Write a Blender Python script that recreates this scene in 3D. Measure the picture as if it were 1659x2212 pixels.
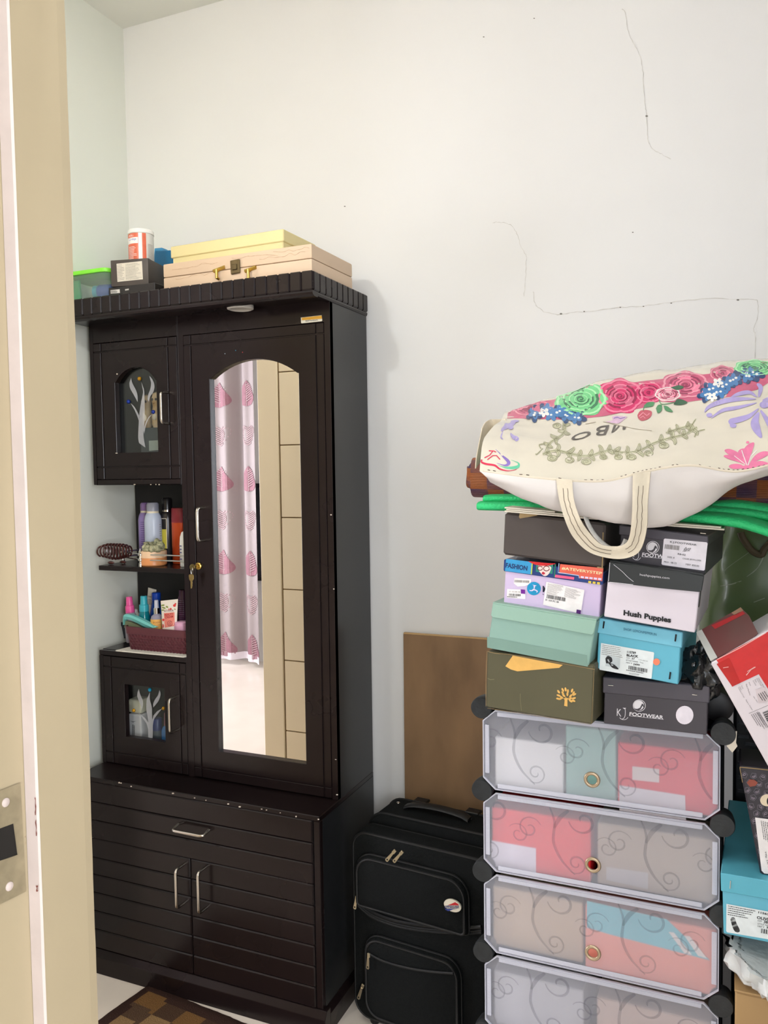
import bpy, bmesh, math, random
from mathutils import Vector, Matrix, noise
from mathutils.bvhtree import BVHTree
from mathutils.geometry import delaunay_2d_cdt

for o in list(bpy.data.objects):
    bpy.data.objects.remove(o)
sc = bpy.context.scene
COL = sc.collection
R = math.radians
rnd = random.Random(7)

# ------------------------------------------------------------------ camera
IMG_W, IMG_H, FPX = 1659.0, 2212.0, 1760.0
EYE = Vector((0.0, 0.0, 1.482))
YAW, PITCH, ROLL = R(23.17), R(2.98), R(0.815)
FWD = Vector((-math.sin(YAW) * math.cos(PITCH), math.cos(YAW) * math.cos(PITCH), -math.sin(PITCH)))
_r = Vector((math.cos(YAW), math.sin(YAW), 0.0))
_d = FWD.cross(_r)
RIGHT = _r * math.cos(ROLL) + _d * math.sin(ROLL)
DOWN = _d * math.cos(ROLL) - _r * math.sin(ROLL)
camd = bpy.data.cameras.new('camera')
camd.sensor_fit = 'VERTICAL'
camd.sensor_height = 32.0
camd.lens = 32.0 * FPX / IMG_H
camd.clip_start = 0.02
camo = bpy.data.objects.new('camera', camd)
COL.objects.link(camo)
m3 = Matrix((RIGHT, -DOWN, -FWD)).transposed().to_4x4()
camo.matrix_world = Matrix.Translation(EYE) @ m3
sc.camera = camo

# ------------------------------------------------------------------ world, lights, exposure
world = bpy.data.worlds.new('world')
sc.world = world
world.use_nodes = True
_bg = world.node_tree.nodes.get('Background') or world.node_tree.nodes.new('ShaderNodeBackground')
_bg.inputs[0].default_value = (0.75, 0.85, 1.0, 1)
_bg.inputs[1].default_value = 1.0


def area(name, loc, direction, sx, sy, power, col):
    l = bpy.data.lights.new(name, 'AREA')
    l.shape = 'RECTANGLE'
    l.size, l.size_y, l.energy, l.color = sx, sy, power, col
    o = bpy.data.objects.new(name, l)
    o.location = loc
    o.rotation_euler = Vector(direction).to_track_quat('-Z', 'Y').to_euler()
    COL.objects.link(o)
    return o


# daylight coming in through the large room's windows, the wall bulb, and added fill: hall daylight, tube
area('daylight_window_large_room', (-3.95, -1.57, 1.3), (0, 1, 0), 0.85, 2.3, 13, (0.97, 0.93, 1.0))
area('daylight_window_side', (-4.58, -0.2, 1.5), (1, 0, 0), 1.3, 1.5, 80, (0.93, 0.92, 1.0))
area('added_daylight_hall', (0.45, -1.47, 1.55), (0, 1, 0), 1.5, 1.4, 22, (0.86, 0.93, 1.0))  # unseen hall window, added as fill from behind the camera
area('added_daylight_hall_right', (2.05, -1.47, 1.6), (0, 1, 0), 1.3, 1.5, 112, (0.92, 0.95, 1.0))  # unseen window added to brighten the left wall through the doorway
BULB_E, TUBE_FILL_E = 330.0, 20.0
sc.view_settings.view_transform = 'Standard'
sc.view_settings.look = 'None'
sc.view_settings.gamma = 1.0
sc.view_settings.use_curve_mapping = False
sc.view_settings.exposure = 0.08


# ------------------------------------------------------------------ sight lines of the photograph: a pixel and a known plane give a point
def ray(x, y):
    return RIGHT * (x - IMG_W / 2) + DOWN * (y - IMG_H / 2) + FWD * FPX


def at(x, y, Y):
    d = ray(x, y)
    return EYE + d * ((Y - EYE.y) / d.y)


def atx(x, y, X):
    d = ray(x, y)
    return EYE + d * ((X - EYE.x) / d.x)


def atz(x, y, Z):
    d = ray(x, y)
    return EYE + d * ((Z - EYE.z) / d.z)


def mpp(p):
    """metres per photograph pixel at point p"""
    return (Vector(p) - EYE).dot(FWD) / FPX


# ------------------------------------------------------------------ materials
def lin(c):
    out = []
    for v in c:
        v = v / 255.0
        out.append(v / 12.92 if v <= 0.04045 else ((v + 0.055) / 1.055) ** 2.4)
    return (out[0], out[1], out[2], 1.0)


MATS = {}


def mk(name, rgb, rough=0.5, metal=0.0, var=None, bump=None, spec=0.5, coat=0.0, trans=0.0, ior=1.45, alpha=1.0, emit=0.0, rgb2=None, stretch=None, rvar=0.0):
    """var = (noise scale, amount); bump = (noise scale, strength)"""
    if name in MATS:
        return MATS[name]
    m = bpy.data.materials.new(name)
    m.use_nodes = True
    nt = m.node_tree
    b = nt.nodes['Principled BSDF']
    c = lin(rgb)
    b.inputs['Base Color'].default_value = c
    b.inputs['Roughness'].default_value = rough
    b.inputs['Metallic'].default_value = metal
    b.inputs['Specular IOR Level'].default_value = spec
    b.inputs['Coat Weight'].default_value = coat
    b.inputs['Coat Roughness'].default_value = 0.12
    b.inputs['Transmission Weight'].default_value = trans
    b.inputs['IOR'].default_value = ior
    b.inputs['Alpha'].default_value = alpha
    if emit:
        b.inputs['Emission Color'].default_value = c
        b.inputs['Emission Strength'].default_value = emit
    if var or bump:
        tc = nt.nodes.new('ShaderNodeTexCoord')
        src = tc.outputs['Object']
        if stretch:
            mp = nt.nodes.new('ShaderNodeMapping')
            mp.inputs['Scale'].default_value = stretch
            nt.links.new(src, mp.inputs['Vector'])
            src = mp.outputs['Vector']
    if var:
        n = nt.nodes.new('ShaderNodeTexNoise')
        n.inputs['Scale'].default_value = var[0]
        n.inputs['Detail'].default_value = 5.0
        nt.links.new(src, n.inputs['Vector'])
        mx = nt.nodes.new('ShaderNodeMix')
        mx.data_type = 'RGBA'
        ramp = nt.nodes.new('ShaderNodeMapRange')
        ramp.inputs['From Min'].default_value = 0.32
        ramp.inputs['From Max'].default_value = 0.68
        nt.links.new(n.outputs['Fac'], ramp.inputs['Value'])
        nt.links.new(ramp.outputs['Result'], mx.inputs[0])
        a = var[1]
        mx.inputs[6].default_value = [min(1, v * (1 - a)) for v in c[:3]] + [1]
        c2 = lin(rgb2) if rgb2 else [min(1, v * (1 + a)) for v in c[:3]] + [1]
        mx.inputs[7].default_value = c2
        nt.links.new(mx.outputs[2], b.inputs['Base Color'])
        if rvar:
            rr = nt.nodes.new('ShaderNodeMapRange')
            rr.inputs['From Min'].default_value = 0.3
            rr.inputs['From Max'].default_value = 0.7
            rr.inputs['To Min'].default_value = max(0.02, rough - rvar)
            rr.inputs['To Max'].default_value = min(1, rough + rvar)
            nt.links.new(n.outputs['Fac'], rr.inputs['Value'])
            nt.links.new(rr.outputs['Result'], b.inputs['Roughness'])
    if bump:
        n2 = nt.nodes.new('ShaderNodeTexNoise')
        n2.inputs['Scale'].default_value = bump[0]
        n2.inputs['Detail'].default_value = 3.0
        nt.links.new(src, n2.inputs['Vector'])
        bp = nt.nodes.new('ShaderNodeBump')
        bp.inputs['Strength'].default_value = bump[1]
        bp.inputs['Distance'].default_value = 0.004
        nt.links.new(n2.outputs['Fac'], bp.inputs['Height'])
        nt.links.new(bp.outputs['Normal'], b.inputs['Normal'])
    MATS[name] = m
    return m


def ink(name, rgb, rough=0.5):
    return mk('print_' + name, rgb, rough, var=(60, 0.06))


# ------------------------------------------------------------------ mesh building (all in world metres, made local on linking)
MW = {}


def _tag(o, label=None, cat=None, group=None, kind=None):
    if label:
        o['label'] = label
    if cat:
        o['category'] = cat
    if group:
        o['group'] = group
    if kind:
        o['kind'] = kind


def thing(name, label, cat, loc, group=None, kind=None):
    o = bpy.data.objects.new(name, None)
    o.empty_display_size = 0.05
    COL.objects.link(o)
    o.location = loc
    MW[o] = Matrix.Translation(Vector(loc))
    _tag(o, label, cat, group, kind)
    return o


class MB:
    def __init__(s):
        s.v, s.f, s.sm = [], [], []

    def add(s, verts, faces, smooth=False):
        k = len(s.v)
        s.v += [Vector(p) for p in verts]
        for f in faces:
            s.f.append([i + k for i in f])
            s.sm.append(smooth)
        return s

    def box(s, x0, y0, z0, x1, y1, z1):
        return s.hexa([(x0, y0, z0), (x1, y0, z0), (x1, y1, z0), (x0, y1, z0), (x0, y0, z1), (x1, y0, z1), (x1, y1, z1), (x0, y1, z1)])

    def hexa(s, p):
        return s.add(p, [(0, 3, 2, 1), (4, 5, 6, 7), (0, 1, 5, 4), (1, 2, 6, 5), (2, 3, 7, 6), (3, 0, 4, 7)])

    def para(s, O, U, V, N):
        """parallelepiped: corner O, edges U, V, N"""
        O, U, V, N = Vector(O), Vector(U), Vector(V), Vector(N)
        return s.hexa([O, O + U, O + U + N, O + N, O + V, O + U + V, O + U + V + N, O + V + N])

    def prism(s, poly, vec):
        n = len(poly)
        a = [Vector(p) for p in poly]
        b = [p + Vector(vec) for p in a]
        return s.add(a + b, [list(range(n))[::-1], list(range(n, 2 * n))] + [(i, (i + 1) % n, n + (i + 1) % n, n + i) for i in range(n)])

    def tube(s, path, r, seg=8, closed=False, caps=True):
        P = [Vector(p) for p in path]
        n = len(P)
        rr = r if isinstance(r, (list, tuple)) else [r] * n
        vs, up = [], None
        for i in range(n):
            if closed:
                t = P[(i + 1) % n] - P[i - 1]
            else:
                t = P[min(i + 1, n - 1)] - P[max(i - 1, 0)]
            t.normalize()
            if up is None:
                up = t.orthogonal().normalized()
            up = (up - t * up.dot(t))
            up = up.normalized() if up.length > 1e-6 else t.orthogonal().normalized()
            w = t.cross(up)
            for k in range(seg):
                a = 2 * math.pi * k / seg
                vs.append(P[i] + (up * math.cos(a) + w * math.sin(a)) * rr[i])
        fs = []
        for i in range(n if closed else n - 1):
            j = (i + 1) % n
            for k in range(seg):
                l = (k + 1) % seg
                fs.append((i * seg + k, i * seg + l, j * seg + l, j * seg + k))
        s.add(vs, fs, True)
        if caps and not closed:
            k = len(s.v) - n * seg
            s.f.append([k + i for i in range(seg)][::-1])
            s.f.append([k + (n - 1) * seg + i for i in range(seg)])
            s.sm += [False, False]
        return s

    def lathe(s, base, prof, seg=24, axis=(0, 0, 1), squash=1.0, rot=0.0):
        """prof = [(radius, height)...] along axis from base"""
        ax = Vector(axis).normalized()
        q = Vector((0, 0, 1)).rotation_difference(ax).to_matrix()
        base = Vector(base)
        vs = []
        for r, h in prof:
            for k in range(seg):
                a = 2 * math.pi * k / seg
                p = Vector((math.cos(a) * r, math.sin(a) * r * squash, h))
                if rot:
                    p = Matrix.Rotation(rot, 3, 'Z') @ p
                vs.append(base + q @ p)
        fs = []
        for i in range(len(prof) - 1):
            for k in range(seg):
                l = (k + 1) % seg
                fs.append((i * seg + k, i * seg + l, (i + 1) * seg + l, (i + 1) * seg + k))
        k0 = len(s.v)
        s.add(vs, fs, True)
        if prof[0][0] > 1e-5:
            s.f.append([k0 + i for i in range(seg)][::-1]); s.sm.append(False)
        if prof[-1][0] > 1e-5:
            s.f.append([k0 + (len(prof) - 1) * seg + i for i in range(seg)]); s.sm.append(False)
        return s

    def disc(s, c, r, axis, h, seg=32):
        return s.lathe(c, [(r, 0), (r, h)], seg, axis)

    def ball(s, c, r, seg=12, sx=1, sy=1, sz=1):
        c = Vector(c)
        n = max(5, seg // 2)
        vs, fs = [], []
        for i in range(n + 1):
            t = math.pi * i / n
            for k in range(seg):
                a = 2 * math.pi * k / seg
                vs.append(c + Vector((math.sin(t) * math.cos(a) * r * sx, math.sin(t) * math.sin(a) * r * sy, math.cos(t) * r * sz)))
        for i in range(n):
            for k in range(seg):
                l = (k + 1) % seg
                fs.append((i * seg + k, (i + 1) * seg + k, (i + 1) * seg + l, i * seg + l))
        return s.add(vs, fs, True)

    def grid(s, rows, smooth=True, closed=False):
        n, m = len(rows), len(rows[0])
        vs = [p for r in rows for p in r]
        fs = [(i * m + j, i * m + j + 1, ((i + 1) % n) * m + j + 1, ((i + 1) % n) * m + j) for i in range(n if closed else n - 1) for j in range(m - 1)]
        return s.add(vs, fs, smooth)

    def build(s, name, mat, parent=None, bevel=0.0, seg=1, smooth=False, label=None, cat=None, group=None, kind=None, thick=0.0, recalc=True, weld=1e-5):
        me = bpy.data.meshes.new(name)
        W = MW[parent] if parent is not None else None
        if W is None:
            xs = [p.x for p in s.v]; ys = [p.y for p in s.v]; zs = [p.z for p in s.v]
            W = Matrix.Translation(((min(xs) + max(xs)) / 2, (min(ys) + max(ys)) / 2, min(zs)))
        inv = W.inverted()
        me.from_pydata([inv @ p for p in s.v], [], s.f)
        me.polygons.foreach_set('use_smooth', [bool(x or smooth) for x in s.sm])
        bm = bmesh.new()
        bm.from_mesh(me)
        if weld:
            bmesh.ops.remove_doubles(bm, verts=bm.verts, dist=weld)
        if recalc:
            bmesh.ops.recalc_face_normals(bm, faces=bm.faces)
        if thick:
            bmesh.ops.solidify(bm, geom=bm.faces[:] + bm.edges[:] + bm.verts[:], thickness=thick)
            bmesh.ops.recalc_face_normals(bm, faces=bm.faces)
        if bevel:
            es = [e for e in bm.edges if len(e.link_faces) == 2 and e.calc_face_angle(0) > 0.5]
            bmesh.ops.bevel(bm, geom=es, offset=bevel, segments=seg, affect='EDGES', profile=0.6, clamp_overlap=True)
            for f in bm.faces:
                f.smooth = seg > 1 or f.smooth
        bm.to_mesh(me)
        bm.free()
        if any(p.use_smooth for p in me.polygons):
            me.set_sharp_from_angle(angle=R(42))
        o = bpy.data.objects.new(name, me)
        COL.objects.link(o)
        if parent is not None:
            o.parent = parent
            MW[o] = MW[parent].copy()
        else:
            o.matrix_world = W
            MW[o] = W
        if mat:
            me.materials.append(mat)
        _tag(o, label, cat, group, kind)
        return o


def bx(name, mat, parent, x0, y0, z0, x1, y1, z1, bevel=0.0015, **kw):
    return MB().box(x0, y0, z0, x1, y1, z1).build(name, mat, parent, bevel=bevel, **kw)


def inside(p, poly):
    x, y = p[0], p[1]
    c = False
    n = len(poly)
    for i in range(n):
        x1, y1 = poly[i][0], poly[i][1]
        x2, y2 = poly[i - 1][0], poly[i - 1][1]
        if (y1 > y) != (y2 > y) and x < (x2 - x1) * (y - y1) / (y2 - y1) + x1:
            c = not c
    return c


def tri2d(outer, holes=(), step=None):
    """triangulate a 2-D polygon with holes; step adds inner points so it can bend"""
    loops = [list(outer)] + [list(h) for h in holes]
    if step:
        new = []
        for L in loops:
            q = []
            for i in range(len(L)):
                a, b = L[i], L[(i + 1) % len(L)]
                n = max(1, int(math.hypot(b[0] - a[0], b[1] - a[1]) / step))
                q += [(a[0] + (b[0] - a[0]) * k / n, a[1] + (b[1] - a[1]) * k / n) for k in range(n)]
            new.append(q)
        loops = new
    pts, edges = [], []
    for L in loops:
        k = len(pts)
        pts += [Vector((p[0], p[1])) for p in L]
        edges += [(k + i, k + (i + 1) % len(L)) for i in range(len(L))]
    if step:
        xs = [p[0] for p in outer]; ys = [p[1] for p in outer]
        x = min(xs) + step * 0.5
        while x < max(xs):
            y = min(ys) + step * 0.5
            while y < max(ys):
                if inside((x, y), loops[0]):
                    pts.append(Vector((x, y)))
                y += step
            x += step
    V, E, F = delaunay_2d_cdt(pts, edges, [], 0, 1e-6)[:3]
    out = []
    for f in F:
        c = (sum(V[i][0] for i in f) / len(f), sum(V[i][1] for i in f) / len(f))
        if inside(c, loops[0]) and not any(inside(c, h) for h in loops[1:]):
            out.append(list(f))
    return [(v[0], v[1]) for v in V], out, loops


def plate(mb, outer, holes, y0, y1):
    """upright plate in x,z with holes, from depth y0 (front) to y1"""
    V, F, loops = tri2d(outer, holes)
    for y in (y0, y1):
        mb.add([(v[0], y, v[1]) for v in V], F)
    for L in loops:
        n = len(L)
        mb.add([(p[0], y0, p[1]) for p in L] + [(p[0], y1, p[1]) for p in L], [(i, (i + 1) % n, n + (i + 1) % n, n + i) for i in range(n)])
    return mb


def rect(x0, z0, x1, z1):
    return [(x0, z0), (x1, z0), (x1, z1), (x0, z1)]


def arch(x0, z0, x1, zs, zt, n=14, sh=0.0):
    """rectangle with an arched top: springing at zs, crown at zt"""
    c, hw, rise = (x0 + x1) / 2, (x1 - x0) / 2 - sh, zt - zs
    r = (hw * hw + rise * rise) / (2 * rise)
    a0 = math.asin(min(1, hw / r)) if rise < hw else math.pi - math.asin(min(1, hw / r))
    top = [(c + r * math.sin(a0 - 2 * a0 * i / n), zt - r + r * math.cos(a0 - 2 * a0 * i / n)) for i in range(n + 1)]
    return [(x0, z0), (x1, z0), (x1, zs)] + top + [(x0, zs)] if sh else [(x0, z0), (x1, z0)] + top


# ------------------------------------------------------------------ flat print laid on a surface
class Flat:
    """a plane through O with normal N (towards the viewer)"""
    def __init__(s, O, N):
        s.O, s.N = Vector(O), Vector(N).normalized()

    def pt(s, x, y, lift=0.0):
        d = ray(x, y)
        t = (s.O - EYE).dot(s.N) / d.dot(s.N)
        return EYE + d * t + s.N * lift
    step = None


class Curved:
    def __init__(s, objs, step=9.0):
        vs, fs = [], []
        for o in objs:
            k = len(vs)
            vs += [MW[o] @ v.co for v in o.data.vertices]
            fs += [[i + k for i in p.vertices] for p in o.data.polygons]
        s.bvh = BVHTree.FromPolygons(vs, fs)
        s.step = step
        s.last = None

    def pt(s, x, y, lift=0.0):
        d = ray(x, y).normalized()
        hit, n, i, dist = s.bvh.ray_cast(EYE, d)
        if hit is None:
            hit, n, i, dist = s.bvh.find_nearest(EYE + d * (s.last or 1.7))
        s.last = (hit - EYE).length
        if n.dot(d) > 0:
            n = -n
        return hit + n * (lift * 0.55)


def print_poly(S, polys, name, mat, parent, lift=0.0008, holes=(), **kw):
    """polys: one polygon or a list of polygons, in photograph pixels"""
    if not isinstance(polys[0][0], (tuple, list)):
        polys = [polys]
    mb = MB()
    for P in polys:
        V, F, L = tri2d(P, holes, S.step)
        mb.add([S.pt(v[0], v[1], lift) for v in V], F)
    return mb.build(name, mat, parent, recalc=False, weld=0, **kw)


def ell(cx, cy, rx, ry=None, n=24, rot=0.0, a0=0.0, a1=360.0):
    ry = ry or rx
    out = []
    full = abs(a1 - a0) >= 360
    for i in range(n if full else n + 1):
        a = R(a0 + (a1 - a0) * i / n)
        x, y = rx * math.cos(a), ry * math.sin(a)
        out.append((cx + x * math.cos(rot) - y * math.sin(rot), cy + x * math.sin(rot) + y * math.cos(rot)))
    return out


def stroke(path, w):
    """a ribbon polygon following a pixel path; w a width or a list of widths"""
    n = len(path)
    ws = w if isinstance(w, (list, tuple)) else [w] * n
    L, Rr = [], []
    for i in range(n):
        a, b = path[max(0, i - 1)], path[min(n - 1, i + 1)]
        dx, dy = b[0] - a[0], b[1] - a[1]
        l = math.hypot(dx, dy) or 1
        nx, ny = -dy / l * ws[i] / 2, dx / l * ws[i] / 2
        L.append((path[i][0] + nx, path[i][1] + ny))
        Rr.append((path[i][0] - nx, path[i][1] - ny))
    return [[L[i], L[i + 1], Rr[i + 1], Rr[i]] for i in range(n - 1)]


def crv(pts, n=8):
    """Catmull-Rom through pixel points"""
    P = [pts[0]] + list(pts) + [pts[-1]]
    out = []
    for i in range(1, len(P) - 2):
        p0, p1, p2, p3 = P[i - 1], P[i], P[i + 1], P[i + 2]
        for k in range(n):
            t = k / n
            out.append(tuple(0.5 * (2 * p1[j] + (p2[j] - p0[j]) * t + (2 * p0[j] - 5 * p1[j] + 4 * p2[j] - p3[j]) * t * t + (3 * p1[j] - p0[j] - 3 * p2[j] + p3[j]) * t ** 3) for j in range(len(p1))))
    out.append(tuple(pts[-1]))
    return out


_tc = {}


def text_geo(s, bold=0.0, shear=0.0):
    key = (s, bold, shear)
    if key not in _tc:
        c = bpy.data.curves.new('lettering', 'FONT')
        c.body = s
        c.resolution_u = 3
        c.offset = bold
        c.shear = shear
        o = bpy.data.objects.new('lettering', c)
        me = o.to_mesh()
        V = [(v.co.x, v.co.y) for v in me.vertices]
        F = [list(p.vertices) for p in me.polygons]
        o.to_mesh_clear()
        bpy.data.objects.remove(o)
        bpy.data.curves.remove(c)
        x0 = min(v[0] for v in V); x1 = max(v[0] for v in V)
        y0 = min(v[1] for v in V); y1 = max(v[1] for v in V)
        _tc[key] = ([((v[0] - x0) / (x1 - x0), (v[1] - y0) / (y1 - y0)) for v in V], F)
    return _tc[key]


def print_text(S, s, bl, br, tl, name, mat, parent, lift=0.0012, bold=0.0, shear=0.0, **kw):
    """lettering filling the parallelogram bottom-left, bottom-right, top-left (photograph pixels)"""
    V, F = text_geo(s, bold, shear)
    pts = [S.pt(bl[0] + (br[0] - bl[0]) * u + (tl[0] - bl[0]) * v, bl[1] + (br[1] - bl[1]) * u + (tl[1] - bl[1]) * v, lift) for u, v in V]
    return MB().add(pts, F).build(name, mat, parent, recalc=False, weld=0, **kw)


def _par(bl, br, tl, u, v):
    return (bl[0] + (br[0] - bl[0]) * u + (tl[0] - bl[0]) * v, bl[1] + (br[1] - bl[1]) * u + (tl[1] - bl[1]) * v)


def print_lines(S, bl, br, tl, rows, name, mat, parent, lift=0.0012, fill=0.5, seed=1):
    """rows of print too fine to read"""
    rg = random.Random(seed)
    ps = []
    for i in range(rows):
        v0 = 1 - (i + 0.75) / rows
        v1 = v0 + fill / rows
        u, end = 0.0, rg.uniform(0.6, 1.0)
        while u < end:
            w = rg.uniform(0.025, 0.085)
            e = min(u + w, end)
            ps.append([_par(bl, br, tl, u, v0), _par(bl, br, tl, e, v0), _par(bl, br, tl, e, v1), _par(bl, br, tl, u, v1)])
            u = e + 0.014
    mb = MB()
    for p in ps:
        mb.add([S.pt(q[0], q[1], lift) for q in p], [(0, 1, 2, 3)])
    return mb.build(name, mat, parent, recalc=False, weld=0)


def print_bars(S, bl, br, tl, name, mat, parent, lift=0.0012, n=26, seed=3):
    rg = random.Random(seed)
    mb = MB()
    u = 0.0
    while u < 1.0:
        w = rg.choice((0.4, 0.4, 0.8, 1.2)) / n
        e = min(1.0, u + w)
        mb.add([S.pt(*_par(bl, br, tl, *q), lift) for q in ((u, 0), (e, 0), (e, 1), (u, 1))], [(0, 1, 2, 3)])
        u = e + rg.choice((0.4, 0.4, 0.7, 1.0)) / n
    return mb.build(name, mat, parent, recalc=False, weld=0)


def rrect(x0, y0, x1, y1, r, n=4):
    out = []
    for cx, cy, a in ((x1 - r, y1 - r, 0), (x0 + r, y1 - r, 90), (x0 + r, y0 + r, 180), (x1 - r, y0 + r, 270)):
        out += [(cx + r * math.cos(R(a + 90 * i / n)), cy + r * math.sin(R(a + 90 * i / n))) for i in range(n + 1)]
    return out

# ================================================================== THE ROOM
M_wall = mk('wall_paint', (229, 227, 224), 0.6, var=(1.3, 0.02), bump=(9, 0.06), spec=0.3)
M_wallL = mk('wall_paint_left', (232, 234, 224), 0.6, var=(1.3, 0.02), bump=(9, 0.06), spec=0.3)
M_ceil = mk('ceiling_paint', (229, 228, 221), 0.7, var=(1.1, 0.02), spec=0.2)
M_floor = mk('floor_tile', (238, 226, 212), 0.22, var=(3.5, 0.05), spec=0.5)
M_crack = mk('crack_shadow', (208, 204, 197), 0.9, var=(40, 0.15))
M_cream = mk('cream_gloss_paint', (166, 152, 125), 0.38, var=(5, 0.03), bump=(14, 0.12), spec=0.4)
M_stoplit = mk('stop_daylight_paint', (190, 176, 170), 0.45, var=(30, 0.05), bump=(40, 0.2))  # pale pink tint stands for hall daylight on the stop's face
M_chip = mk('chipped_red_oxide', (116, 62, 54), 0.7, var=(60, 0.2))
M_plate = mk('painted_over_steel', (150, 138, 112), 0.42, 0.35, var=(70, 0.14), bump=(60, 0.2))
M_chrome = mk('chrome', (205, 203, 198), 0.16, 1.0, var=(30, 0.05))
M_dark = mk('dark_hollow', (20, 16, 12), 0.8, var=(20, 0.2))

WALL_Y, LEFT_X, CEIL = 2.18, -1.83, 2.923
S = 'structure'
wall_back = bx('wall_back', M_wall, None, -1.93, WALL_Y, 0, 1.6, WALL_Y + 0.1, CEIL, bevel=0, kind=S)
wall_left = bx('wall_left', M_wallL, None, LEFT_X - 0.1, 1.5, 0, LEFT_X, WALL_Y, CEIL, bevel=0, kind=S)
bx('floor', M_floor, None, -4.7, -1.6, -0.1, 3.3, 2.28, 0, bevel=0, kind=S)
bx('ceiling', M_ceil, None, -4.7, -1.6, CEIL, 3.3, 2.28, CEIL + 0.1, bevel=0, kind=S)
bx('wall_right', M_wall, None, 1.5, 0.62, 0, 1.6, WALL_Y, CEIL, bevel=0, kind=S)
bx('wall_hall_right', M_wall, None, 3.2, -1.5, 0, 3.3, 0.62, CEIL, bevel=0, kind=S)
bx('wall_rear_left', M_wall, None, -4.7, 1.5, 0, LEFT_X - 0.1, 1.6, CEIL, bevel=0, kind=S)
FW0, FW1 = 0.50, 0.62
JX = -0.5894
fw = MB()
fw.box(-2.01, FW0, 0, JX - 0.08, FW1, CEIL)
fw.box(JX - 0.08, FW0, 2.16, 0.42, FW1, CEIL)
fw.box(0.42, FW0, 0, 3.2, FW1, CEIL)
fw.build('wall_front', M_wall, None, kind=S)
# walls of the large room and hall; the hall window openings are added
mb = MB()
plate(mb, rect(-4.7, 0, 3.3, CEIL), [rect(-4.4, 0.06, -3.5, 2.5), rect(-0.35, 0.8, 1.25, 2.25), rect(1.38, 0.8, 2.72, 2.4)], -1.6, -1.5)
mb.build('wall_rear', M_wall, None, kind=S)
mb = MB()
V, F, L = tri2d(rect(-1.5, 0, 1.6, CEIL), [rect(-0.9, 0.7, 0.5, 2.3)])
for X in (-4.7, -4.6):
    mb.add([(X, v[0], v[1]) for v in V], F)
for l in L:
    n = len(l)
    mb.add([(-4.7, p[0], p[1]) for p in l] + [(-4.6, p[0], p[1]) for p in l], [(i, (i + 1) % n, n + (i + 1) % n, n + i) for i in range(n)])
mb.build('wall_far_left', M_wall, None, kind=S)
M_wframe = mk('window_frame_paint', (235, 233, 228), 0.4, var=(8, 0.03))
for nm, x0, z0, x1, z1 in (('window_1', -4.4, 0.06, -3.5, 2.5), ('added_window_2', -0.35, 0.8, 1.25, 2.25), ('added_window_4', 1.38, 0.8, 2.72, 2.4)):  # both hall windows are unseen, added to go with their fill lights
    w = thing(nm, None, None, ((x0 + x1) / 2, -1.55, z0), kind=S)
    f = MB()
    for a, b, c, d in ((x0, z0, x0 + 0.05, z1), (x1 - 0.05, z0, x1, z1), (x0 + 0.05, z0, x1 - 0.05, z0 + 0.05), (x0 + 0.05, z1 - 0.05, x1 - 0.05, z1), ((x0 + x1) / 2 - 0.025, z0 + 0.05, (x0 + x1) / 2 + 0.025, z1 - 0.05)):
        f.box(a, -1.545, b, c, -1.51, d)
    f.build('window_frame', M_wframe, w)
w = thing('window_3', None, None, (-4.65, 0.2, 0.7), kind=S)
f = MB()
for a, b, c, d in ((-0.9, 0.7, -0.85, 2.3), (0.45, 0.7, 0.5, 2.3), (-0.85, 0.7, 0.45, 0.75), (-0.85, 2.25, 0.45, 2.3), (-0.225, 0.75, -0.175, 2.25)):
    f.box(-4.68, a, b, -4.64, c, d)
f.build('window_frame', M_wframe, w)

# hairline cracks and specks in the plaster
def crack(pts, w, mat=M_crack):
    P = crv(pts, 5)
    rg = random.Random(len(pts) * 7 + int(pts[0][0]))
    P = [(p[0] + rg.uniform(-1.1, 1.1), p[1] + rg.uniform(-1.1, 1.1)) for p in P]
    ws = [w * 0.75 * rg.uniform(0.45, 1.3) for _ in P]
    print_poly(Flat((0, WALL_Y, 0), (0, -1, 0)), stroke(P, ws), 'crack', mat, wall_back, lift=0.0006)


crack([(1343, 20), (1351, 28), (1357, 70), (1366, 90), (1378, 110), (1388, 145), (1390, 180), (1394, 230), (1397, 250), (1398, 290), (1402, 310), (1413, 325), (1430, 333), (1450, 345)], 2.0)
crack([(1064, 482), (1078, 480), (1103, 486), (1117, 505), (1125, 530), (1135, 550), (1137, 570), (1135, 600), (1132, 640)], 1.7)
crack([(1152, 630), (1156, 655), (1175, 673), (1205, 679), (1240, 675), (1280, 672), (1340, 664), (1400, 660), (1460, 652), (1530, 645), (1600, 647), (1628, 648), (1637, 655), (1636, 690), (1628, 710), (1632, 730), (1630, 790)], 2.2)
M_speck = mk('plaster_speck', (120, 116, 108), 0.9, var=(40, 0.2))
sp = []
for x, y, r in ((1397, 251, 3), (1212, 678, 3), (1594, 648, 3.2), (1367, 502, 2), (1045, 80, 2), (1154, 40, 1.8), (745, 446, 2), (1450, 655, 2), (1390, 662, 2), (1340, 664, 2), (1262, 673, 2)):
    sp.append(ell(x, y, r, r * 0.6, 8))
print_poly(Flat((0, WALL_Y, 0), (0, -1, 0)), sp, 'wall_specks', M_speck, wall_back, lift=0.0008, kind='stuff')

# the door frame in the foreground
door1 = thing('door_1', None, None, (-0.13, 0.56, 0), kind=S)
bx('jamb', M_cream, door1, JX - 0.08, FW0, 0, JX - 0.015, FW1 + 0.002, 2.16, bevel=0.002)
bx('jamb', M_cream, door1, 0.365, FW0, 0, 0.42, FW1 + 0.002, 2.16, bevel=0.002)
bx('lintel', M_cream, door1, JX - 0.015, FW0, 2.10, 0.365, FW1 + 0.002, 2.16, bevel=0.002)
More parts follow.
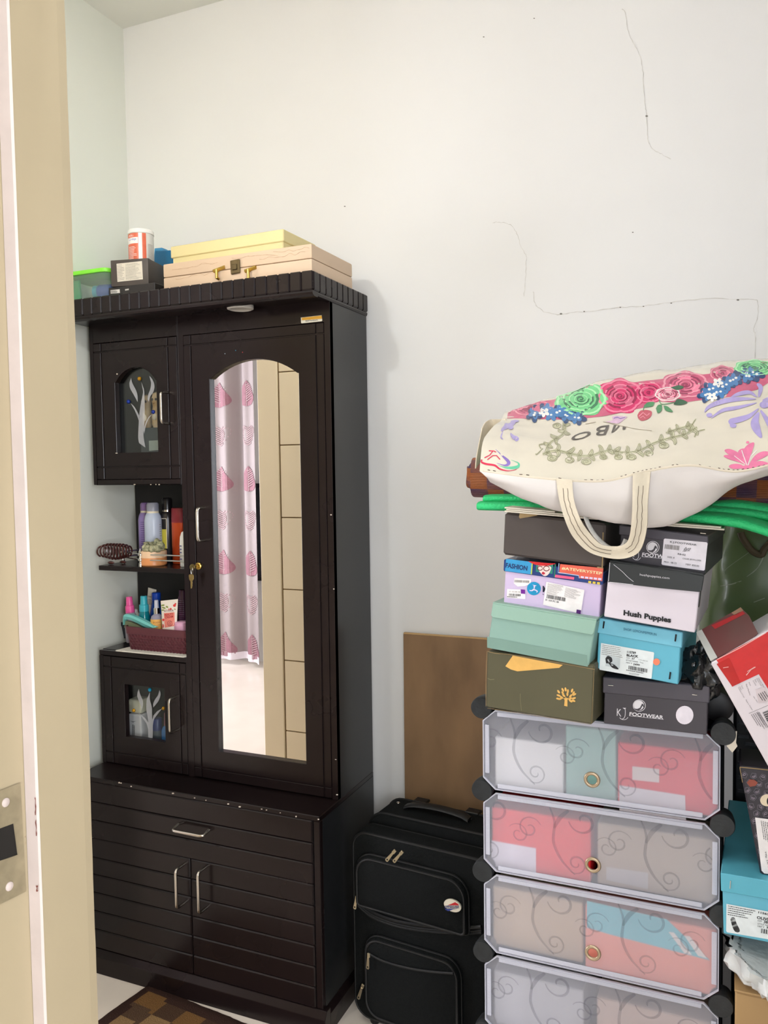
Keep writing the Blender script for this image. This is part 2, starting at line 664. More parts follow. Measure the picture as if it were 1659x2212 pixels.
# stop with a slightly wavy painted arris on the room side
mb = MB()
rows = []
nz = 90
for i in range(nz + 1):
    z = 2.10 * i / nz
    wv = 0.0012 * noise.noise(Vector((0.3, 0.7, z * 7))) + 0.0006 * noise.noise(Vector((3.3, 0.7, z * 31)))
    rows.append([(JX - 0.015, 0.5524, z), (JX - 0.0015, 0.5524, z), (JX, 0.554, z), (JX, 0.61, z), (JX - 0.0008, 0.6205 + wv, z), (JX - 0.004, 0.623 + wv, z), (JX - 0.015, 0.623, z)])
mb.grid(rows, False)
mb.build('door_stop', M_cream, door1)
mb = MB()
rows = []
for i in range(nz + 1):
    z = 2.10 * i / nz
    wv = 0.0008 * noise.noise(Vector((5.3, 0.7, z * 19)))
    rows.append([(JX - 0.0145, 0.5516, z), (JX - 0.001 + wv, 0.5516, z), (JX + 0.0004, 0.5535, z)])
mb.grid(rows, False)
mb.build('stop_edge', M_stoplit, door1, label='worn edge of the stop, hall daylight painted in as pale pink')
RX = JX - 0.015
FJ = Flat((RX, 0, 0), (1, 0, 0))
FS = Flat((0, 0.5514, 0), (0, -1, 0))
ppx = [(-45, 1722), (44, 1688), (52, 1700), (60, 1925), (52, 1940), (-45, 1975)]
ppx = [(-40, 1722), (42, 1690), (55, 1925), (-40, 1972)]
V, F, L = tri2d(ppx, [[(-10, 1792), (28, 1778), (37, 1846), (-10, 1862)]])
mb = MB()
mb.add([FJ.pt(v[0], v[1], 0.0012) for v in V], F)
sp_ = mb.build('strike_plate', M_plate, door1, recalc=False)
print_poly(FJ, [(-10, 1792), (28, 1778), (37, 1846), (-10, 1862)], 'latch_hole', M_dark, door1, lift=0.0003)
for x, y in ((10, 1733), (18, 1914)):
    c = FJ.pt(x, y, 0.001)
    MB().lathe(c, [(0.0042, 0), (0.004, 0.001), (0.002, 0.002), (0.0, 0.0022)], 14, (1, 0, 0)).build('screw', M_stoplit, door1)
chips = []
rg = random.Random(3)
for x, y0, y1, w in ((78, 1722, 1760, 2.2), (79, 1770, 1805, 2.2), (81, 1912, 1925, 4), (55, 1805, 1850, 3)):
    chips += stroke([(x + rg.uniform(-1, 1) + (y0 + (y1 - y0) * i / 6 - y0) * 0.03, y0 + (y1 - y0) * i / 6) for i in range(7)], [w * rg.uniform(0.3, 1.2) for _ in range(7)])
print_poly(FS, chips, 'paint_chip', M_chip, door1, lift=0.001, kind='stuff')

# panelled cream door in the front wall, seen only in the mirror
M_cream2 = mk('cream_door_paint', (240, 222, 186), 0.4, var=(4, 0.02), spec=0.3)
M_gap = mk('groove_shadow', (140, 112, 70), 0.8, var=(20, 0.2))
door2 = thing('door_2', None, None, (-1.5, FW1, 0), kind=S)
bx('door_frame', M_cream2, door2, -2.0187, FW0 - 0.005, 0, -1.9122, FW1 + 0.02, 2.6, bevel=0.003)
bx('door_frame', M_cream2, door2, -1.0, FW1, 0, -0.92, FW1 + 0.02, 2.6, bevel=0.003)
bx('door_core', M_gap, door2, -1.9122, FW1, 0.0, -1.0, FW1 + 0.006, 2.6, bevel=0)
zz = 0.02
pit = 0.3318
z0 = 1.271 - pit * 4
while z0 < 2.6:
    a, b = max(0.01, z0), min(2.59, z0 + pit - 0.005)
    if b > a:
        bx('door_plank', M_cream2, door2, -1.905, FW1 + 0.004, a, -1.002, FW1 + 0.016, b, bevel=0.002)
    z0 += pit

# curtain before the large window, seen only in the mirror
M_curt = mk('curtain_cloth', (166, 155, 154), 0.7, var=(2.5, 0.05), stretch=(4, 4, 0.5), spec=0.25)
M_leafd = mk('curtain_leaf_rose', (156, 112, 122), 0.7, var=(40, 0.08))
M_leafl = mk('curtain_leaf_pale', (172, 146, 148), 0.7, var=(40, 0.06))
CY = -1.36
cur = thing('curtain', 'floor length pale curtain with rows of pink leaves, seen in the wardrobe mirror', 'curtain', (-3.7, CY, 0.02))
nx, nzc = 150, 12


def cury(x, z=1.0):
    return CY + 0.3 * max(-0.2, min(0.35, x + 3.62)) * 0.5 + 0.045 * math.sin(x * 17) + 0.028 * math.sin(x * 41 + 1) * (0.6 + 0.4 * math.sin(x * 5))


CX0, CX1 = -4.45, -3.225
rows = []
for j in range(nzc + 1):
    z = 0.045 + (2.62 - 0.045) * j / nzc
    rows.append([(CX0 + (CX1 - CX0) * i / nx, cury(CX0 + (CX1 - CX0) * i / nx), z) for i in range(nx + 1)])
MB().grid(rows).build('curtain_cloth', M_curt, cur, thick=0.002)
MB().tube([(CX0 - 0.1, CY, 2.68), (CX1 + 0.3, CY, 2.68)], 0.014).build('curtain_rod', M_chrome, cur)
hem = MB()
hem.grid([[(CX0 + (CX1 - CX0) * i / nx, cury(CX0 + (CX1 - CX0) * i / nx) + 0.004, z) for i in range(nx + 1)] for z in (0.045, 0.10)])
hem.build('hem', mk('curtain_hem', (236, 230, 236), 0.7, var=(5, 0.03)), cur)


def leaf(mbk, cx, cz, s, solid):
    n = 14
    if solid:
        pts = []
        for i in range(2 * n):
            t = (i / n) if i < n else (2 - i / n)
            hw = s * 0.62 * math.sin(math.pi * min(1, t) ** 0.55) if 0 < t < 1 else 0
            sg = 1 if i < n else -1
            pts.append((cx + sg * hw, cz - s * 0.62 + 1.24 * s * t))
        V, F, L = tri2d(pts[:n + 1] + pts[n + 1:], (), s * 0.12)
        mbk.add([(v[0], cury(v[0]) + 0.004, v[1]) for v in V], F)
        for k in range(8):
            z = cz - s * 0.4 + s * 0.11 * k
            hw = s * 0.5 * math.sin(math.pi * (0.2 + 0.75 * k / 8) ** 0.8)
            for sg in (-1, 1):
                ml.add([(cx, cury(cx) + 0.0055, z), (cx + sg * hw, cury(cx + sg * hw) + 0.0055, z + hw * 0.4), (cx + sg * hw, cury(cx + sg * hw) + 0.0055, z + hw * 0.4 + 0.005), (cx, cury(cx) + 0.0055, z + 0.006)], [(0, 1, 2, 3)])
        ml.add([(cx - 0.003, cury(cx) + 0.0058, cz - s * 0.6), (cx + 0.003, cury(cx) + 0.0058, cz - s * 0.6), (cx + 0.002, cury(cx) + 0.0058, cz + s * 0.55), (cx - 0.002, cury(cx) + 0.0058, cz + s * 0.55)], [(0, 1, 2, 3)])
    else:
        for k in range(9):
            z = cz - s * 0.45 + s * 0.1 * k
            hw = s * 0.6 * math.sin(math.pi * (0.12 + 0.85 * k / 9))
            for sg in (-1, 1):
                mbk.add([(cx, cury(cx) + 0.004, z), (cx + sg * hw * .5, cury(cx + sg * hw * .5) + 0.004, z + hw * 0.25), (cx + sg * hw, cury(cx + sg * hw) + 0.004, z + hw * 0.5), (cx + sg * hw, cury(cx + sg * hw) + 0.004, z + hw * 0.5 + 0.009), (cx + sg * hw * .5, cury(cx + sg * hw * .5) + 0.004, z + hw * .25 + 0.009), (cx, cury(cx) + 0.004, z + 0.009)], [(0, 1, 4, 5), (1, 2, 3, 4)])


md, ml = MB(), MB()
for col, cx in enumerate((-4.24, -3.90, -3.575, -3.32)):
    for k in range(8):
        leaf(md if k % 2 == 0 else ml, cx, 0.16 + 0.317 * k, 0.155, k % 2 == 0)
md.build('printed_leaves', M_leafd, cur, recalc=False, weld=0, kind='stuff')
ml.build('printed_leaf_veins', M_leafl, cur, recalc=False, weld=0, kind='stuff')
# black framed board standing beside the curtain, half hidden by the door frame
pf = thing('framed_board', 'black framed dark picture beside the curtain, a strip of it shows in the mirror', 'picture', (-3.1, -1.49, 0.64))
bx('board', mk('board_black', (46, 46, 52), 0.4, var=(12, 0.3)), pf, -3.40, -1.49, 0.67, -2.8, -1.475, 1.36)
mb = MB()
for a, b, c, d in ((-3.43, 0.64, -3.40, 1.39), (-2.8, 0.64, -2.77, 1.39), (-3.4, 1.36, -2.8, 1.39), (-3.4, 0.64, -2.8, 0.67)):
    mb.box(a, -1.498, b, c, -1.47, d)
mb.build('board_frame', mk('board_frame', (30, 30, 32), 0.3, var=(20, 0.1)), pf)

# wall bulb, and a tube added for soft fill, over the doorway behind the camera
lamp = thing('wall_bulb', 'lit white bulb in a holder high on the wall above the doorway', 'lamp', (-1.25, FW1, 2.38))
MB().lathe((-1.25, FW1, 2.42), [(0.04, 0), (0.04, 0.01), (0.022, 0.015), (0.02, 0.11)], 20, (0, 1, 0)).build('bulb_holder', M_wframe, lamp)
MB().ball((-1.25, FW1 + 0.145, 2.42), 0.036, 16).build('bulb', mk('bulb_glow', (246, 249, 251), 0.4, emit=BULB_E), lamp)
tl_ = thing('added_tube_light', 'unseen tube light added for soft fill above the doorway behind the viewer', 'lamp', (0.1, FW1, 2.5))
bx('added_tube_batten', M_wframe, tl_, -0.5, FW1, 2.5, 0.72, FW1 + 0.035, 2.545)
MB().tube([(-0.48, FW1 + 0.055, 2.52), (0.70, FW1 + 0.055, 2.52)], 0.015, 10).build('tube', mk('added_tube_glow', (242, 247, 255), 0.4, emit=TUBE_FILL_E), tl_)

# ================================================================== THE WARDROBE
M_wood = mk('dark_stained_wood', (26, 18, 18), 0.25, var=(2.5, 0.25), rvar=0.08, spec=0.32)
M_woodi = mk('dark_wood_inside', (20, 17, 17), 0.5, var=(6, 0.2))
M_side = mk('dark_laminate_side', (32, 33, 34), 0.25, var=(2, 0.12), spec=0.45)
M_mirror = mk('mirror_silver', (236, 236, 236), 0.0, 1.0)
M_glass = bpy.data.materials.new('cabinet_glass')
M_glass.use_nodes = True
_n = M_glass.node_tree
_t = _n.nodes.new('ShaderNodeBsdfTransparent')
_t.inputs[0].default_value = (0.95, 0.97, 0.96, 1)
_g = _n.nodes.new('ShaderNodeBsdfGlossy')
_g.inputs['Roughness'].default_value = 0.03
_f = _n.nodes.new('ShaderNodeMath')
_f.operation = 'MULTIPLY'
_f.inputs[1].default_value = 0.05
_f.inputs[0].default_value = 1.0
_no = _n.nodes.new('ShaderNodeTexNoise')
_no.inputs['Scale'].default_value = 5.0
_m = _n.nodes.new('ShaderNodeMixShader')
_n.links.new(_f.outputs[0], _m.inputs[0])
_n.links.new(_t.outputs[0], _m.inputs[1])
_n.links.new(_g.outputs[0], _m.inputs[2])
_n.links.new(_m.outputs[0], _n.nodes['Material Output'].inputs['Surface'])
M_etch = mk('etched_glass', (190, 190, 194), 0.6, var=(80, 0.04), alpha=0.6)
M_brass = mk('brass', (190, 160, 84), 0.28, 1.0, var=(40, 0.1))
M_nick = mk('brushed_nickel', (196, 188, 176), 0.25, 1.0, var=(50, 0.06))
M_gemY = mk('amber_stud', (190, 140, 30), 0.12, 0.4, var=(80, 0.3))
M_gemB = mk('blue_stud', (24, 50, 140), 0.1, 0.2, var=(80, 0.2))
M_gemC = mk('aqua_stud', (30, 150, 190), 0.1, 0.2, var=(80, 0.2))

YC, YB, YW = 1.934, 1.8256, 2.168
XL, XR, XM = -1.787, -0.975, -1.461
ward = thing('wardrobe', 'tall black-brown wooden wardrobe with mirror door, glass cabinets, open shelf and drawer base', 'wardrobe', (-1.381, 1.99, 0))
# ---- base unit
ZL = 0.589
mb = MB()
mb.box(XL, YB + 0.016, 0.06, XR, YW, ZL - 0.002)
mb.build('base_body', M_wood, ward)
bx('side_panel', M_side, ward, XR - 0.0002, YB + 0.0165, 0.0715, XR + 0.0008, YW - 0.001, ZL - 0.0145, bevel=0)
bx('ledge_top', M_wood, ward, XL, YB - 0.002, ZL - 0.014, XR + 0.001, YW, ZL, bevel=0.002)
bx('end_stile', M_wood, ward, -0.9935, YB, 0.072, XR, YB + 0.016, ZL - 0.0145)
mb = MB()
prof = [(YB - 0.012, 0.0), (YB - 0.012, 0.052), (YB - 0.001, 0.070), (YB + 0.02, 0.071), (YB + 0.02, 0.0)]
mb.prism([(XL, y, z) for y, z in prof], (XR + 0.012 - XL, 0, 0))
mb.build('plinth', M_wood, ward, bevel=0.001)
mb = MB()
mb.prism([(XR + 0.012 + 0 * y, 0, 0) for y in ()] or [(XR - 0.02, YB + 0.0201, 0), (XR + 0.012, YB + 0.0201, 0), (XR + 0.012, YB + 0.0201, 0.052), (XR + 0.001, YB + 0.0201, 0.070), (XR - 0.02, YB + 0.0201, 0.071)], (0, YW - YB - 0.0201, 0))
mb.build('plinth', M_wood, ward)


def hor_boards(parent, x0, x1, edges, gap=0.0012):
    for a, b in zip(edges[:-1], edges[1:]):
        bx('board', M_wood, parent, x0, YB - 0.003, a + gap / 2, x1, YB + 0.0052, b - gap / 2, bevel=0.003)


def pull(parent, pts, r=0.0042, rad=0.012, mat=None):
    """bent bar handle: foot, bar end, bar end, foot"""
    a, b, c, d = [Vector(p) for p in pts]

    def corner(p, q, s):
        u, v = (p - q).normalized(), (s - q).normalized()
        return [q + u * rad * (1 - t) ** 2 + v * rad * t ** 2 for t in (0, 0.25, 0.5, 0.75, 1)]
    path = [a] + corner(a, b, c) + corner(b, c, d) + [d]
    return MB().tube(path, r, 10).build('handle', mat or M_nick, parent)


dr = bx('drawer', M_woodi, ward, XL + 0.004, YB + 0.004, 0.4065, -0.996, YB + 0.0155, 0.5735, bevel=0)
hor_boards(dr, XL + 0.004, -0.996, [0.4045, 0.460, 0.515, 0.5755])
p1, p2 = at(371, 1795, YB - 0.032), at(438, 1806, YB - 0.032)
zz = (p1.z + p2.z) / 2
pull(dr, [(p1.x, YB - 0.003, zz + 0.006), (p1.x, YB - 0.032, zz), (p2.x, YB - 0.032, zz), (p2.x, YB - 0.003, zz + 0.006)])
XS = -1.384
for x0, x1, hx in ((XL + 0.004, XS - 0.0012, 379), (XS + 0.0012, -0.996, 427)):
    dd = bx('base_door', M_woodi, ward, x0, YB + 0.004, 0.073, x1, YB + 0.0155, 0.4035, bevel=0)
    hor_boards(dd, x0, x1, [0.071, 0.128, 0.184, 0.240, 0.295, 0.347, 0.4055])
    t, b = at(hx, 1880 if hx < 400 else 1886, YB - 0.034), at(hx + 1, 1963 if hx < 400 else 1974, YB - 0.034)
    pull(dd, [(t.x, YB - 0.003, t.z), (t.x, YB - 0.034, t.z), (t.x, YB - 0.034, b.z), (t.x, YB - 0.003, b.z)])
scr = Flat((0, YB - 0.0032, 0), (0, -1, 0))

# ---- tall section with mirror door
bx('tall_body', M_woodi, ward, XM, YC + 0.0175, ZL, XR - 0.0016, YW, 1.93, bevel=0)
bx('side_panel', M_side, ward, XR - 0.0014, YC + 0.001, ZL, XR, YW, 1.93, bevel=0)
mb = MB()
mb.box(XM, YC, ZL + 0.001, -1.4435, YC + 0.017, 1.93)
mb.box(-0.9915, YC, ZL + 0.001, XR, YC + 0.017, 1.93)
mb.box(-1.4435, YC, 1.8725, -0.9915, YC + 0.017, 1.93)
mb.build('face_frame', M_wood, ward)
x0, x1, z0, z1 = -1.442, -0.993, 0.5935, 1.8705
hole = arch(-1.356, 0.677, -1.070, 1.744, 1.790, 16, 0.004)
td = MB()
plate(td, rect(x0, z0, x1, z1), [hole], YC + 0.002, YC + 0.016)
cols = [(x0, -1.4185), (-1.4145, -1.0175), (-1.0135, x1)]
rws = [(z0, 0.620), (0.624, 1.841), (1.845, z1)]
td_o = td.build('mirror_door', M_wood, ward)
pm = MB()
for i, (a, b) in enumerate(cols):
    for j, (c, d) in enumerate(rws):
        if i == 1 and j == 1:
            plate(pm, rect(a, c, b, d), [hole], YC - 0.0015, YC + 0.0021)
        else:
            pm.box(a, YC - 0.0015, c, b, YC + 0.0021, d)
pm.build('door_face', M_wood, td_o, bevel=0.0008)
MB().prism([(p[0], YC + 0.0108, p[1]) for p in arch(-1.358, 0.675, -1.068, 1.745, 1.792, 16, 0.004)], (0, 0.004, 0)).build('mirror', M_mirror, td_o)
t, b = at(425, 1098, YC - 0.034), at(427, 1169, YC - 0.034)
pull(td_o, [(t.x, YC - 0.001, t.z), (t.x, YC - 0.034, t.z), (t.x, YC - 0.034, b.z), (t.x, YC - 0.001, b.z)])
lc = at(428, 1223, YC - 0.004)
MB().lathe((lc.x, YC - 0.0015, lc.z), [(0.0105, 0), (0.0105, 0.003), (0.008, 0.005), (0.008, 0.003), (0.006, 0.003), (0.0058, 0.007), (0, 0.007)], 22, (0, -1, 0)).build('lock', M_brass, td_o)
FD = Flat((0, YC - 0.0016, 0), (0, -1, 0))
dots = [(486, 764, (170, 190, 200)), (509, 757, (60, 150, 180)), (524, 761, (170, 60, 60))]
for x, y, c in dots:
    c0 = FD.pt(x, y, 0)
    MB().lathe(c0, [(0.0014, 0), (0.001, 0.001), (0, 0.0012)], 8, (0, -1, 0)).build('stud', mk('stud_%d' % c[0] + str(c[1]), c, 0.2, var=(60, 0.1)), td_o)

# ---- upper left cabinet
def cab(z0, z1):
    m = MB()
    m.box(XL, YC + 0.017, z0, XL + 0.015, YW, z1)
    m.box(XL + 0.015, YC + 0.017, z0, XM, YW - 0.004, z0 + 0.015)
    m.box(XL + 0.015, YC + 0.017, z1 - 0.015, XM, YW - 0.004, z1)
    m.box(XL + 0.015, YW - 0.015, z0 + 0.015, XM, YW - 0.005, z1 - 0.015)
    return m


cab(1.448, 1.93).build('upper_cabinet', M_woodi, ward)
mb = MB()
mb.box(XL, YC, 1.448, -1.7725, YC + 0.017, 1.93)
mb.box(-1.4645, YC, 1.448, XM - 0.0003, YC + 0.017, 1.93)
mb.box(-1.7725, YC, 1.8725, -1.4645, YC + 0.017, 1.93)
mb.box(-1.7725, YC, 1.448, -1.4645, YC + 0.017, 1.4635)
mb.build('face_frame', M_wood, ward, bevel=0.001)


def glass_door(name, z0, z1, hole, gx0, gx1, gz0, gz1):
    x0, x1 = -1.771, -1.466
    m = MB()
    plate(m, rect(x0, z0, x1, z1), [hole], YC + 0.002, YC + 0.017)
    o = m.build(name, M_wood, ward)
    m = MB()
    for i, (a, b) in enumerate([(x0, gx0 - 0.002), (gx0 + 0.002, gx1 - 0.002), (gx1 + 0.002, x1)]):
        for j, (c, d) in enumerate([(z0, gz0 - 0.002), (gz0 + 0.002, gz1 - 0.002), (gz1 + 0.002, z1)]):
            if i == 1 and j == 1:
                plate(m, rect(a, c, b, d), [hole], YC - 0.0015, YC + 0.0021)
            else:
                m.box(a, YC - 0.0015, c, b, YC + 0.0021, d)
    m.build('door_face', M_wood, o, bevel=0.0008)
    return o


gh = arch(-1.693, 1.543, -1.541, 1.752, 1.793, 14, 0.003)
ud = glass_door('upper_glass_door', 1.465, 1.8705, gh, -1.742, -1.497, 1.501, 1.846)
MB().prism([(p[0], YC + 0.0175, p[1]) for p in arch(-1.70, 1.537, -1.535, 1.757, 1.799, 14, 0.003)], (0, 0.003, 0)).build('glass_pane', M_glass, ud)
t, b = at(347, 846, YC - 0.034), at(350, 914, YC - 0.034)
pull(ud, [(t.x, YC - 0.001, t.z), (t.x, YC - 0.034, t.z), (t.x, YC - 0.034, b.z), (t.x, YC - 0.001, b.z)])
FG = Flat((0, YC + 0.0174, 0), (0, -1, 0))


def z6(L):   # from the 6.144x enlargement of 190,700
    return [(190 + x / 6.144, 700 + y / 6.144) for x, y in L]


stalk = z6(crv([(708, 765), (745, 870), (752, 960), (755, 1080), (755, 1200), (748, 1370), (738, 1480), (765, 1640)], 4) + crv([(680, 1580), (668, 1500), (675, 1330), (680, 1230), (700, 1080), (735, 900)], 4))
l1 = z6(crv([(575, 712), (590, 780), (640, 880), (662, 960), (660, 1035)], 4) + crv([(648, 1010), (610, 940), (560, 850), (552, 780)], 4))
l2 = z6(crv([(815, 685), (860, 740), (885, 820), (870, 900), (830, 960), (810, 1035)], 4) + crv([(793, 1000), (800, 940), (830, 860), (840, 780)], 4))
b1 = z6(crv([(568, 1050), (620, 1100), (665, 1180), (690, 1240)], 4) + [(680, 1290)] + crv([(655, 1220), (620, 1140)], 3))
b2 = z6([(850, 1200)] + crv([(805, 1260), (770, 1350), (750, 1460)], 3) + [(740, 1400)] + crv([(770, 1300), (810, 1230)], 3))
print_poly(FG, [stalk, l1, l2, b1, b2], 'etched_plant', M_etch, ud, lift=0.0006)
for (x, y), m in (((685, 725), M_gemY), ((540, 1030), M_gemB), ((868, 1167), M_gemB)):
    c = FG.pt(190 + x / 6.144, 700 + y / 6.144, 0)
    MB().lathe(c, [(0.0062, 0), (0.0055, 0.003), (0.0034, 0.0048), (0, 0.0056)], 16, (0, -1, 0)).build('glass_stud', m, ud)

# ---- lower left cabinet
cab(ZL, 0.940).build('lower_cabinet', M_woodi, ward)
bx('cabinet_top', M_wood, ward, XL, YC, 0.926, XM - 0.0005, YC + 0.0169, 0.9405, bevel=0.001)
bx('cabinet_top', M_wood, ward, XL, YC + 0.017, 0.9401, XM - 0.0005, YW - 0.02, 0.9415, bevel=0)
bx('face_stile', M_wood, ward, XL, YC, ZL + 0.001, -1.7725, YC + 0.0168, 0.9255, bevel=0)
bx('face_stile', M_wood, ward, -1.4645, YC, ZL + 0.001, XM - 0.0003, YC + 0.0168, 0.9255, bevel=0)
lh = rect(-1.693, 0.681, -1.544, 0.843)
ld = glass_door('lower_glass_door', 0.5935, 0.9235, lh, -1.742, -1.487, 0.627, 0.892)
bx('glass_pane', M_glass, ld, -1.70, YC + 0.0175, 0.674, -1.537, YC + 0.0205, 0.85, bevel=0)
t, b = at(365, 1511, YC - 0.034), at(367, 1584, YC - 0.034)
pull(ld, [(t.x, YC - 0.001, t.z), (t.x, YC - 0.034, t.z), (t.x, YC - 0.034, b.z), (t.x, YC - 0.001, b.z)])


def z7(L):   # from the 7.21x enlargement of 200,1400
    return [(200 + x / 7.213, 1400 + y / 7.213) for x, y in L]


s1 = z7(crv([(895, 685), (895, 800), (925, 920), (930, 1080), (940, 1200), (935, 1420), (895, 1440)], 4) + crv([(868, 1400), (868, 1240), (865, 1100), (840, 960), (845, 800)], 4))
s2 = z7(crv([(722, 632), (745, 720), (785, 820), (785, 900), (765, 970)], 4) + crv([(755, 900), (700, 760), (702, 690)], 4))
s3 = z7(crv([(1045, 650), (1062, 720), (1030, 820), (985, 880), (948, 925)], 4) + crv([(945, 870), (975, 800), (1020, 740)], 4))
s4 = z7(crv([(680, 980), (760, 1040), (830, 1100), (868, 1160)], 4) + [(868, 1260)] + crv([(840, 1170), (780, 1090), (740, 1040)], 3))
s5 = z7([(1080, 945)] + crv([(1030, 1010), (960, 1110), (940, 1220)], 3) + [(925, 1150)] + crv([(950, 1050), (1010, 980)], 3))
print_poly(FG, [s1, s2, s3, s4, s5], 'etched_plant', M_etch, ld, lift=0.0006)
for (x, y), m in (((893, 650), M_gemC), ((645, 970), M_gemY), ((1106, 940), M_gemY)):
    c = FG.pt(200 + x / 7.213, 1400 + y / 7.213, 0)
    MB().lathe(c, [(0.0058, 0), (0.005, 0.003), (0.003, 0.0045), (0, 0.005)], 16, (0, -1, 0)).build('glass_stud', m, ld)

# ---- open niche: back panel, shelf with chrome gallery
bx('niche_back', M_woodi, ward, -1.816, YW - 0.014, 0.9418, XM, YW - 0.003, 1.4478, bevel=0)
SH = 1.2015
sh = bx('niche_shelf', M_wood, ward, -1.781, YC + 0.002, SH - 0.0145, XM, YW - 0.0145, SH, bevel=0.0015)
P1, P2 = atz(304, 1224, SH), atz(266, 1217, SH)
P3 = Vector((P2.x + 0.02, YW - 0.016, SH))
P4 = Vector((XM, P1.y + 0.004, SH))
post = [(0.0062, 0), (0.0056, 0.010), (0.0042, 0.011), (0.0042, 0.016), (0.0075, 0.018), (0.0075, 0.023), (0.0045, 0.026), (0.0042, 0.032), (0.008, 0.034), (0.008, 0.039), (0.005, 0.042), (0.0055, 0.046), (0.002, 0.050), (0.0015, 0.054), (0, 0.055)]
for P in (P1, P2):
    MB().lathe(P, post, 16).build('gallery_post', M_chrome, sh)
for h in (0.0205, 0.0365):
    u = Vector((0, 0, h))
    for a, b in ((P1, P4), (P2, P1), (P2, P3)):
        MB().tube([a + u, b + u], 0.0021, 8).build('gallery_rail', M_chrome, sh)

# ---- cornice with fluted edge
CZ0, CZ1, CY0, CX1_ = 1.921, 1.9835, 1.832, -0.969
CXL = -1.815
mb = MB()
mb.box(CXL, CY0 + 0.006, 1.931, CX1_ - 0.006, YW, CZ1 - 0.001)
corn = mb.build('cornice', M_wood, ward)
n = 25
w = (CX1_ - CXL) / n
for i in range(n):
    bx('flute_block', M_wood, corn, CXL + w * i + 0.0003, CY0, 1.935, CXL + w * (i + 1) - 0.0003, CY0 + 0.0062, CZ1, bevel=0.003)
n = 10
w = (YW - CY0 - 0.0064) / n
for i in range(n):
    bx('flute_block', M_wood, corn, CX1_ - 0.0062, CY0 + 0.0064 + w * i + 0.0003, 1.935, CX1_, CY0 + 0.0064 + w * (i + 1) - 0.0003, CZ1, bevel=0.003)
mb = MB()
pr = [(CY0 + 0.012, CZ0), (CY0 + 0.004, 1.925), (CY0 + 0.002, 1.930), (CY0 + 0.003, 1.9345), (CY0 + 0.03, 1.9345), (CY0 + 0.03, CZ0)]
mb.prism([(CXL, y, z) for y, z in pr], (CX1_ - 0.002 - CXL, 0, 0))
pr2 = [(CX1_ - 0.012, CZ0), (CX1_ - 0.004, 1.925), (CX1_ - 0.002, 1.930), (CX1_ - 0.003, 1.9345), (CX1_ - 0.005, 1.9345), (CX1_ - 0.0055, CZ0)]
mb.prism([(x, CY0 + 0.03, z) for x, z in [(CX1_ - 0.012, CZ0), (CX1_ - 0.004, 1.925), (CX1_ - 0.002, 1.930), (CX1_ - 0.003, 1.9345), (CX1_ - 0.006, 1.9345)]], (0, YW - CY0 - 0.03, 0))
mb.build('cornice_moulding', M_wood, ward)
bx('cornice_soffit', M_wood, ward, XL - 0.0, CY0 + 0.0302, 1.9285, XR - 0.0005, YC - 0.0005, 1.9308, bevel=0)
pc = at(519, 661, 1.896)
pc.z = 1.9284
MB().lathe(pc, [(0.036, 0), (0.0355, 0.008), (0.030, 0.010), (0.028, 0.0085), (0, 0.0085)], 36, (0, 0, -1)).build('downlight', mk('downlight_grey', (206, 198, 188), 0.4, var=(20, 0.04)), ward)
# maker's sticker
FH = Flat((0, YC, 0), (0, -1, 0))
stk = print_poly(FH, [(650, 686), (695, 681), (696.5, 692.5), (695, 694), (652, 698.5), (650.5, 697)], 'sticker', mk('sticker_silver', (206, 200, 180), 0.35, var=(40, 0.05)), ward, lift=0.0006)
print_poly(FH, [(652.2, 686.4), (695.2, 681.8), (695.8, 688.6), (652.4, 692)], 'sticker_band', ink('gold', (206, 152, 44), 0.35), stk, lift=0.001)
print_text(FH, 'Anil Furniture', (660, 695.2), (686.5, 692.6), (659.8, 691.8), 'sticker_lettering', ink('brownblack', (70, 62, 50)), stk, bold=0.01)
# scuffs where the stain is chipped
M_scuff = mk('bare_chip', (196, 184, 168), 0.8, var=(60, 0.2))
FL = Flat((0, YB - 0.002, 0), (0, -1, 0))
cps = []
rg = random.Random(11)
for x, y in ((258, 1689), (262, 1690), (285, 1697), (444, 1727), (495, 1735), (520, 1741), (565, 1746), (578, 1748), (607, 1754), (640, 1762), (688, 1768), (420, 1722), (372, 1712)):
    cps.append(ell(x + rg.uniform(-2, 2), y + 1.5, rg.uniform(1, 2.8), rg.uniform(0.8, 1.8), 7))
print_poly(FL, cps, 'paint_chips', M_scuff, ward, lift=0.0008, kind='stuff')
cps = [ell(x, y, rg.uniform(1.2, 3), rg.uniform(0.8, 1.5), 7) for x, y in ((292, 1046.5), (327, 1046.8), (338, 1046.5), (345, 1046.8), (254, 808), (253, 979), (722, 1272), (716, 1112), (726, 1640), (729, 1716))]
print_poly(FH, cps, 'paint_chips', M_scuff, ward, lift=0.0025, kind='stuff')

# keys in the lock
ky = thing('key_pair', 'brass key in the mirror door lock with a second key hanging from it', 'key', (lc.x - 0.004, YC - 0.02, lc.z))
M_key = mk('worn_brass_key', (150, 132, 84), 0.36, 0.9, var=(60, 0.15))
kc = Vector((lc.x - 0.006, YC - 0.024, lc.z))
MB().lathe(kc, [(0.0085, 0), (0.0085, 0.002)], 20, (1, -0.5, 0)).build('key_bow', M_key, ky, bevel=0.0005)
bx('key_shank', M_key, ky, lc.x - 0.0012, YC - 0.024, lc.z - 0.003, lc.x + 0.0012, YC - 0.0085, lc.z + 0.003, bevel=0.0004)
MB().tube([kc + Vector((0.0 + 0.003 * math.cos(a), -0.002, -0.012 + 0.011 * math.sin(a))) for a in [2 * math.pi * i / 16 for i in range(16)]], 0.0008, 6, closed=True).build('key_ring', M_nick, ky)
h = kc + Vector((-0.001, -0.003, -0.020))
mb = MB()
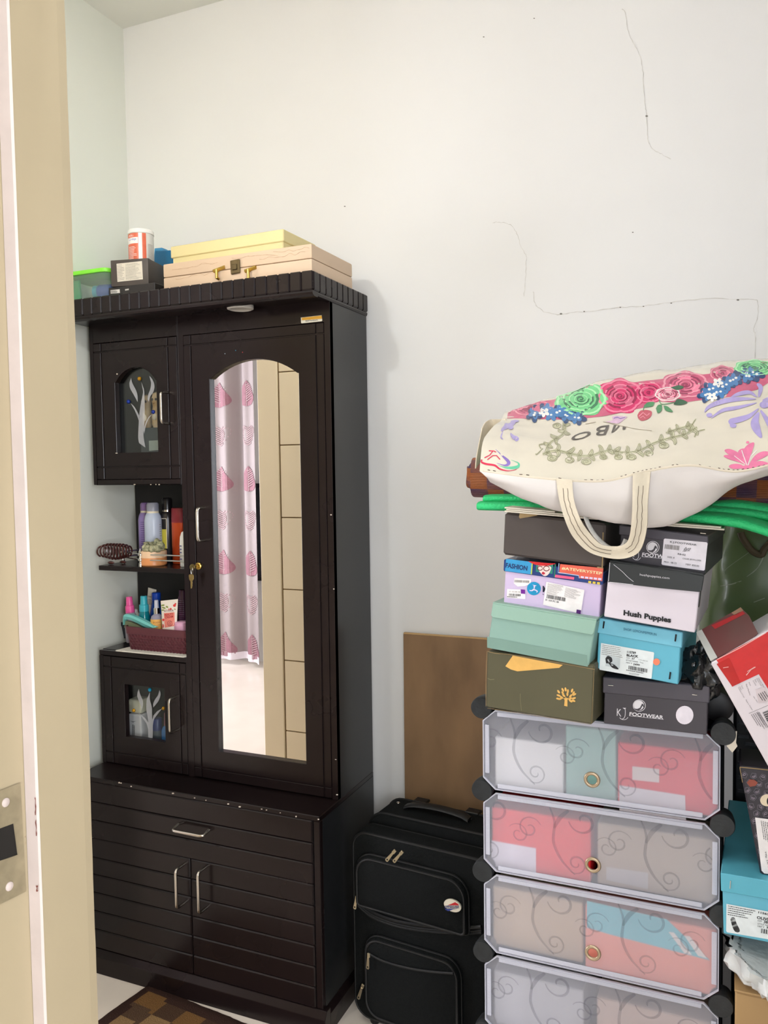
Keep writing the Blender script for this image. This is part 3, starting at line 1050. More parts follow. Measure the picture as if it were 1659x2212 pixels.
mb.prism([(h.x + dx, h.y, h.z + dz) for dx, dz in ((-0.0085, -0.004), (-0.006, -0.001), (0.006, -0.001), (0.0085, -0.004), (0.0085, -0.014), (0.004, -0.019), (0.003, -0.022), (0.004, -0.026), (0.0025, -0.029), (0.0035, -0.032), (0.001, -0.041), (-0.003, -0.042), (-0.003, -0.022), (-0.0075, -0.015))], (0, -0.0018, 0))
mb.build('hanging_key', M_key, ky, bevel=0.0004)

# ================================================================== ON TOP OF THE WARDROBE
TOP = CZ1


def level_box(TL, TR, y0, zb, depth):
    """an upright box from its upper front edge in the photograph, standing at zb; returns O,U,V,N (N goes back)"""
    a = at(TL[0], TL[1], y0)
    b = atz(TR[0], TR[1], a.z)
    U = b - a
    V = Vector((0, 0, a.z - zb))
    N = Vector((-U.y, U.x, 0)).normalized() * depth
    return a - V, U, V, N


# pinkish case with latches
M_case = mk('marbled_pink_board', (206, 180, 152), 0.5, var=(5, 0.05), stretch=(1, 1, 3))
M_vein = mk('case_vein', (184, 154, 124), 0.6, var=(60, 0.1))
O, U, V, N = level_box((352, 571), (673, 525.5), 1.862, TOP, 0.235)
case = thing('latched_case', 'pinkish tan hard case with three brass latches lying on top of the wardrobe', 'case', O + U / 2 + N / 2)
zs = 0.5
MB().para(O, U, V * (zs - 0.01), N).build('case_body', M_case, case, bevel=0.004, seg=2)
MB().para(O + V * zs, U, V * (1 - zs), N).build('case_lid', M_case, case, bevel=0.004, seg=2)
Nn = -N.normalized()
FC = Flat(O, Nn)
rg = random.Random(5)
vs = []
for (xa, ya, xb, yb) in ((372, 582, 470, 566), (500, 556, 600, 552), (560, 560, 660, 545), (380, 602, 460, 590), (590, 545, 668, 536)):
    pts = [(xa + (xb - xa) * i / 9, ya + (yb - ya) * i / 9 + rg.uniform(-3, 3)) for i in range(10)]
    vs += stroke(crv(pts, 3), [rg.uniform(0.4, 1.2) for _ in range(28)])
print_poly(FC, vs, 'printed_veins', M_vein, case, lift=0.0005, kind='stuff')
for x in (473, 541):
    L = []
    lt = MB()
    a = FC.pt(x, 585, 0)
    b = FC.pt(x + 1, 603, 0)
    lt.tube([a + Nn * 0.003, a + Nn * 0.011, b + Nn * 0.012, b + Nn * 0.004], 0.0042, 10)
    c1, c2 = FC.pt(x - 11, 586, 0.001), FC.pt(x + 13, 577, 0.001)
    lt.tube([c1, c2], [0.005, 0.005], 8)
    lt.build('hook_latch', M_brass, case)
q = [(499, 564), (519, 560), (520, 590), (501, 594)]
MB().prism([FC.pt(*p, 0) for p in q], Nn * 0.006).build('clasp', mk('antique_brass', (104, 90, 62), 0.4, 0.8, var=(40, 0.2)), case, bevel=0.0015)
q = [(504, 573), (514, 571), (515, 583), (505, 585)]
MB().prism([FC.pt(*p, 0.0061) for p in q], Nn * 0.003).build('clasp', mk('antique_brass', (104, 90, 62)), case, bevel=0.001)

# cream flat box on the case
M_cr = mk('cream_card', (218, 204, 150), 0.55, var=(4, 0.03))
zc = O.z + V.z + 0.001
O2, U2, V2, N2 = level_box((368, 533), (612, 494), 1.895, zc, 0.17)
cb = thing('cream_box', 'pale yellow flat gift box lying on top of the pinkish case', 'box', O2 + U2 / 2 + N2 / 2)
ins = U2.normalized() * 0.004 + N2.normalized() * 0.004
MB().para(O2 + ins, U2 - U2.normalized() * 0.008, V2 * 0.62, N2 - N2.normalized() * 0.008).build('box_base', M_cr, cb, bevel=0.002)
MB().para(O2 + V2 * 0.42, U2, V2 * 0.58, N2).build('box_lid', M_cr, cb, bevel=0.002)

# thin black box, grey-black box with label, canister
M_bk = mk('black_card', (38, 35, 34), 0.42, var=(6, 0.12))
M_gk = mk('grey_black_card', (68, 61, 57), 0.45, var=(6, 0.08))
O4, U4, V4, N4 = level_box((240, 563), (345.5 - 27, 556), 1.86, 0, 0.12)
Ob, Ub, Vb, Nb = level_box((234, 622), (334, 610), 1.862, TOP, 0.15)
kb = thing('flat_black_box', 'thin black box under the dark labelled box on the wardrobe top', 'box', Ob + Ub / 2 + Nb / 2)
MB().para(Ob, Ub, Vb, Nb).build('box_body', M_bk, kb, bevel=0.0015)
FB = Flat(Ob, -Nb)
w1 = print_poly(FB, [(239, 627), (259, 624.8), (259.5, 633), (239.5, 634.5)], 'printed_panel', ink('paper', (214, 210, 204)), kb)
print_lines(FB, (240, 633.5), (258.5, 632.5), (240, 628), 3, 'printed_lines', ink('blackish', (40, 38, 38)), w1, lift=0.0012, fill=0.55)
print_lines(FB, (271, 629), (283, 627), (271, 625), 1, 'printed_lines', ink('paper', (214, 210, 204)), kb, fill=0.8)
zb = Ob.z + Vb.z + 0.0008
O4, U4, V4, N4 = level_box((238.5, 562.5), (319.5, 557), 1.858, zb, 0.13)
gk = thing('labelled_box', 'dark grey box with a large pale printed label, beneath the red and white canister', 'box', O4 + U4 / 2 + N4 / 2)
MB().para(O4, U4, V4, N4).build('box_body', M_gk, gk, bevel=0.002, seg=2)
FB = Flat(O4, -N4)
lab = print_poly(FB, [(252, 570), (307, 564), (309, 603.5), (254, 609)], 'label', ink('labelwhite', (214, 206, 190)), gk)
print_lines(FB, (254.5, 607), (270, 605), (253, 571), 11, 'label_print', ink('greyprint', (128, 122, 116)), lab, fill=0.3, seed=4)
print_lines(FB, (272.5, 605), (307, 602), (271, 570), 15, 'label_print', ink('greyprint', (128, 122, 116)), lab, fill=0.3, seed=9)

M_white = mk('white_plastic', (236, 234, 228), 0.3, var=(12, 0.02))
cc = at(306, 557, 1.925)
cc.z = zb + V4.z + 0.0005
rc = 26.5 * mpp(cc)
ctop = at(306, 500, 1.925).z
hc = ctop - cc.z
can = thing('canister', 'orange and white printed tin with white lid standing on the dark labelled box', 'canister', cc)
MB().lathe(cc, [(rc * 0.97, 0), (rc, 0.003), (rc, hc - 0.012), (rc * 0.99, hc - 0.0115)], 40).build('tin_body', mk('tin_pale_grey', (214, 212, 204), 0.3, var=(10, 0.03)), can)
MB().lathe(cc + Vector((0, 0, hc - 0.0113)), [(rc * 1.03, 0), (rc * 1.03, 0.009), (rc * 1.0, 0.0112), (rc * 0.93, 0.0114), (rc * 0.92, 0.009), (0, 0.009)], 40).build('lid', M_white, can)


def wrap(c, r, a0, a1, z0, z1, n=10):
    """vertical patch on a cylinder, angles in degrees from +x"""
    return [[(c.x + r * math.cos(R(a0 + (a1 - a0) * i / n)), c.y + r * math.sin(R(a0 + (a1 - a0) * i / n)), z) for i in range(n + 1)] for z in (z0, z1)]


def wrap_text(c, r, s, a0, a1, z0, z1, name, mat, parent, bold=0.01):
    Vt, F = text_geo(s, bold)
    MB().add([(c.x + r * math.cos(R(a0 + (a1 - a0) * u)), c.y + r * math.sin(R(a0 + (a1 - a0) * u)), z0 + (z1 - z0) * v) for u, v in Vt], F).build(name, mat, parent, recalc=False, weld=0)


view = math.degrees(math.atan2(-cc.y, -cc.x))
op = MB().grid(wrap(cc, rc + 0.0005, view - 100, view + 22, 0.003 + cc.z, cc.z + hc - 0.013, 20)).build('printed_band', ink('tin_orange', (214, 104, 74), 0.35), can)
MB().grid(wrap(cc, rc + 0.0008, view - 12, view + 4, 0.003 + cc.z, cc.z + hc - 0.013)).build('printed_stripe', ink('tin_white', (240, 234, 228), 0.35), op)
MB().grid(wrap(cc, rc + 0.0008, view - 90, view - 14, cc.z + hc * 0.53, cc.z + hc * 0.72)).build('printed_panel', ink('tin_white', (240, 234, 228), 0.35), op)
wrap_text(cc, rc + 0.0012, 'Crisp', view - 66, view - 22, cc.z + hc * 0.61, cc.z + hc * 0.70, 'lettering', ink('tin_blue', (90, 120, 190)), op)
wrap_text(cc, rc + 0.0012, 'ROLL', view - 62, view - 34, cc.z + hc * 0.75, cc.z + hc * 0.81, 'lettering', ink('tin_white', (240, 234, 228), 0.35), op)
mb = MB()
rg = random.Random(2)
for k in range(9):
    z = cc.z + hc * (0.06 + 0.045 * k)
    mb.grid(wrap(cc, rc + 0.001, view - 68, view - 20 - rg.uniform(0, 18), z, z + hc * 0.014, 6))
mb.build('printed_lines', ink('tin_white', (240, 234, 228), 0.35), op, recalc=False)
mb = MB()
for k in range(12):
    z = cc.z + hc * (0.08 + 0.04 * k)
    mb.grid(wrap(cc, rc + 0.001, view + 30, view + 62, z, z + hc * 0.01, 6))
mb.build('printed_lines', ink('greyprint', (128, 122, 116)), can, recalc=False)

# blue plastic thing behind
M_blue = mk('blue_plastic', (30, 108, 152), 0.4, var=(6, 0.08))
bp = thing('blue_organiser', 'blue moulded plastic holder wedged behind the canister and the cream box', 'holder', (-1.52, 2.03, TOP))
yb_ = 2.02
q = [(334, 541), (348, 541), (368, 540), (374, 562), (382, 563), (384, 600), (330, 600)]
MB().prism([at(x, y, yb_) for x, y in q], (0, 0.05, 0)).build('holder_front', M_blue, bp, bevel=0.002)
q = [(333, 536), (350, 534.5), (351, 541), (352, 600), (330, 600)]
MB().prism([at(x, y, yb_ + 0.052) for x, y in q], (0, 0.03, 0)).build('holder_back', mk('blue_plastic_light', (62, 140, 186), 0.4, var=(6, 0.08)), bp, bevel=0.002)

# clear tub with green lid at the left
M_clear = mk('clear_plastic', (226, 240, 232), 0.12, trans=0.85, ior=1.08)
tb = thing('clear_tub', 'clear plastic tub with bright green lid at the left end of the wardrobe top', 'tub', (-1.74, 1.93, TOP))
a = at(237, 585, 1.87)
x1t, x0t = a.x - 0.001, -1.822
zt = at(237, 580, 1.87).z
y0t, y1t = 1.86, 2.02
mb = MB()
mb.grid([[(x + (p[0] - 0.5) * 0, y, z) for (x, y) in rrect(x0t + i_, y0t + i_, x1t - i_, y1t - i_, 0.02)] for z, i_ in ((TOP + 0.002, 0.012), (TOP + 0.006, 0.006), (zt - 0.010, 0.002)) for p in [(0.5,)]])
lo = mb
k = len(rrect(0, 0, 1, 1, 0.1))
for i in range(2):
    lo.f.append([i * k + k - 1, i * k, (i + 1) * k, (i + 1) * k + k - 1]); lo.sm.append(True)
lo.f.append(list(range(k))); lo.sm.append(False)
lo.build('tub_body', M_clear, tb)
MB().prism([(x, y, zt - 0.0095) for x, y in rrect(x0t - 0.002, y0t - 0.003, x1t + 0.002, y1t + 0.003, 0.022)], (0, 0, 0.012)).build('tub_lid', mk('lime_lid', (128, 222, 60), 0.35, var=(8, 0.05)), tb, bevel=0.003, seg=2)
bt = thing('blue_bottle', 'blue bottle with pale cap lying inside the clear tub', 'bottle', (-1.71, 1.93, TOP + 0.008))
zb_ = TOP + 0.032
MB().lathe((-1.655 - 0.016, 1.925, zb_), [(0, 0), (0.02, 0.001), (0.022, 0.004), (0.022, 0.045), (0.019, 0.05)], 20, (-1, -0.25, 0)).build('bottle_body', mk('bottle_royal_blue', (40, 70, 160), 0.3, var=(10, 0.1)), bt)
q = Vector((-1.671, 1.925, zb_)) + Vector((-1, -0.25, 0)).normalized() * 0.0505
MB().lathe(q, [(0.019, 0), (0.0195, 0.012), (0.018, 0.014), (0, 0.014)], 20, (-1, -0.25, 0)).build('cap', mk('cap_aqua', (70, 160, 190), 0.35, var=(10, 0.06)), bt)
gp = thing('green_packet', 'green packet standing inside the clear tub', 'packet', (-1.79, 1.9, TOP + 0.008))
MB().prism([(-1.812, 1.885, TOP + 0.008), (-1.768, 1.885, TOP + 0.008), (-1.772, 1.885, zt - 0.015), (-1.81, 1.885, zt - 0.018)], (0, 0.012, 0)).build('packet_body', mk('packet_green', (48, 150, 90), 0.4, var=(10, 0.15)), gp, bevel=0.002)

# ================================================================== OPEN SHELF
def stand(px, w, y, z):
    c = at(px, 1100, y)
    c.z = z
    return c, w / 2 * mpp(c)


def zpix(py, c):
    """height above c of the photograph row py at c's distance"""
    return atx_row(py, c) - c.z


def atx_row(py, c):
    # height at which the vertical through c crosses image row py
    lo, hi = 0.0, 3.0
    for _ in range(40):
        m = (lo + hi) / 2
        v = Vector((c.x, c.y, m)) - EYE
        y = IMG_H / 2 + FPX * v.dot(DOWN) / v.dot(FWD)
        if y > py:
            lo = m
        else:
            hi = m
    return lo


def front_angle(c):
    return math.degrees(math.atan2(EYE.y - c.y, EYE.x - c.x))


G_SP = 'cans and bottles on the open shelf'


def spray(name, label, px, w, y, z, ptop, pneck, capw, body, cap, ring=None, cat='spray can', sh=0.25):
    c, r = stand(px, w, y, z)
    H, hn = zpix(ptop, c), zpix(pneck, c)
    rc_ = capw / 2 * mpp(c)
    t = thing(name, label, cat, c, G_SP)
    MB().lathe(c, [(r * 0.93, 0), (r, 0.003), (r, hn - r * 0.9), (r * 0.9, hn - r * 0.35), (rc_ * 1.02, hn)], 24).build('can_body', body, t)
    z1 = hn
    if ring:
        MB().lathe(c + Vector((0, 0, hn)), [(rc_ * 0.98, 0), (rc_ * 0.98, 0.006)], 24).build('neck_ring', ring, t)
        z1 = hn + 0.006
    MB().lathe(c + Vector((0, 0, z1)), [(rc_, 0), (rc_, H - z1 - 0.006), (rc_ * 0.82, H - z1 - 0.001), (rc_ * 0.6, H - z1), (0, H - z1)], 24).build('can_cap', cap, t)
    return t, c, r, hn


M_ring = mk('ivory_ring', (226, 216, 190), 0.4, var=(10, 0.03))
M_lil = mk('lilac_can', (142, 122, 178), 0.32, var=(9, 0.05))
ZS = SH + 0.0006
t, c, r, hn = spray('lilac_spray', 'lilac spray can at the back left of the shelf behind the pale blue can', 316, 35, 2.075, ZS, 1085, 1107, 25, M_lil, mk('lilac_cap', (132, 104, 156), 0.35, var=(9, 0.04)), M_ring)
fa = front_angle(c)
mb = MB()
rg = random.Random(8)
for k in range(16):
    z = c.z + hn * (0.16 + 0.043 * k)
    mb.grid(wrap(c, r + 0.0006, fa - 45, fa + 10 - rg.uniform(0, 25), z, z + 0.0016, 6))
mb.build('printed_lines', ink('dark_violet', (70, 56, 110)), t, recalc=False)
t, c, r, hn = spray('pale_blue_spray', 'pale blue-grey spray can standing in front of the lilac one', 330, 37, 2.04, ZS, 1085, 1108, 26, mk('pale_blue_can', (186, 196, 214), 0.3, var=(7, 0.06)), mk('grey_cap', (150, 152, 166), 0.35, var=(9, 0.04)), M_ring)
fa = front_angle(c)
wrap_text(c, r + 0.0006, 'DEF', fa - 62, fa - 20, c.z + hn * 0.22, c.z + hn * 0.36, 'lettering', ink('ink_navy', (40, 44, 62)), t)
mb = MB()
for k in range(14):
    z = c.z + hn * (0.18 + 0.045 * k)
    mb.grid(wrap(c, r + 0.0006, fa + 42, fa + 66 - rg.uniform(0, 14), z, z + 0.0015, 5))
mb.build('printed_lines', ink('greyprint', (128, 122, 116)), t, recalc=False)
M_blk = mk('black_can', (36, 33, 36), 0.25, var=(8, 0.1))
t, c, r, hn = spray('black_spray', 'tall black spray can with a yellow panel, on the shelf', 361, 32, 2.075, ZS, 1075, 1105, 22, M_blk, mk('black_cap', (24, 22, 24), 0.3, var=(8, 0.1)), M_chrome)
fa = front_angle(c)
pn = MB().grid(wrap(c, r + 0.0006, fa - 70, fa - 8, c.z + hn * 0.28, c.z + hn * 0.66)).build('yellow_panel', ink('olive_yellow', (186, 176, 60)), t)
MB().grid(wrap(c, r + 0.0006, fa - 70, fa - 12, c.z + hn * 0.67, c.z + hn * 0.86)).build('black_panel', ink('panel_black', (18, 16, 18)), t)
mb = MB()
mb.grid(wrap(c, r + 0.0009, fa - 10, fa - 6, c.z + hn * 0.28, c.z + hn * 0.87, 3))
mb.grid(wrap(c, r + 0.0009, fa - 70, fa - 8, c.z + hn * 0.865, c.z + hn * 0.875, 6))
mb.build('panel_border', ink('labelwhite', (214, 206, 190)), t, recalc=False)
c, r = stand(391, 42, 2.06, ZS)
H, hn = zpix(1097, c), zpix(1128, c)
t = thing('orange_spray', 'orange-red spray can with maroon cap, half hidden by the mirror door frame', 'spray can', c, G_SP)
MB().lathe(c, [(r * 0.95, 0), (r, 0.003), (r, hn)], 24).build('can_body', mk('orange_can', (206, 82, 40), 0.22, 0.35, var=(7, 0.1)), t)
MB().lathe(c + Vector((0, 0, hn)), [(r * 1.0, 0), (r * 0.98, H - hn - 0.003), (r * 0.94, H - hn), (0, H - hn)], 24).build('can_cap', mk('maroon_cap', (134, 30, 42), 0.35, var=(8, 0.05)), t)
c, r = stand(397, 24, 1.985, ZS)
t = thing('white_lotion_bottle', 'small white bottle with rounded shoulder at the right end of the shelf', 'bottle', c, G_SP)
H = zpix(1146, c)
MB().lathe(c, [(r * 0.9, 0), (r, 0.003), (r, H * 0.65), (r * 0.9, H * 0.82), (r * 0.6, H * 0.95), (0, H)], 24, squash=0.7).build('bottle_body', M_white, t)
fa = front_angle(c)
mb = MB()
for k in range(5):
    z = c.z + H * (0.2 + 0.09 * k)
    mb.grid([[(c.x + (r + 0.0008) * math.cos(R(a)), c.y + (r + 0.0008) * 0.7 * math.sin(R(a)) - 0.0006, zz_) for a in range(215, 271, 8)] for zz_ in (z, z + 0.004)])
mb.build('printed_lines', ink('ink_lilac', (120, 116, 150)), t, recalc=False)

c, r = stand(328, 58, 1.985, ZS)
r *= 0.98
H = zpix(1189, c)
t = thing('orange_tub', 'low round cream pot with white lid and orange band under the scrunchie', 'pot', c, G_SP)
MB().lathe(c, [(r * 0.9, 0), (r, 0.004), (r, H * 0.55), (r * 0.99, H * 0.56)], 32).build('pot_body', mk('pot_orange', (218, 146, 92), 0.35, var=(6, 0.05)), t)
MB().lathe(c + Vector((0, 0, H * 0.56)), [(r * 1.02, 0), (r * 1.02, H * 0.4), (r * 0.97, H * 0.44), (0, H * 0.44)], 32).build('pot_lid', mk('pot_lid_peach', (232, 196, 160), 0.35, var=(6, 0.05)), t)
# scrunchie lying against the rail on the pot
zt_ = c.z + H + 0.001
M_scr = mk('leafy_print_cloth', (206, 200, 166), 0.8, var=(110, 0.1), rgb2=(92, 100, 66))
cs = Vector((c.x + 0.012, c.y - 0.012, zt_ + 0.012))
mb = MB()
path, rr = [], []
for i in range(40):
    a = 2 * math.pi * i / 40
    path.append(cs + Vector((0.024 * math.cos(a), 0.016 * math.sin(a), 0.006 * math.sin(a) + 0.004 * math.sin(5 * a))))
    rr.append(0.010 + 0.0035 * math.sin(9 * a) + 0.002 * math.sin(17 * a + 1))
mb.tube(path, rr, 12, closed=True)
mb.build('scrunchie', M_scr, None, label='cream leaf-patterned cloth scrunchie lying on the low pot behind the shelf rail', cat='hair tie')

# hair claw at the left end
M_claw = mk('tortoise_plastic', (74, 36, 32), 0.22, var=(20, 0.2), coat=0.3)
q = atz(250, 1218, ZS)
q = Vector((q.x, q.y, ZS))
k_ = mpp(q)
cl = thing('hair_claw', 'brown plastic hair claw clip with many ribs at the left end of the shelf', 'hair clip', q)
ax0 = Vector((q.x - 31 * k_, q.y + 0.0, ZS + 27 * k_))
for i in range(10):
    f = i / 9
    c = ax0 + Vector((62 * k_ * f, 0.02 * f - 0.01, 0.0015 * math.sin(f * 9)))
    hh = (11 + 6 * math.sin(math.pi * f)) * k_
    path = [c + Vector((0.006 * math.sin(a) * (1 if f > .5 else -1) * abs(f - 0.5), -0.017 * math.sin(a), hh * math.cos(a))) for a in [R(-160 + 320 * t / 20) for t in range(21)]]
    MB().tube(path, 0.0027, 7).build('claw_rib', M_claw, cl)
mb = MB()
mb.tube([ax0 + Vector((62 * k_ * t / 10, 0.02 * t / 10 - 0.01, -(10 + 6 * math.sin(math.pi * t / 10)) * k_)) for t in range(11)], 0.0026, 8)
mb.build('claw_spine', M_claw, cl)
for dx, dy in ((-0.006, -0.014), (0.018, 0.012)):
    c = Vector((q.x + dx, q.y + dy, ZS + 0.005))
    MB().ball(c, 0.013, 14, 1.0, 0.35, 0.36).build('finger_grip', M_claw, cl)

# ================================================================== BASKET NICHE
ZN = 0.9417
M_cloth = mk('white_terry', (226, 220, 208), 0.95, var=(30, 0.06), bump=(260, 0.9))
mb = MB()
pts = [(243, 1409), (252, 1399), (285, 1394), (402, 1400), (402, 1420)]
ed = crv([(243, 1409), (290, 1412), (340, 1417), (380, 1422), (403, 1420)], 8)
poly = [atz(x, y, ZN) for x, y in ed] + [Vector((XM - 0.002, 2.06, ZN)), Vector((-1.70, 2.07, ZN))]
for p in poly:
    p.z = ZN
    p.x = min(p.x, XM - 0.002)
    p.y = max(p.y, YC - 0.004)
mb.prism(poly, (0, 0, 0.004))
mb.build('shelf_cloth', M_cloth, None, label='white towelling cloth with frayed edge lying under the maroon basket', cat='cloth', bevel=0.0012)
ZB = ZN + 0.0045
fl = atz(274, 1393, ZB)
yB = 1.958
xl0, xr0 = at(275, 1393, yB).x, XM - 0.004
zr = at(330, 1357, yB - 0.006).z
M_bask = mk('maroon_plastic', (92, 44, 52), 0.35, var=(9, 0.08))
bs = thing('storage_basket', 'maroon woven-look plastic basket full of toiletries on the lower cabinet', 'basket', ((xl0 + xr0) / 2, yB + 0.07, ZB))
N_ = 6
def bask_ring(z, grow, inset=0.0):
    return [(x, y, z) for x, y in rrect(xl0 - grow + inset, yB - grow + inset, xr0 - inset, yB + 0.145 + grow - inset, 0.022, N_)]


hz = zr - ZB
mb = MB()
rings = [bask_ring(ZB, 0.0), bask_ring(ZB + hz * 0.66, 0.006), bask_ring(ZB + hz * 0.68, 0.008), bask_ring(zr, 0.010), bask_ring(zr, 0.010, 0.003), bask_ring(ZB + 0.003, 0.0, 0.003)]
nr = len(rings[0])
mb.grid([r + [r[0]] for r in rings], False)
mb.f.append(list(range(nr))); mb.sm.append(False)
k5 = 5 * (nr + 1)
mb.f.append([k5 + i for i in range(nr)]); mb.sm.append(False)
mb.build('basket_shell', M_bask, bs)
# woven loops standing proud of the sides
mb = MB()
def loop_at(c, tdir, up, nrm, a, b):
    path = [c + tdir * (a * math.cos(2 * math.pi * i / 9)) + up * (b * math.sin(2 * math.pi * i / 9)) + nrm * 0.0012 for i in range(9)]
    mb.tube(path, 0.0014, 4, closed=True)


for row in range(5):
    z = ZB + hz * (0.09 + 0.125 * row)
    g = 0.006 * (z - ZB) / (hz * 0.66)
    nL = 17
    for i in range(nL):
        x = xl0 + 0.02 + (xr0 - xl0 - 0.03) * (i + 0.5 * (row % 2)) / nL
        loop_at(Vector((x, yB - g, z)), Vector((1, 0, 0)), Vector((0, 0, 1)), Vector((0, -1, 0)), 0.0058, 0.0062)
    for i in range(9):
        y = yB + 0.02 + 0.105 * i / 8
        loop_at(Vector((xl0 - g, y, z)), Vector((0, 1, 0)), Vector((0, 0, 1)), Vector((-1, 0, 0)), 0.0058, 0.0062)
mb.build('woven_loops', M_bask, bs, recalc=False, weld=0, kind='stuff')

ZI = ZB + 0.0036
G_T = 'toiletries in the maroon basket'


def ontop(px, pb, y):
    c = at(px, pb, y)
    return c


def upright(px, y):
    c = at(px, 1340, y)
    c.z = ZI
    return c


def pump(name, label, px, y, w, body, cap, pcap_top, pcap_bot, pbody_top, capw, tilt=0.0, collar=None):
    c = upright(px, y)
    k = mpp(c)
    r = w / 2 * k
    z_ = lambda p: atx_row(p, c) - c.z
    ax = Vector((tilt, 0, 1)).normalized()
    t = thing(name, label, 'bottle', c, G_T)
    hb, hs = z_(pcap_bot), z_(pbody_top)
    MB().lathe(c, [(r * 0.9, 0), (r, 0.003), (r, hs - 0.004), (r * 0.85, hs + (hb - hs) * 0.5), (capw / 2 * k * 1.05, hb)], 22, ax).build('bottle_body', body, t)
    b = c + ax * hb
    rc_ = capw / 2 * k
    ht = z_(pcap_top) - hb
    MB().lathe(b, [(rc_ * 1.15, 0), (rc_ * 1.1, ht * 0.42), (rc_ * 0.88, ht * 0.46), (rc_ * 0.78, ht * 0.95), (rc_ * 0.7, ht), (0, ht)], 20, ax).build('spray_cap', cap, t)
    if collar:
        MB().lathe(b, [(rc_ * 1.2, 0.001), (rc_ * 1.2, ht * 0.44)], 20, ax).build('metal_collar', collar, t)
    return t, c, r


M_pink = mk('pink_cap', (236, 92, 160), 0.3, var=(9, 0.05))
M_cl = mk('clear_bottle', (206, 200, 216), 0.1, trans=0.5, ior=1.2)
pump('pink_capped_bottle', 'clear spray bottle with bright pink cap at the left of the basket', 285, 2.03, 27, M_cl, M_pink, 1289, 1323, 1332, 17, -0.06)
pump('teal_spray_bottle', 'translucent teal spray bottle behind the teal brush in the basket', 312, 2.02, 26, mk('teal_bottle', (20, 140, 152), 0.12, var=(9, 0.1), trans=0.25), mk('teal_cap', (60, 172, 188), 0.3, var=(9, 0.05)), 1287, 1320, 1334, 18)
# blue bottle with cap
c = upright(338, 2.055)
k = mpp(c)
t = thing('cobalt_bottle', 'cobalt blue bottle with blue screw cap, at the back of the basket', 'bottle', c, G_T)
z_ = lambda p: atx_row(p, c) - c.z
MB().lathe(c, [(15 * k, 0), (16 * k, 0.004), (15 * k, z_(1330)), (9 * k, z_(1298)), (8.5 * k, z_(1297))], 22, squash=0.75).build('bottle_body', mk('cobalt', (18, 76, 168), 0.25, var=(8, 0.08)), t)
MB().lathe(c + Vector((0.002, 0, z_(1297))), [(9.5 * k, 0), (9.5 * k, z_(1281) - z_(1297)), (8 * k, z_(1279.5) - z_(1297)), (0, z_(1279.5) - z_(1297))], 22).build('screw_cap', mk('cobalt_cap', (20, 70, 180), 0.28, var=(8, 0.08)), t)


def tube_pack(name, label, q, y, thick, mat, zbot=None):
    """squeeze tube from its front outline: top-left, top-right, bottom-right, bottom-left"""
    P = [at(x, yy, y) for x, yy in q]
    t = thing(name, label, 'tube', ((P[2] + P[3]) / 2), G_T)
    n = 10
    rows = []
    for i in range(n + 1):
        f = i / n
        a, b = P[0].lerp(P[3], f), P[1].lerp(P[2], f)
        th = 0.0015 + thick * math.sin(min(1, f * 1.25) * math.pi / 2)
        m, h = (a + b) / 2, (b - a) / 2
        rows.append([m + h * math.cos(2 * math.pi * j / 16) + Vector((0, th * math.sin(2 * math.pi * j / 16), 0)) for j in range(17)])
    mb = MB().grid(rows)
    mb.f.append([i for i in range(16)]); mb.sm.append(False)
    mb.f.append([n * 17 + i for i in range(16)]); mb.sm.append(False)
    body = mb.build('tube_body', mat, t)
    return t, body


t, b_ = tube_pack('white_tube', 'white squeeze tube leaning at the back of the basket behind the teal bottle', [(320, 1269), (338, 1274), (325, 1390), (312, 1390)], 2.085, 0.008, mk('white_tube', (222, 214, 200), 0.35, var=(9, 0.04)))
FT = Curved([b_], 4)
print_text(FT, 'Gore', (320, 1290), (327, 1291), (320.3, 1286), 'lettering', ink('blackish', (40, 38, 38)), t)
print_lines(FT, (320, 1306), (330, 1307), (320, 1293), 5, 'printed_lines', ink('greyprint', (128, 122, 116)), t)
# clear pump with amber label
t, c, r = pump('amber_label_bottle', 'clear pump bottle with silver collar and amber label in the basket', 339, 1.995, 27, M_cl, mk('grey_pump', (190, 192, 204), 0.3, var=(9, 0.04)), 1296, 1326, 1335, 11, 0, M_chrome)
fa = front_angle(c)
MB().grid(wrap(c, r + 0.0006, fa - 75, fa + 75, c.z + 0.01, atx_row(1336, c), 14)).build('amber_label', ink('amber', (236, 178, 92)), t)
wrap_text(c, r + 0.0011, 'BODY', fa - 35, fa + 30, atx_row(1344, c), atx_row(1340.5, c), 'lettering', ink('amber_text', (190, 110, 60)), t)
mb = MB()
for kk in range(3):
    z = atx_row(1348 + 2.4 * kk, c)
    mb.grid(wrap(c, r + 0.0011, fa - 40, fa + 38 - 9 * kk, z, z + 0.0012, 6))
mb.build('printed_lines', ink('amber_text', (190, 110, 60)), t, recalc=False)
# beauty cream tube
t, b_ = tube_pack('beauty_cream_tube', 'white hand cream tube with flowers and a coral panel at the front of the basket', [(347, 1298), (384.5, 1294), (381, 1372), (352, 1372)], 1.975, 0.009, mk('cream_tube', (236, 226, 214), 0.3, var=(9, 0.03)))
FT = Curved([b_], 4)
pnl = print_poly(FT, [(354, 1324.5), (377, 1322.5), (377.5, 1352), (356, 1356)], 'coral_panel', ink('coral', (228, 132, 116)), t, lift=0.0005)
print_text(FT, 'BOTANICAL', (355, 1322), (375.5, 1320.5), (355, 1317.5), 'lettering', ink('plum', (130, 60, 70)), t, bold=0.01)
print_text(FT, 'BEAUTY', (356.5, 1331), (374.5, 1329), (356.3, 1326), 'lettering', ink('deep_red', (176, 40, 46)), pnl, bold=0.02)
print_text(FT, 'CREAM', (357, 1336.2), (374, 1334), (356.8, 1331.6), 'lettering', ink('deep_red', (176, 40, 46)), pnl, bold=0.02)
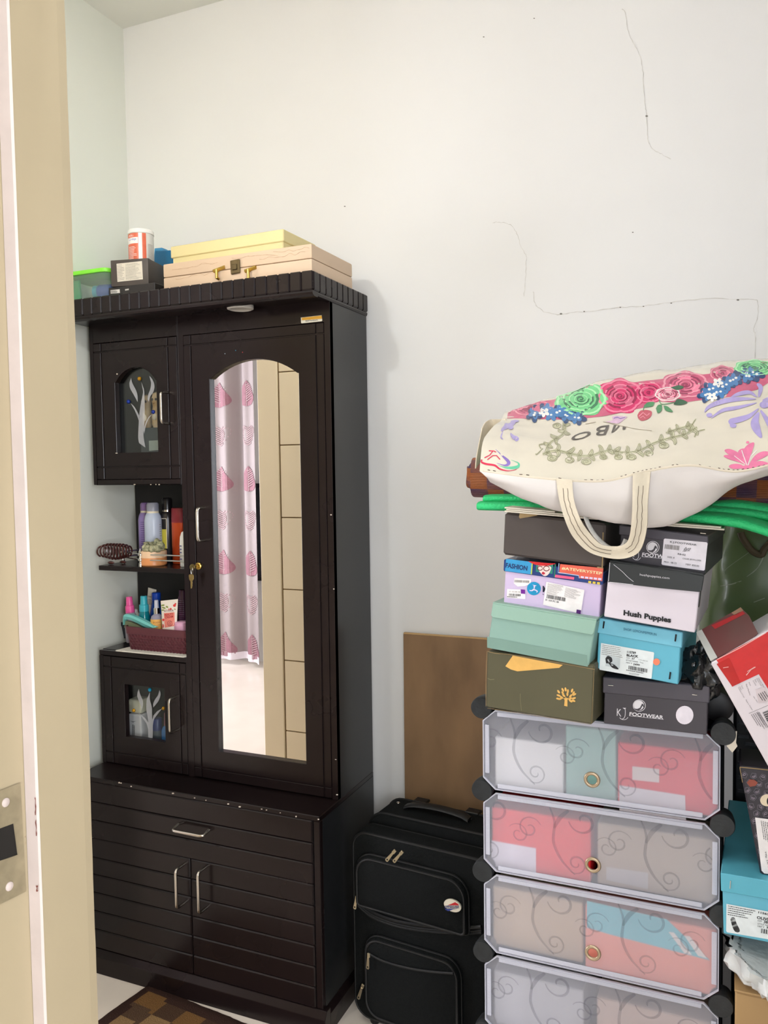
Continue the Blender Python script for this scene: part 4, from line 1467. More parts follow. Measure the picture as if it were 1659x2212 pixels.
print_poly(FT, stroke(ell(367, 1346.5, 5, 5.8, 20), 0.8) + stroke([(366, 1351), (365, 1347), (367, 1343), (370, 1343)], 0.8) + stroke([(368, 1351), (368, 1347), (370, 1345)], 0.8), 'line_emblem', ink('plum', (130, 60, 70)), pnl, lift=0.0012)
print_poly(FT, [ell(352, 1307.5, 4, 1.8, 10, -0.2), ell(354, 1313, 4.5, 1.8, 10, 0.3), ell(352, 1318, 3, 1.6, 10, -0.1), ell(361, 1311, 3, 2, 10, 0.6), ell(378, 1316, 2, 1.2, 8, 0.5)], 'printed_leaves', ink('leafgreen', (136, 150, 70)), t)
print_poly(FT, [ell(377, 1308, 3.2, 3, 10), ell(379, 1304.5, 2, 2, 8), ell(353, 1339, 2.5, 3, 8), ell(352.5, 1352, 2, 4, 8), ell(369, 1315.5, 2, 2.4, 8), ell(365, 1316, 1.5, 1.5, 8)], 'printed_flowers', ink('rose_red', (216, 62, 60)), t)
# pink jar at the right
c = upright(392, 1.985)
k = mpp(c)
t = thing('pink_jar', 'pink lidded jar at the right end of the basket beside the cream tube', 'jar', c, G_T)
MB().lathe(c, [(15 * k, 0), (16 * k, 0.003), (16 * k, atx_row(1350, c) - c.z)], 24).build('jar_body', mk('pink_jar', (226, 170, 196), 0.3, var=(9, 0.04)), t)
MB().lathe(c + Vector((0, 0, atx_row(1350, c) - c.z)), [(15.4 * k, 0), (15.4 * k, 0.008), (13 * k, 0.011), (0, 0.0115)], 24).build('jar_lid', mk('pink_jar_lid', (232, 176, 204), 0.3, var=(9, 0.04)), t)
# purple tall bottle behind
c = upright(397, 2.08)
k = mpp(c)
c.z = ZI
t = thing('plum_bottle', 'tall dark plum bottle with fine print, behind the pink jar', 'bottle', c, G_T)
H = atx_row(1274, c) - c.z
MB().lathe(c, [(10 * k, 0), (11 * k, 0.003), (11 * k, H * 0.86), (9 * k, H * 0.9), (9 * k, H), (0, H)], 20).build('bottle_body', mk('plum_plastic', (84, 42, 72), 0.25, var=(8, 0.08)), t)
fa = front_angle(c)
mb = MB()
for kk in range(12):
    z = c.z + H * (0.4 + 0.037 * kk)
    mb.grid(wrap(c, 11 * k + 0.0006, fa - 60, fa + 5, z, z + 0.0012, 6))
mb.build('printed_lines', ink('pale_plum', (150, 116, 146)), t, recalc=False)
# teal brush lying over the rim
M_teal = mk('aqua_plastic', (118, 196, 190), 0.32, var=(9, 0.05))
t = thing('aqua_brush', 'aqua curved plastic brush lying across the front of the basket', 'brush', at(290, 1350, yB + 0.012), G_T)
top = crv([(265.5, 1350), (266, 1332), (271, 1327), (283, 1329), (300, 1336), (318, 1345), (336, 1355.5)], 5)
bot = crv([(268, 1350), (268.5, 1341), (273, 1337.5), (283, 1340), (298, 1347), (312, 1354), (327, 1358)], 5)
yt = yB + 0.010
rows = [[at(x, y, yt) for x, y in top], [at(x, y, yt - 0.004) for x, y in [((a[0] + b[0]) / 2, (a[1] + b[1]) / 2) for a, b in zip(top, bot)]], [at(x, y, yt) for x, y in bot]]
rows += [[p + Vector((0, 0.014, 0)) for p in rows[2]], [p + Vector((0, 0.014, 0)) for p in rows[0]], rows[0]]
MB().grid(rows).build('brush_back', M_teal, t)
inner = [(269, 1350), (271, 1341), (283, 1343.5), (297, 1350), (306, 1356), (285, 1358), (268, 1356)]
MB().prism([at(x, y, yt + 0.004) for x, y in inner], (0, 0.008, 0)).build('brush_pad', mk('olive_pad', (110, 116, 88), 0.7, var=(30, 0.1)), t)
# white round caps peeping
c = at(293, 1318, 2.06)
c.z = ZI
t = thing('white_capped_bottle', 'small white capped bottle between the pink and teal bottles', 'bottle', c, G_T)
MB().lathe(c, [(7 * mpp(c), 0), (7 * mpp(c), atx_row(1325, c) - c.z), (5 * mpp(c), atx_row(1322, c) - c.z), (4.5 * mpp(c), atx_row(1317, c) - c.z), (0, atx_row(1315, c) - c.z)], 18).build('bottle_body', M_white, t)
# dark tub behind the basket
t = thing('dark_tub', 'small smoke-dark plastic tub standing left behind the maroon basket', 'tub', (-1.705, 2.1, ZN))
q0 = at(255, 1390, 2.09)
zt2 = at(258, 1343, 2.09).z
x_ = at(254, 1345, 2.09).x
rows = []
for z, g in ((ZN + 0.0003, 0.010), (zt2 - 0.012, 0.0), (zt2 - 0.012, -0.002), (zt2, -0.002), (zt2, 0.001), (ZN + 0.004, 0.012)):
    L = [(x, y, z) for x, y in rrect(x_ + g, 2.085 + g, x_ + 0.085 - g, 2.15 - g, 0.01, 3)]
    rows.append(L + [L[0]])
mb = MB().grid(rows, False)
kk = len(rows[0])
mb.f.append(list(range(kk - 1))); mb.sm.append(False)
mb.f.append([5 * kk + i for i in range(kk - 1)]); mb.sm.append(False)
mb.build('tub_body', mk('smoke_plastic', (40, 44, 52), 0.2, var=(8, 0.1)), t)

# ================================================================== BEHIND THE CABINET GLASS
ZU = 1.4635
t0 = Vector((at(331, 978, 2.03).x, 2.03, ZU + 0.0005))
bx0 = thing('display_box', 'dark grey box with pale label inside the upper glass cabinet', 'box', t0)
zt3 = at(331, 924, 2.01).z
bx('box_body', mk('slate_card', (58, 64, 68), 0.5, var=(8, 0.06)), bx0, t0.x - 0.022, 2.0, ZU + 0.0005, t0.x + 0.06, 2.07, zt3)
FBX = Flat((0, 2.0, 0), (0, -1, 0))
print_poly(FBX, [(322, 952), (342, 951), (342.5, 972), (322.5, 974)], 'label', ink('grey_label', (160, 166, 158)), bx0)
M_fig = mk('figurine_cream', (190, 164, 128), 0.5, var=(30, 0.15), rgb2=(120, 90, 60))
for i, (px, pt, col, lb) in enumerate(((318, 852, M_fig, 'brown and cream owl figurine behind the etched glass of the upper cabinet'), (340, 846, mk('figurine_gold', (196, 150, 84), 0.4, var=(20, 0.15), rgb2=(226, 200, 170)), 'golden figurine beside the owl, half hidden by the cabinet door handle'))):
    c = at(px, 920, 2.03 - 0.008 * i)
    c.z = zt3 + 0.0005
    k = mpp(c)
    H = atx_row(pt, c) - c.z
    f = thing('figurine', lb, 'figurine', c)
    r = 12.5 * k
    MB().lathe(c, [(r * 0.7, 0), (r * 0.95, H * 0.1), (r, H * 0.35), (r * 0.75, H * 0.58), (r * 0.8, H * 0.66), (r * 0.95, H * 0.8), (r * 0.7, H * 0.95), (0, H)], 22, squash=0.8).build('figurine_body', col, f)
    for s_ in (-1, 1):
        e = c + Vector((s_ * r * 0.38, -r * 0.72, H * 0.78))
        MB().ball(e, r * 0.24, 10, 1, 0.5, 1).build('eye', mk('figurine_eye', (50, 38, 34), 0.3, var=(20, 0.1)), f)
    MB().ball(c + Vector((0, -r * 0.72, H * 0.3)), r * 0.5, 12, 1, 0.4, 1.3).build('belly', mk('figurine_belly', (222, 206, 186), 0.5, var=(20, 0.05)), f)
    MB().lathe(c + Vector((0, -r * 0.74, H * 0.68)), [(r * 0.12, 0), (0, r * 0.3)], 8, (0, -1, -0.5)).build('beak', mk('figurine_beak', (196, 130, 60), 0.4, var=(20, 0.05)), f)
ZL2 = ZL + 0.0155
yq = 1.985
x0_, x1_ = at(277, 1550, yq).x, at(304, 1550, yq).x
ztb = at(290, 1512, yq).z
zsp = at(290, 1541, yq).z
t = thing('white_squared_bottle', 'white square bottle with ivory cap behind the lower cabinet glass', 'bottle', ((x0_ + x1_) / 2, yq + 0.03, ZL2))
bx('bottle_body', mk('white_pack', (214, 208, 212), 0.35, var=(8, 0.03)), t, x0_, yq, ZL2 + 0.0004, x1_, yq + 0.05, zsp - 0.003, bevel=0.006, seg=3)
bx('bottle_cap', mk('ivory_cap', (216, 208, 186), 0.4, var=(8, 0.03)), t, x0_, yq + 0.001, zsp, x1_, yq + 0.049, ztb, bevel=0.007, seg=3)
FQ = Flat((0, yq, 0), (0, -1, 0))
print_lines(FQ, (292, 1594), (292, 1562), (286, 1594), 2, 'printed_lines', ink('blackish', (40, 38, 38)), t, fill=0.5, seed=6)
print_poly(FQ, [(281, 1557), (288, 1558.5), (295, 1557), (288, 1560)], 'printed_mark', ink('blackish', (40, 38, 38)), t)
c = at(340, 1580, 2.0)
c.z = ZL2 + 0.0004
k = mpp(c)
H = atx_row(1551, c) - c.z
t = thing('navy_capped_jar', 'clear jar with navy lid and dark label behind the lower cabinet glass', 'jar', c)
MB().lathe(c, [(9 * k, 0), (10 * k, 0.003), (10 * k, H * 0.7)], 20).build('jar_body', mk('jar_smoke', (90, 96, 104), 0.15, var=(8, 0.05)), t)
MB().lathe(c + Vector((0, 0, H * 0.7)), [(10.4 * k, 0), (10.4 * k, H * 0.28), (9 * k, H * 0.3), (0, H * 0.3)], 20).build('jar_lid', mk('navy_lid', (28, 42, 104), 0.35, var=(8, 0.05)), t)
c = at(358, 1580, 2.0)
c.z = ZL2 + 0.0004
H = atx_row(1540, c) - c.z
t = thing('azure_bottle', 'azure blue bottle beside the navy jar behind the lower cabinet glass', 'bottle', c)
MB().lathe(c, [(8 * k, 0), (9 * k, 0.003), (9 * k, H * 0.62), (5 * k, H * 0.7), (3 * k, H * 0.72)], 20).build('bottle_body', mk('azure_plastic', (70, 130, 200), 0.25, var=(8, 0.08)), t)
MB().lathe(c + Vector((0, 0, H * 0.72)), [(3.5 * k, 0), (2.5 * k, H * 0.28), (0, H * 0.28)], 14).build('nozzle', mk('nozzle_pink', (150, 90, 100), 0.35, var=(8, 0.05)), t)

# ================================================================== FROSTED STORAGE UNIT
def frosted(name, rgb, rough, haze, clear=0.2):
    m = bpy.data.materials.new(name)
    m.use_nodes = True
    nt = m.node_tree
    p = nt.nodes['Principled BSDF']
    p.inputs['Base Color'].default_value = lin(rgb)
    p.inputs['Transmission Weight'].default_value = 1.0
    p.inputs['Roughness'].default_value = rough
    p.inputs['IOR'].default_value = 1.12
    d = nt.nodes.new('ShaderNodeBsdfDiffuse')
    d.inputs['Color'].default_value = lin((232, 231, 240))
    n = nt.nodes.new('ShaderNodeTexNoise')
    n.inputs['Scale'].default_value = 3.0
    tc = nt.nodes.new('ShaderNodeTexCoord')
    nt.links.new(tc.outputs['Object'], n.inputs['Vector'])
    r = nt.nodes.new('ShaderNodeMapRange')
    r.inputs['To Min'].default_value = haze * 0.9
    r.inputs['To Max'].default_value = haze * 1.1
    nt.links.new(n.outputs['Fac'], r.inputs['Value'])
    tr = nt.nodes.new('ShaderNodeBsdfTransparent')
    m0 = nt.nodes.new('ShaderNodeMixShader')
    m0.inputs[0].default_value = clear
    nt.links.new(p.outputs[0], m0.inputs[1])
    nt.links.new(tr.outputs[0], m0.inputs[2])
    mx = nt.nodes.new('ShaderNodeMixShader')
    nt.links.new(r.outputs['Result'], mx.inputs[0])
    nt.links.new(m0.outputs[0], mx.inputs[1])
    nt.links.new(d.outputs[0], mx.inputs[2])
    out = nt.nodes['Material Output']
    nt.links.new(mx.outputs[0], out.inputs['Surface'])
    return m


M_frost = frosted('frosted_plastic', (252, 252, 255), 0.27, 0.18, 0.17)
M_frost2 = frosted('frosted_rim', (236, 238, 248), 0.42, 0.52)
M_swirl = mk('swirl_print', (120, 120, 132), 0.5, var=(30, 0.06), alpha=0.3)
M_bp = mk('black_panel_plastic', (17, 18, 19), 0.9, var=(12, 0.12), spec=0.04)
M_conn = mk('black_connector', (30, 33, 35), 0.5, var=(90, 0.25), bump=(200, 0.15))
M_ringb = mk('ring_bronze', (176, 156, 130), 0.32, 0.7, var=(50, 0.12))

UY = 1.5
UX0, UX1 = -0.4395, -0.0155
PITCHZ = 0.1617
UZT = 1.022
unit = thing('storage_unit', 'black-framed modular storage unit with frosted swirl-print drop doors stacked in a column', 'storage unit', ((UX0 + UX1) / 2, UY + 0.19, 0))
UB = UY + 0.37
mb = MB()
mb.box(UX0 - 0.004, UY + 0.014, 0.03, UX0 + 0.002, UB, UZT - 0.003)
mb.build('side_panel', M_bp, unit)
MB().box(UX1 - 0.002, UY + 0.014, 0.03, UX1 + 0.004, UB, UZT - 0.003).build('side_panel', M_bp, unit)
MB().box(UX0 + 0.0021, UB - 0.005, 0.03, UX1 - 0.0021, UB, UZT - 0.003).build('back_panel', M_bp, unit)
ZR = [UZT - PITCHZ * k for k in range(7)]
for k in range(7):
    z = ZR[k]
    bx('shelf_panel', M_bp, unit, UX0 + 0.0021, UY + 0.016, z - 0.006, UX1 - 0.0021, UB - 0.0051, z - 0.002, bevel=0)
for z in ZR:
    for x in (UX0 - 0.003, UX1 + 0.004):
        m = MB()
        m.lathe((x, UY + 0.012, z - 0.002), [(0.018, -0.02), (0.0205, 0), (0.0205, 0.0155), (0.0195, 0.017), (0, 0.0171)], 30, (0, -1, 0))
        m.build('connector', M_conn, unit)


def door_poly(z0, z1, c=0.024, e=0.0):
    x0, x1 = UX0 - e, UX1 + e
    return [(x0 + c, z0), (x1 - c, z0), (x1, z0 + c * 0.9), (x1, z1 - c * 0.9), (x1 - c, z1), (x0 + c, z1), (x0, z1 - c * 0.9), (x0, z0 + c * 0.9)]


knob_px = [(1279, 1684), (1281, 1868), (1281, 2058)]
swirls_unit = []
for k in range(6):
    z1, z0 = ZR[k] - 0.004, ZR[k + 1] + 0.003
    kx = -0.243
    if k < 3:
        kp = at(knob_px[k][0], knob_px[k][1], UY)
        kx, kz = kp.x, kp.z
    else:
        kz = z0 + 0.036
    hole = [(kx + 0.0095 * math.cos(2 * math.pi * i / 18), kz + 0.0095 * math.sin(2 * math.pi * i / 18)) for i in range(18)]
    d = plate(MB(), door_poly(z0, z1), [hole], UY, UY + 0.0016).build('frosted_door', M_frost, unit)
    # folded rim round the door, and the raised ribbed strips
    rim = MB()
    P = door_poly(z0, z1)
    Q = [(p[0] * 1.0, p[1]) for p in door_poly(z0 + 0.0015, z1 - 0.0015, 0.0236, -0.0015)]
    n = len(P)
    rim.add([(p[0], UY - 0.0045, p[1]) for p in P] + [(p[0], UY - 0.0001, p[1]) for p in P] + [(q[0], UY - 0.0045, q[1]) for q in Q] + [(q[0], UY - 0.0001, q[1]) for q in Q],
            [(i, (i + 1) % n, n + (i + 1) % n, n + i) for i in range(n)] + [(2 * n + i, 3 * n + i, 3 * n + (i + 1) % n, 2 * n + (i + 1) % n) for i in range(n)] +
            [(i, 2 * n + i, 2 * n + (i + 1) % n, (i + 1) % n) for i in range(n)] + [(n + i, n + (i + 1) % n, 3 * n + (i + 1) % n, 3 * n + i) for i in range(n)])
    rim.build('door_rim', M_frost2, d)
    w = 0.0085
    for a, b, c_, e in ((UX0 + 0.028, z1 - 0.003 - w, UX1 - 0.028, z1 - 0.003), (UX0 + 0.028, z0 + 0.003, UX1 - 0.028, z0 + 0.003 + w)):
        MB().box(a, UY - 0.003, b, c_, UY - 0.0002, e).build('rim_strip', M_frost2, d, bevel=0.001)
    for a, c_ in ((UX0 + 0.0035, UX0 + 0.0035 + w), (UX1 - 0.0035 - w, UX1 - 0.0035)):
        MB().box(a, UY - 0.003, z0 + 0.030, c_, UY - 0.0002, z1 - 0.030).build('rim_strip', M_frost2, d, bevel=0.001)
    tk = MB()
    for i in range(60):
        x = UX0 + 0.034 + (UX1 - UX0 - 0.068) * i / 59
        tk.box(x, UY - 0.0036, z1 - 0.0095, x + 0.0012, UY - 0.0028, z1 - 0.0055)
    for i in range(16):
        z = z0 + 0.034 + (z1 - z0 - 0.068) * i / 15
        for x in (UX0 + 0.006, UX1 - 0.0095):
            tk.box(x, UY - 0.0036, z, x + 0.004, UY - 0.0028, z + 0.0012)
    tk.build('rim_stitches', M_frost2, d, kind='stuff')
    tor = MB()
    R0, r0 = 0.0118, 0.0032
    tor.grid([[(kx + (R0 + r0 * math.cos(b)) * math.cos(a), UY - 0.001 - r0 * 0.8 * math.sin(b), kz + (R0 + r0 * math.cos(b)) * math.sin(a)) for a in [2 * math.pi * i / 28 for i in range(29)]] for b in [2 * math.pi * j / 10 for j in range(11)]])
    tor.build('finger_ring', M_ringb, d)
    # printed swirls
    FDk = Flat((0, UY, 0), (0, -1, 0))
    sw = MB()
    rg = random.Random(20 + k)

    def ribbon(pts, w):
        n = len(pts)
        L = []
        for i in range(n):
            a, b = pts[max(0, i - 1)], pts[min(n - 1, i + 1)]
            dx, dz = b[0] - a[0], b[1] - a[1]
            l = math.hypot(dx, dz) or 1
            ww = w * (0.35 + 0.65 * math.sin(math.pi * (i + 0.4) / n)) / 2
            L.append((pts[i], (-dz / l * ww, dx / l * ww)))
        rows = [[(p[0] + s * q[0], UY - 0.0006, p[1] + s * q[1]) for p, q in L] for s in (-1, 1)]
        ok = [UX0 + 0.012 < p[0] < UX1 - 0.012 and z0 + 0.012 < p[1] < z1 - 0.012 for p, q in L]
        for i in range(n - 1):
            if ok[i] and ok[i + 1]:
                sw.add([rows[0][i], rows[0][i + 1], rows[1][i + 1], rows[1][i]], [(0, 1, 2, 3)])

    def spiral(cx, cz, r, turns, a0, sgn, w):
        n = int(26 * turns)
        ribbon([(cx + r * (1 - 0.82 * i / n) * math.cos(a0 + sgn * 2 * math.pi * turns * i / n), cz + r * (1 - 0.82 * i / n) * math.sin(a0 + sgn * 2 * math.pi * turns * i / n)) for i in range(n + 1)], w)

    off = (0.0, -0.09, -0.13, 0.03, -0.06, 0.05)[k]
    zc = (z0 + z1) / 2
    for j in range(-1, 4):
        bxx = UX0 + 0.04 + off + 0.165 * j
        stem_ = crv([(bxx + 0.012, z1 - 0.01), (bxx + 0.022, z1 - 0.04), (bxx + 0.02, zc), (bxx + 0.034, z0 + 0.045), (bxx + 0.06, z0 + 0.02)], 8)
        ribbon(stem_, 0.0055)
        ribbon(crv([(bxx + 0.05, z1 - 0.012), (bxx + 0.032, z1 - 0.03), (bxx + 0.021, z1 - 0.052)], 6), 0.008)
        spiral(bxx + 0.062, z0 + 0.042, 0.020, 1.4, -2.2, 1, 0.0035)
        spiral(bxx - 0.026, zc + 0.018, 0.024, 1.3, 0.4, 1, 0.0035)
        spiral(bxx + 0.075, z1 - 0.03, 0.027, 1.0, 3.3, 1, 0.005)
        spiral(bxx + 0.118, zc + 0.004, 0.021, 1.3, 2.6, -1, 0.003)
    sw.build('printed_swirls', M_swirl, d, recalc=False, weld=0, kind='stuff')

# what the frosted doors veil
G_IN = 'boxes inside the frosted storage unit'
M_in = {}


def inbox(name, label, x0, x1, row, h, rgb, y=0.012, cat='box', d=0.25, z=0.0):
    zf = ZR[row + 1] - 0.0019
    m = mk('inner_%d_%d_%d' % rgb, rgb, 0.6, var=(5, 0.05))
    return bx(name, m, None, x0, UY + 0.016 + y, zf + z, x1, UY + 0.016 + y + d, zf + z + h, bevel=0.002, label=label, cat=cat, group=G_IN)


def X_(p):
    return at(p, 1650, UY + 0.03).x


def inlid(par, rgb, q, name='printed_panel', y=0.0):
    Yp = UY + 0.016 + 0.012 + y
    F = Flat((0, Yp, 0), (0, -1, 0))
    print_poly(F, q, name, mk('inner_%d_%d_%d' % rgb, rgb, 0.6, var=(5, 0.05)), par, lift=0.001)


inbox('shoe_box', 'white shoe box veiled behind the top frosted door at the left', X_(1070), X_(1217), 0, 0.098, (246, 244, 240))
inbox('shoe_box', 'mint green box veiled behind the top frosted door in the middle', X_(1222), X_(1331), 0, 0.135, (150, 196, 182), 0.014)
o = inbox('shoe_box', 'red and white shoe box veiled behind the top frosted door at the right', X_(1335), UX1 - 0.004, 0, 0.115, (240, 34, 58))
inlid(o, (244, 236, 240), [(1338, 1696), (1480, 1718), (1482, 1776), (1338, 1757)])
inlid(o, (240, 226, 220), [(1366, 1655), (1424, 1661), (1424, 1690), (1366, 1684)])
o = inbox('shoe_box', 'red shoe box with white end label veiled behind the second frosted door', X_(1062), X_(1276), 1, 0.118, (242, 36, 42))
inlid(o, (240, 232, 242), [(1062, 1815), (1158, 1832), (1158, 1890), (1062, 1880)])
o = inbox('shoe_box', 'taupe shoe box veiled behind the second frosted door at the right', X_(1290), UX1 - 0.006, 1, 0.118, (190, 172, 152), 0.016)
inlid(o, (200, 192, 190), [(1310, 1872), (1400, 1885), (1400, 1920), (1310, 1900)], y=0.004)
o = inbox('shoe_box', 'tan shoe box veiled behind the third frosted door at the left', X_(1062), X_(1258), 2, 0.118, (196, 168, 136), 0.016)
o = inbox('shoe_box', 'coral box with turquoise striped lid veiled behind the third frosted door', X_(1266), UX1 - 0.004, 2, 0.122, (255, 150, 128), 0.004)
inlid(o, (112, 200, 212), [(1268, 1945), (1440, 1985), (1534, 2074), (1318, 2018), (1268, 2003)], y=-0.008)
inlid(o, (244, 236, 228), [(1444, 2012), (1456, 2014), (1495, 2062), (1478, 2058)], y=-0.0095)
inlid(o, (244, 236, 228), [(1478, 2020), (1490, 2022), (1528, 2070), (1508, 2064)], y=-0.0095)
inbox('shoe_box', 'grey shoe box veiled behind the fourth frosted door at the left', X_(1064), X_(1260), 3, 0.11, (190, 188, 190))
inbox('shoe_box', 'peach carton veiled behind the fourth frosted door at the right', X_(1288), UX1 - 0.01, 3, 0.10, (210, 182, 164), 0.02)

# ================================================================== SHOE BOXES STACKED ON THE UNIT
class QBox:
    """a box from three corners of its front in the photograph, front face turned by yaw (right end nearer when positive)"""
    def __init__(s, BL, BR, TL, y0, yaw, depth, lid=None, pitch=0.0):
        s.N = Vector((-math.sin(R(yaw)), -math.cos(R(yaw)), math.tan(R(pitch)))).normalized()
        s.F = Flat(at(BL[0], BL[1], y0), s.N)
        s.O = s.F.pt(*BL)
        s.U = s.F.pt(*BR) - s.O
        s.V = s.F.pt(*TL) - s.O
        s.D = -s.N * depth

    def root(s, name, label, cat='shoe box', group='shoe boxes stacked on the storage unit'):
        s.t = thing(name, label, cat, s.O + s.U / 2 + s.D / 2, group)
        return s.t

    def body(s, mat, v0=0.0, v1=1.0, name='box_body', grow=0.0, bevel=0.0015):
        u, n = s.U.normalized() * grow, s.N * grow
        return MB().para(s.O + s.V * v0 - u + n, s.U + u * 2, s.V * (v1 - v0), s.D - n * 2).build(name, mat, s.t, bevel=bevel)


M_edge = mk('raw_board_edge', (150, 126, 88), 0.8, var=(30, 0.2))
# olive box
M_ol = mk('olive_card', (82, 78, 56), 0.6, var=(4, 0.12), bump=(40, 0.05))
M_gold = ink('ochre', (218, 170, 92))
b = QBox((1049, 1528), (1280, 1566), (1052, 1406), 1.450, 6, 0.29)
t = b.root('shoe_box', 'olive green box with gold tree emblem, lowest of the left stack')
b.body(M_ol, bevel=0.003)
print_poly(b.F, [(1108, 1416), (1216, 1436), (1208, 1442.5), (1118, 1450), (1104, 1446), (1092, 1439)], 'printed_shape', M_gold, t)
tre = []
for x, y, a in ((1227, 1493, 90), (1216, 1497, 60), (1239, 1497, 120), (1207, 1494, 55), (1236, 1491.5, 110), (1226, 1499, 90), (1207, 1502, 20), (1218, 1502, 45), (1233, 1503, 130), (1241, 1500, 150), (1216, 1490, 62), (1222, 1489, 80), (1206, 1509, 10), (1213, 1506, 35), (1240, 1508, 165), (1232, 1509, 150), (1210, 1509.5, -15), (1239, 1513.5, 200), (1233, 1514, 215)):
    a = R(a)
    tre.append(ell(x, y, 4.6, 2.2, 12, a))
tre.append([(1219, 1524.5), (1226, 1526), (1226, 1512), (1229, 1507), (1225, 1508), (1222, 1505), (1221, 1508.5), (1217, 1507), (1220, 1512)])
print_poly(b.F, tre, 'tree_emblem', M_gold, t)
# worn edges
print_poly(b.F, stroke(crv([(1053, 1407), (1070, 1411), (1100, 1414), (1180, 1427), (1285, 1446)], 4), 1.3) + stroke([(1283, 1448), (1281, 1500), (1278, 1562)], 0.8) + stroke([(1053, 1529.5), (1120, 1540), (1200, 1552), (1276, 1565)], 0.8) + stroke([(1052, 1406), (1050, 1470), (1050, 1526)], 0.8), 'edge_wear_glint', M_edge, t, lift=0.0006)
print_poly(b.F, stroke([(1053, 1465), (1060, 1468), (1068, 1467)], 1.4) + stroke([(1124, 1498), (1124, 1512), (1127, 1535)], 0.9), 'crease', mk('crease_light', (120, 114, 84), 0.7, var=(30, 0.1)), t)
# mint box
M_mint = mk('mint_card', (134, 166, 154), 0.55, var=(4, 0.04))
M_mint2 = mk('mint_card_lid', (144, 176, 160), 0.55, var=(4, 0.03))
b = QBox((1052, 1400), (1271, 1440.5), (1067, 1305), 1.444, 5, 0.25)
t = b.root('shoe_box', 'mint green box with flap lid, on the olive box')
b.body(M_mint, 0.02, 0.97)
print_poly(b.F, [(1052.5, 1375), (1268, 1415), (1270, 1440), (1052.5, 1399)], 'printed_band', mk('mint_lower_band', (118, 148, 136), 0.55, var=(4, 0.03)), t, lift=0.0005)
# lid: front flap hanging proud of the body
fl_ = [(1066, 1303), (1062, 1329), (1066, 1333), (1180, 1352), (1279, 1371), (1284, 1366), (1290, 1340), (1180, 1322)]
mb = MB()
mb.prism([b.F.pt(x, y, 0.004) for x, y in fl_], -b.N * 0.003)
mb.build('lid_flap', M_mint2, t, bevel=0.0008)
O_ = b.F.pt(1066, 1303, 0.004)
U_ = b.F.pt(1290, 1340, 0.004) - O_
MB().para(O_ - Vector((0, 0, 0.0001)), U_, Vector((0, 0, 0.0028)), b.D * 1.02).build('lid_top', M_mint2, t, bevel=0.0008)
# lilac box with picture lid
M_lilac = mk('lilac_card', (202, 184, 214), 0.35, var=(4, 0.03))
M_purple = ink('purple_patch', (110, 30, 140))
b = QBox((1088, 1302), (1294, 1335), (1093, 1207), 1.454, 3, 0.25)
t = b.root('shoe_box', 'lilac box with colourful fashion print lid, third of the left stack')
b.body(M_lilac, 0, 0.74)
lid = b.body(mk('lid_blue_card', (36, 60, 120), 0.3, var=(5, 0.05)), 0.72, 0.985, 'box_lid', 0.003)
F = Flat(b.F.pt(1090, 1240, 0.003), b.N)


def zl(L):   # from the 6.381x enlargement of 1070,1180
    return [(1070 + x / 6.381, 1180 + y / 6.381) for x, y in L]


blk = ink('blackish', (40, 38, 38))
print_poly(F, zl([(150, 172), (505, 215), (490, 385), (135, 340)]), 'printed_panel', ink('sky_blue', (60, 150, 200), 0.3), lid)
print_text(F, 'FASHION', zl([(142, 292)])[0], zl([(440, 338)])[0], zl([(150, 225)])[0], 'lettering', ink('navy', (26, 44, 96)), lid, bold=0.03)
print_poly(F, zl([(505, 215), (520, 217), (505, 388), (488, 385)]), 'printed_panel', ink('lime', (190, 200, 70)), lid)
print_poly(F, zl([(565, 225), (800, 250), (790, 380), (560, 350)]), 'printed_hair', ink('teal_green', (40, 130, 110)), lid, lift=0.001)
print_poly(F, zl(crv([(590, 270), (690, 262), (770, 285), (760, 340), (730, 390), (690, 410), (650, 392), (600, 330), (590, 270)], 4)), 'printed_face', ink('pale_skin', (238, 214, 206)), lid, lift=0.0013)
print_poly(F, zl(crv([(455, 205), (520, 240), (600, 262), (700, 268), (800, 250), (832, 235), (740, 232), (520, 210)], 4)), 'printed_hat', ink('hat_red', (196, 30, 36)), lid, lift=0.0016)
gl = [zl([(x, y)])[0] for x, y in ((620, 302), (708, 305))]
print_poly(F, stroke(ell(gl[0][0], gl[0][1], 5.3, 4.4, 18), 1.7) + stroke(ell(gl[1][0], gl[1][1], 6.2, 5.2, 18), 1.7), 'printed_glasses', ink('maroon_ink', (110, 24, 40)), lid, lift=0.0017)
print_poly(F, zl(crv([(640, 372), (660, 350), (690, 372), (665, 390), (640, 372)], 4)), 'printed_lips', ink('lip_red', (186, 30, 56)), lid, lift=0.0017)
print_poly(F, zl([(820, 245), (835, 247), (825, 425), (808, 422)]), 'printed_panel', ink('green_bar', (40, 120, 90)), lid)
print_poly(F, zl([(895, 245), (1490, 300), (1475, 480), (1160, 440), (1150, 400), (880, 370)]), 'printed_panel', ink('coral_panel', (222, 98, 78), 0.3), lid)
print_text(F, '#ATEVERYSTEP', zl([(915, 322)])[0], zl([(1470, 396)])[0], zl([(920, 280)])[0], 'lettering', ink('cream_letters', (240, 220, 170)), lid, bold=0.02)
print_poly(F, zl([(828, 390), (1090, 425), (1085, 460), (822, 428)]), 'printed_panel', ink('pink_band', (226, 90, 130)), lid, lift=0.0011)
print_poly(F, [zl([(1180 + 60 * i, 410 + 6 * i), (1225 + 60 * i, 416 + 6 * i), (1222 + 60 * i, 440 + 7 * i), (1176 + 60 * i, 434 + 7 * i)]) for i in range(5)], 'printed_patches', ink('pale_lavender', (220, 206, 236)), lid, lift=0.0013)
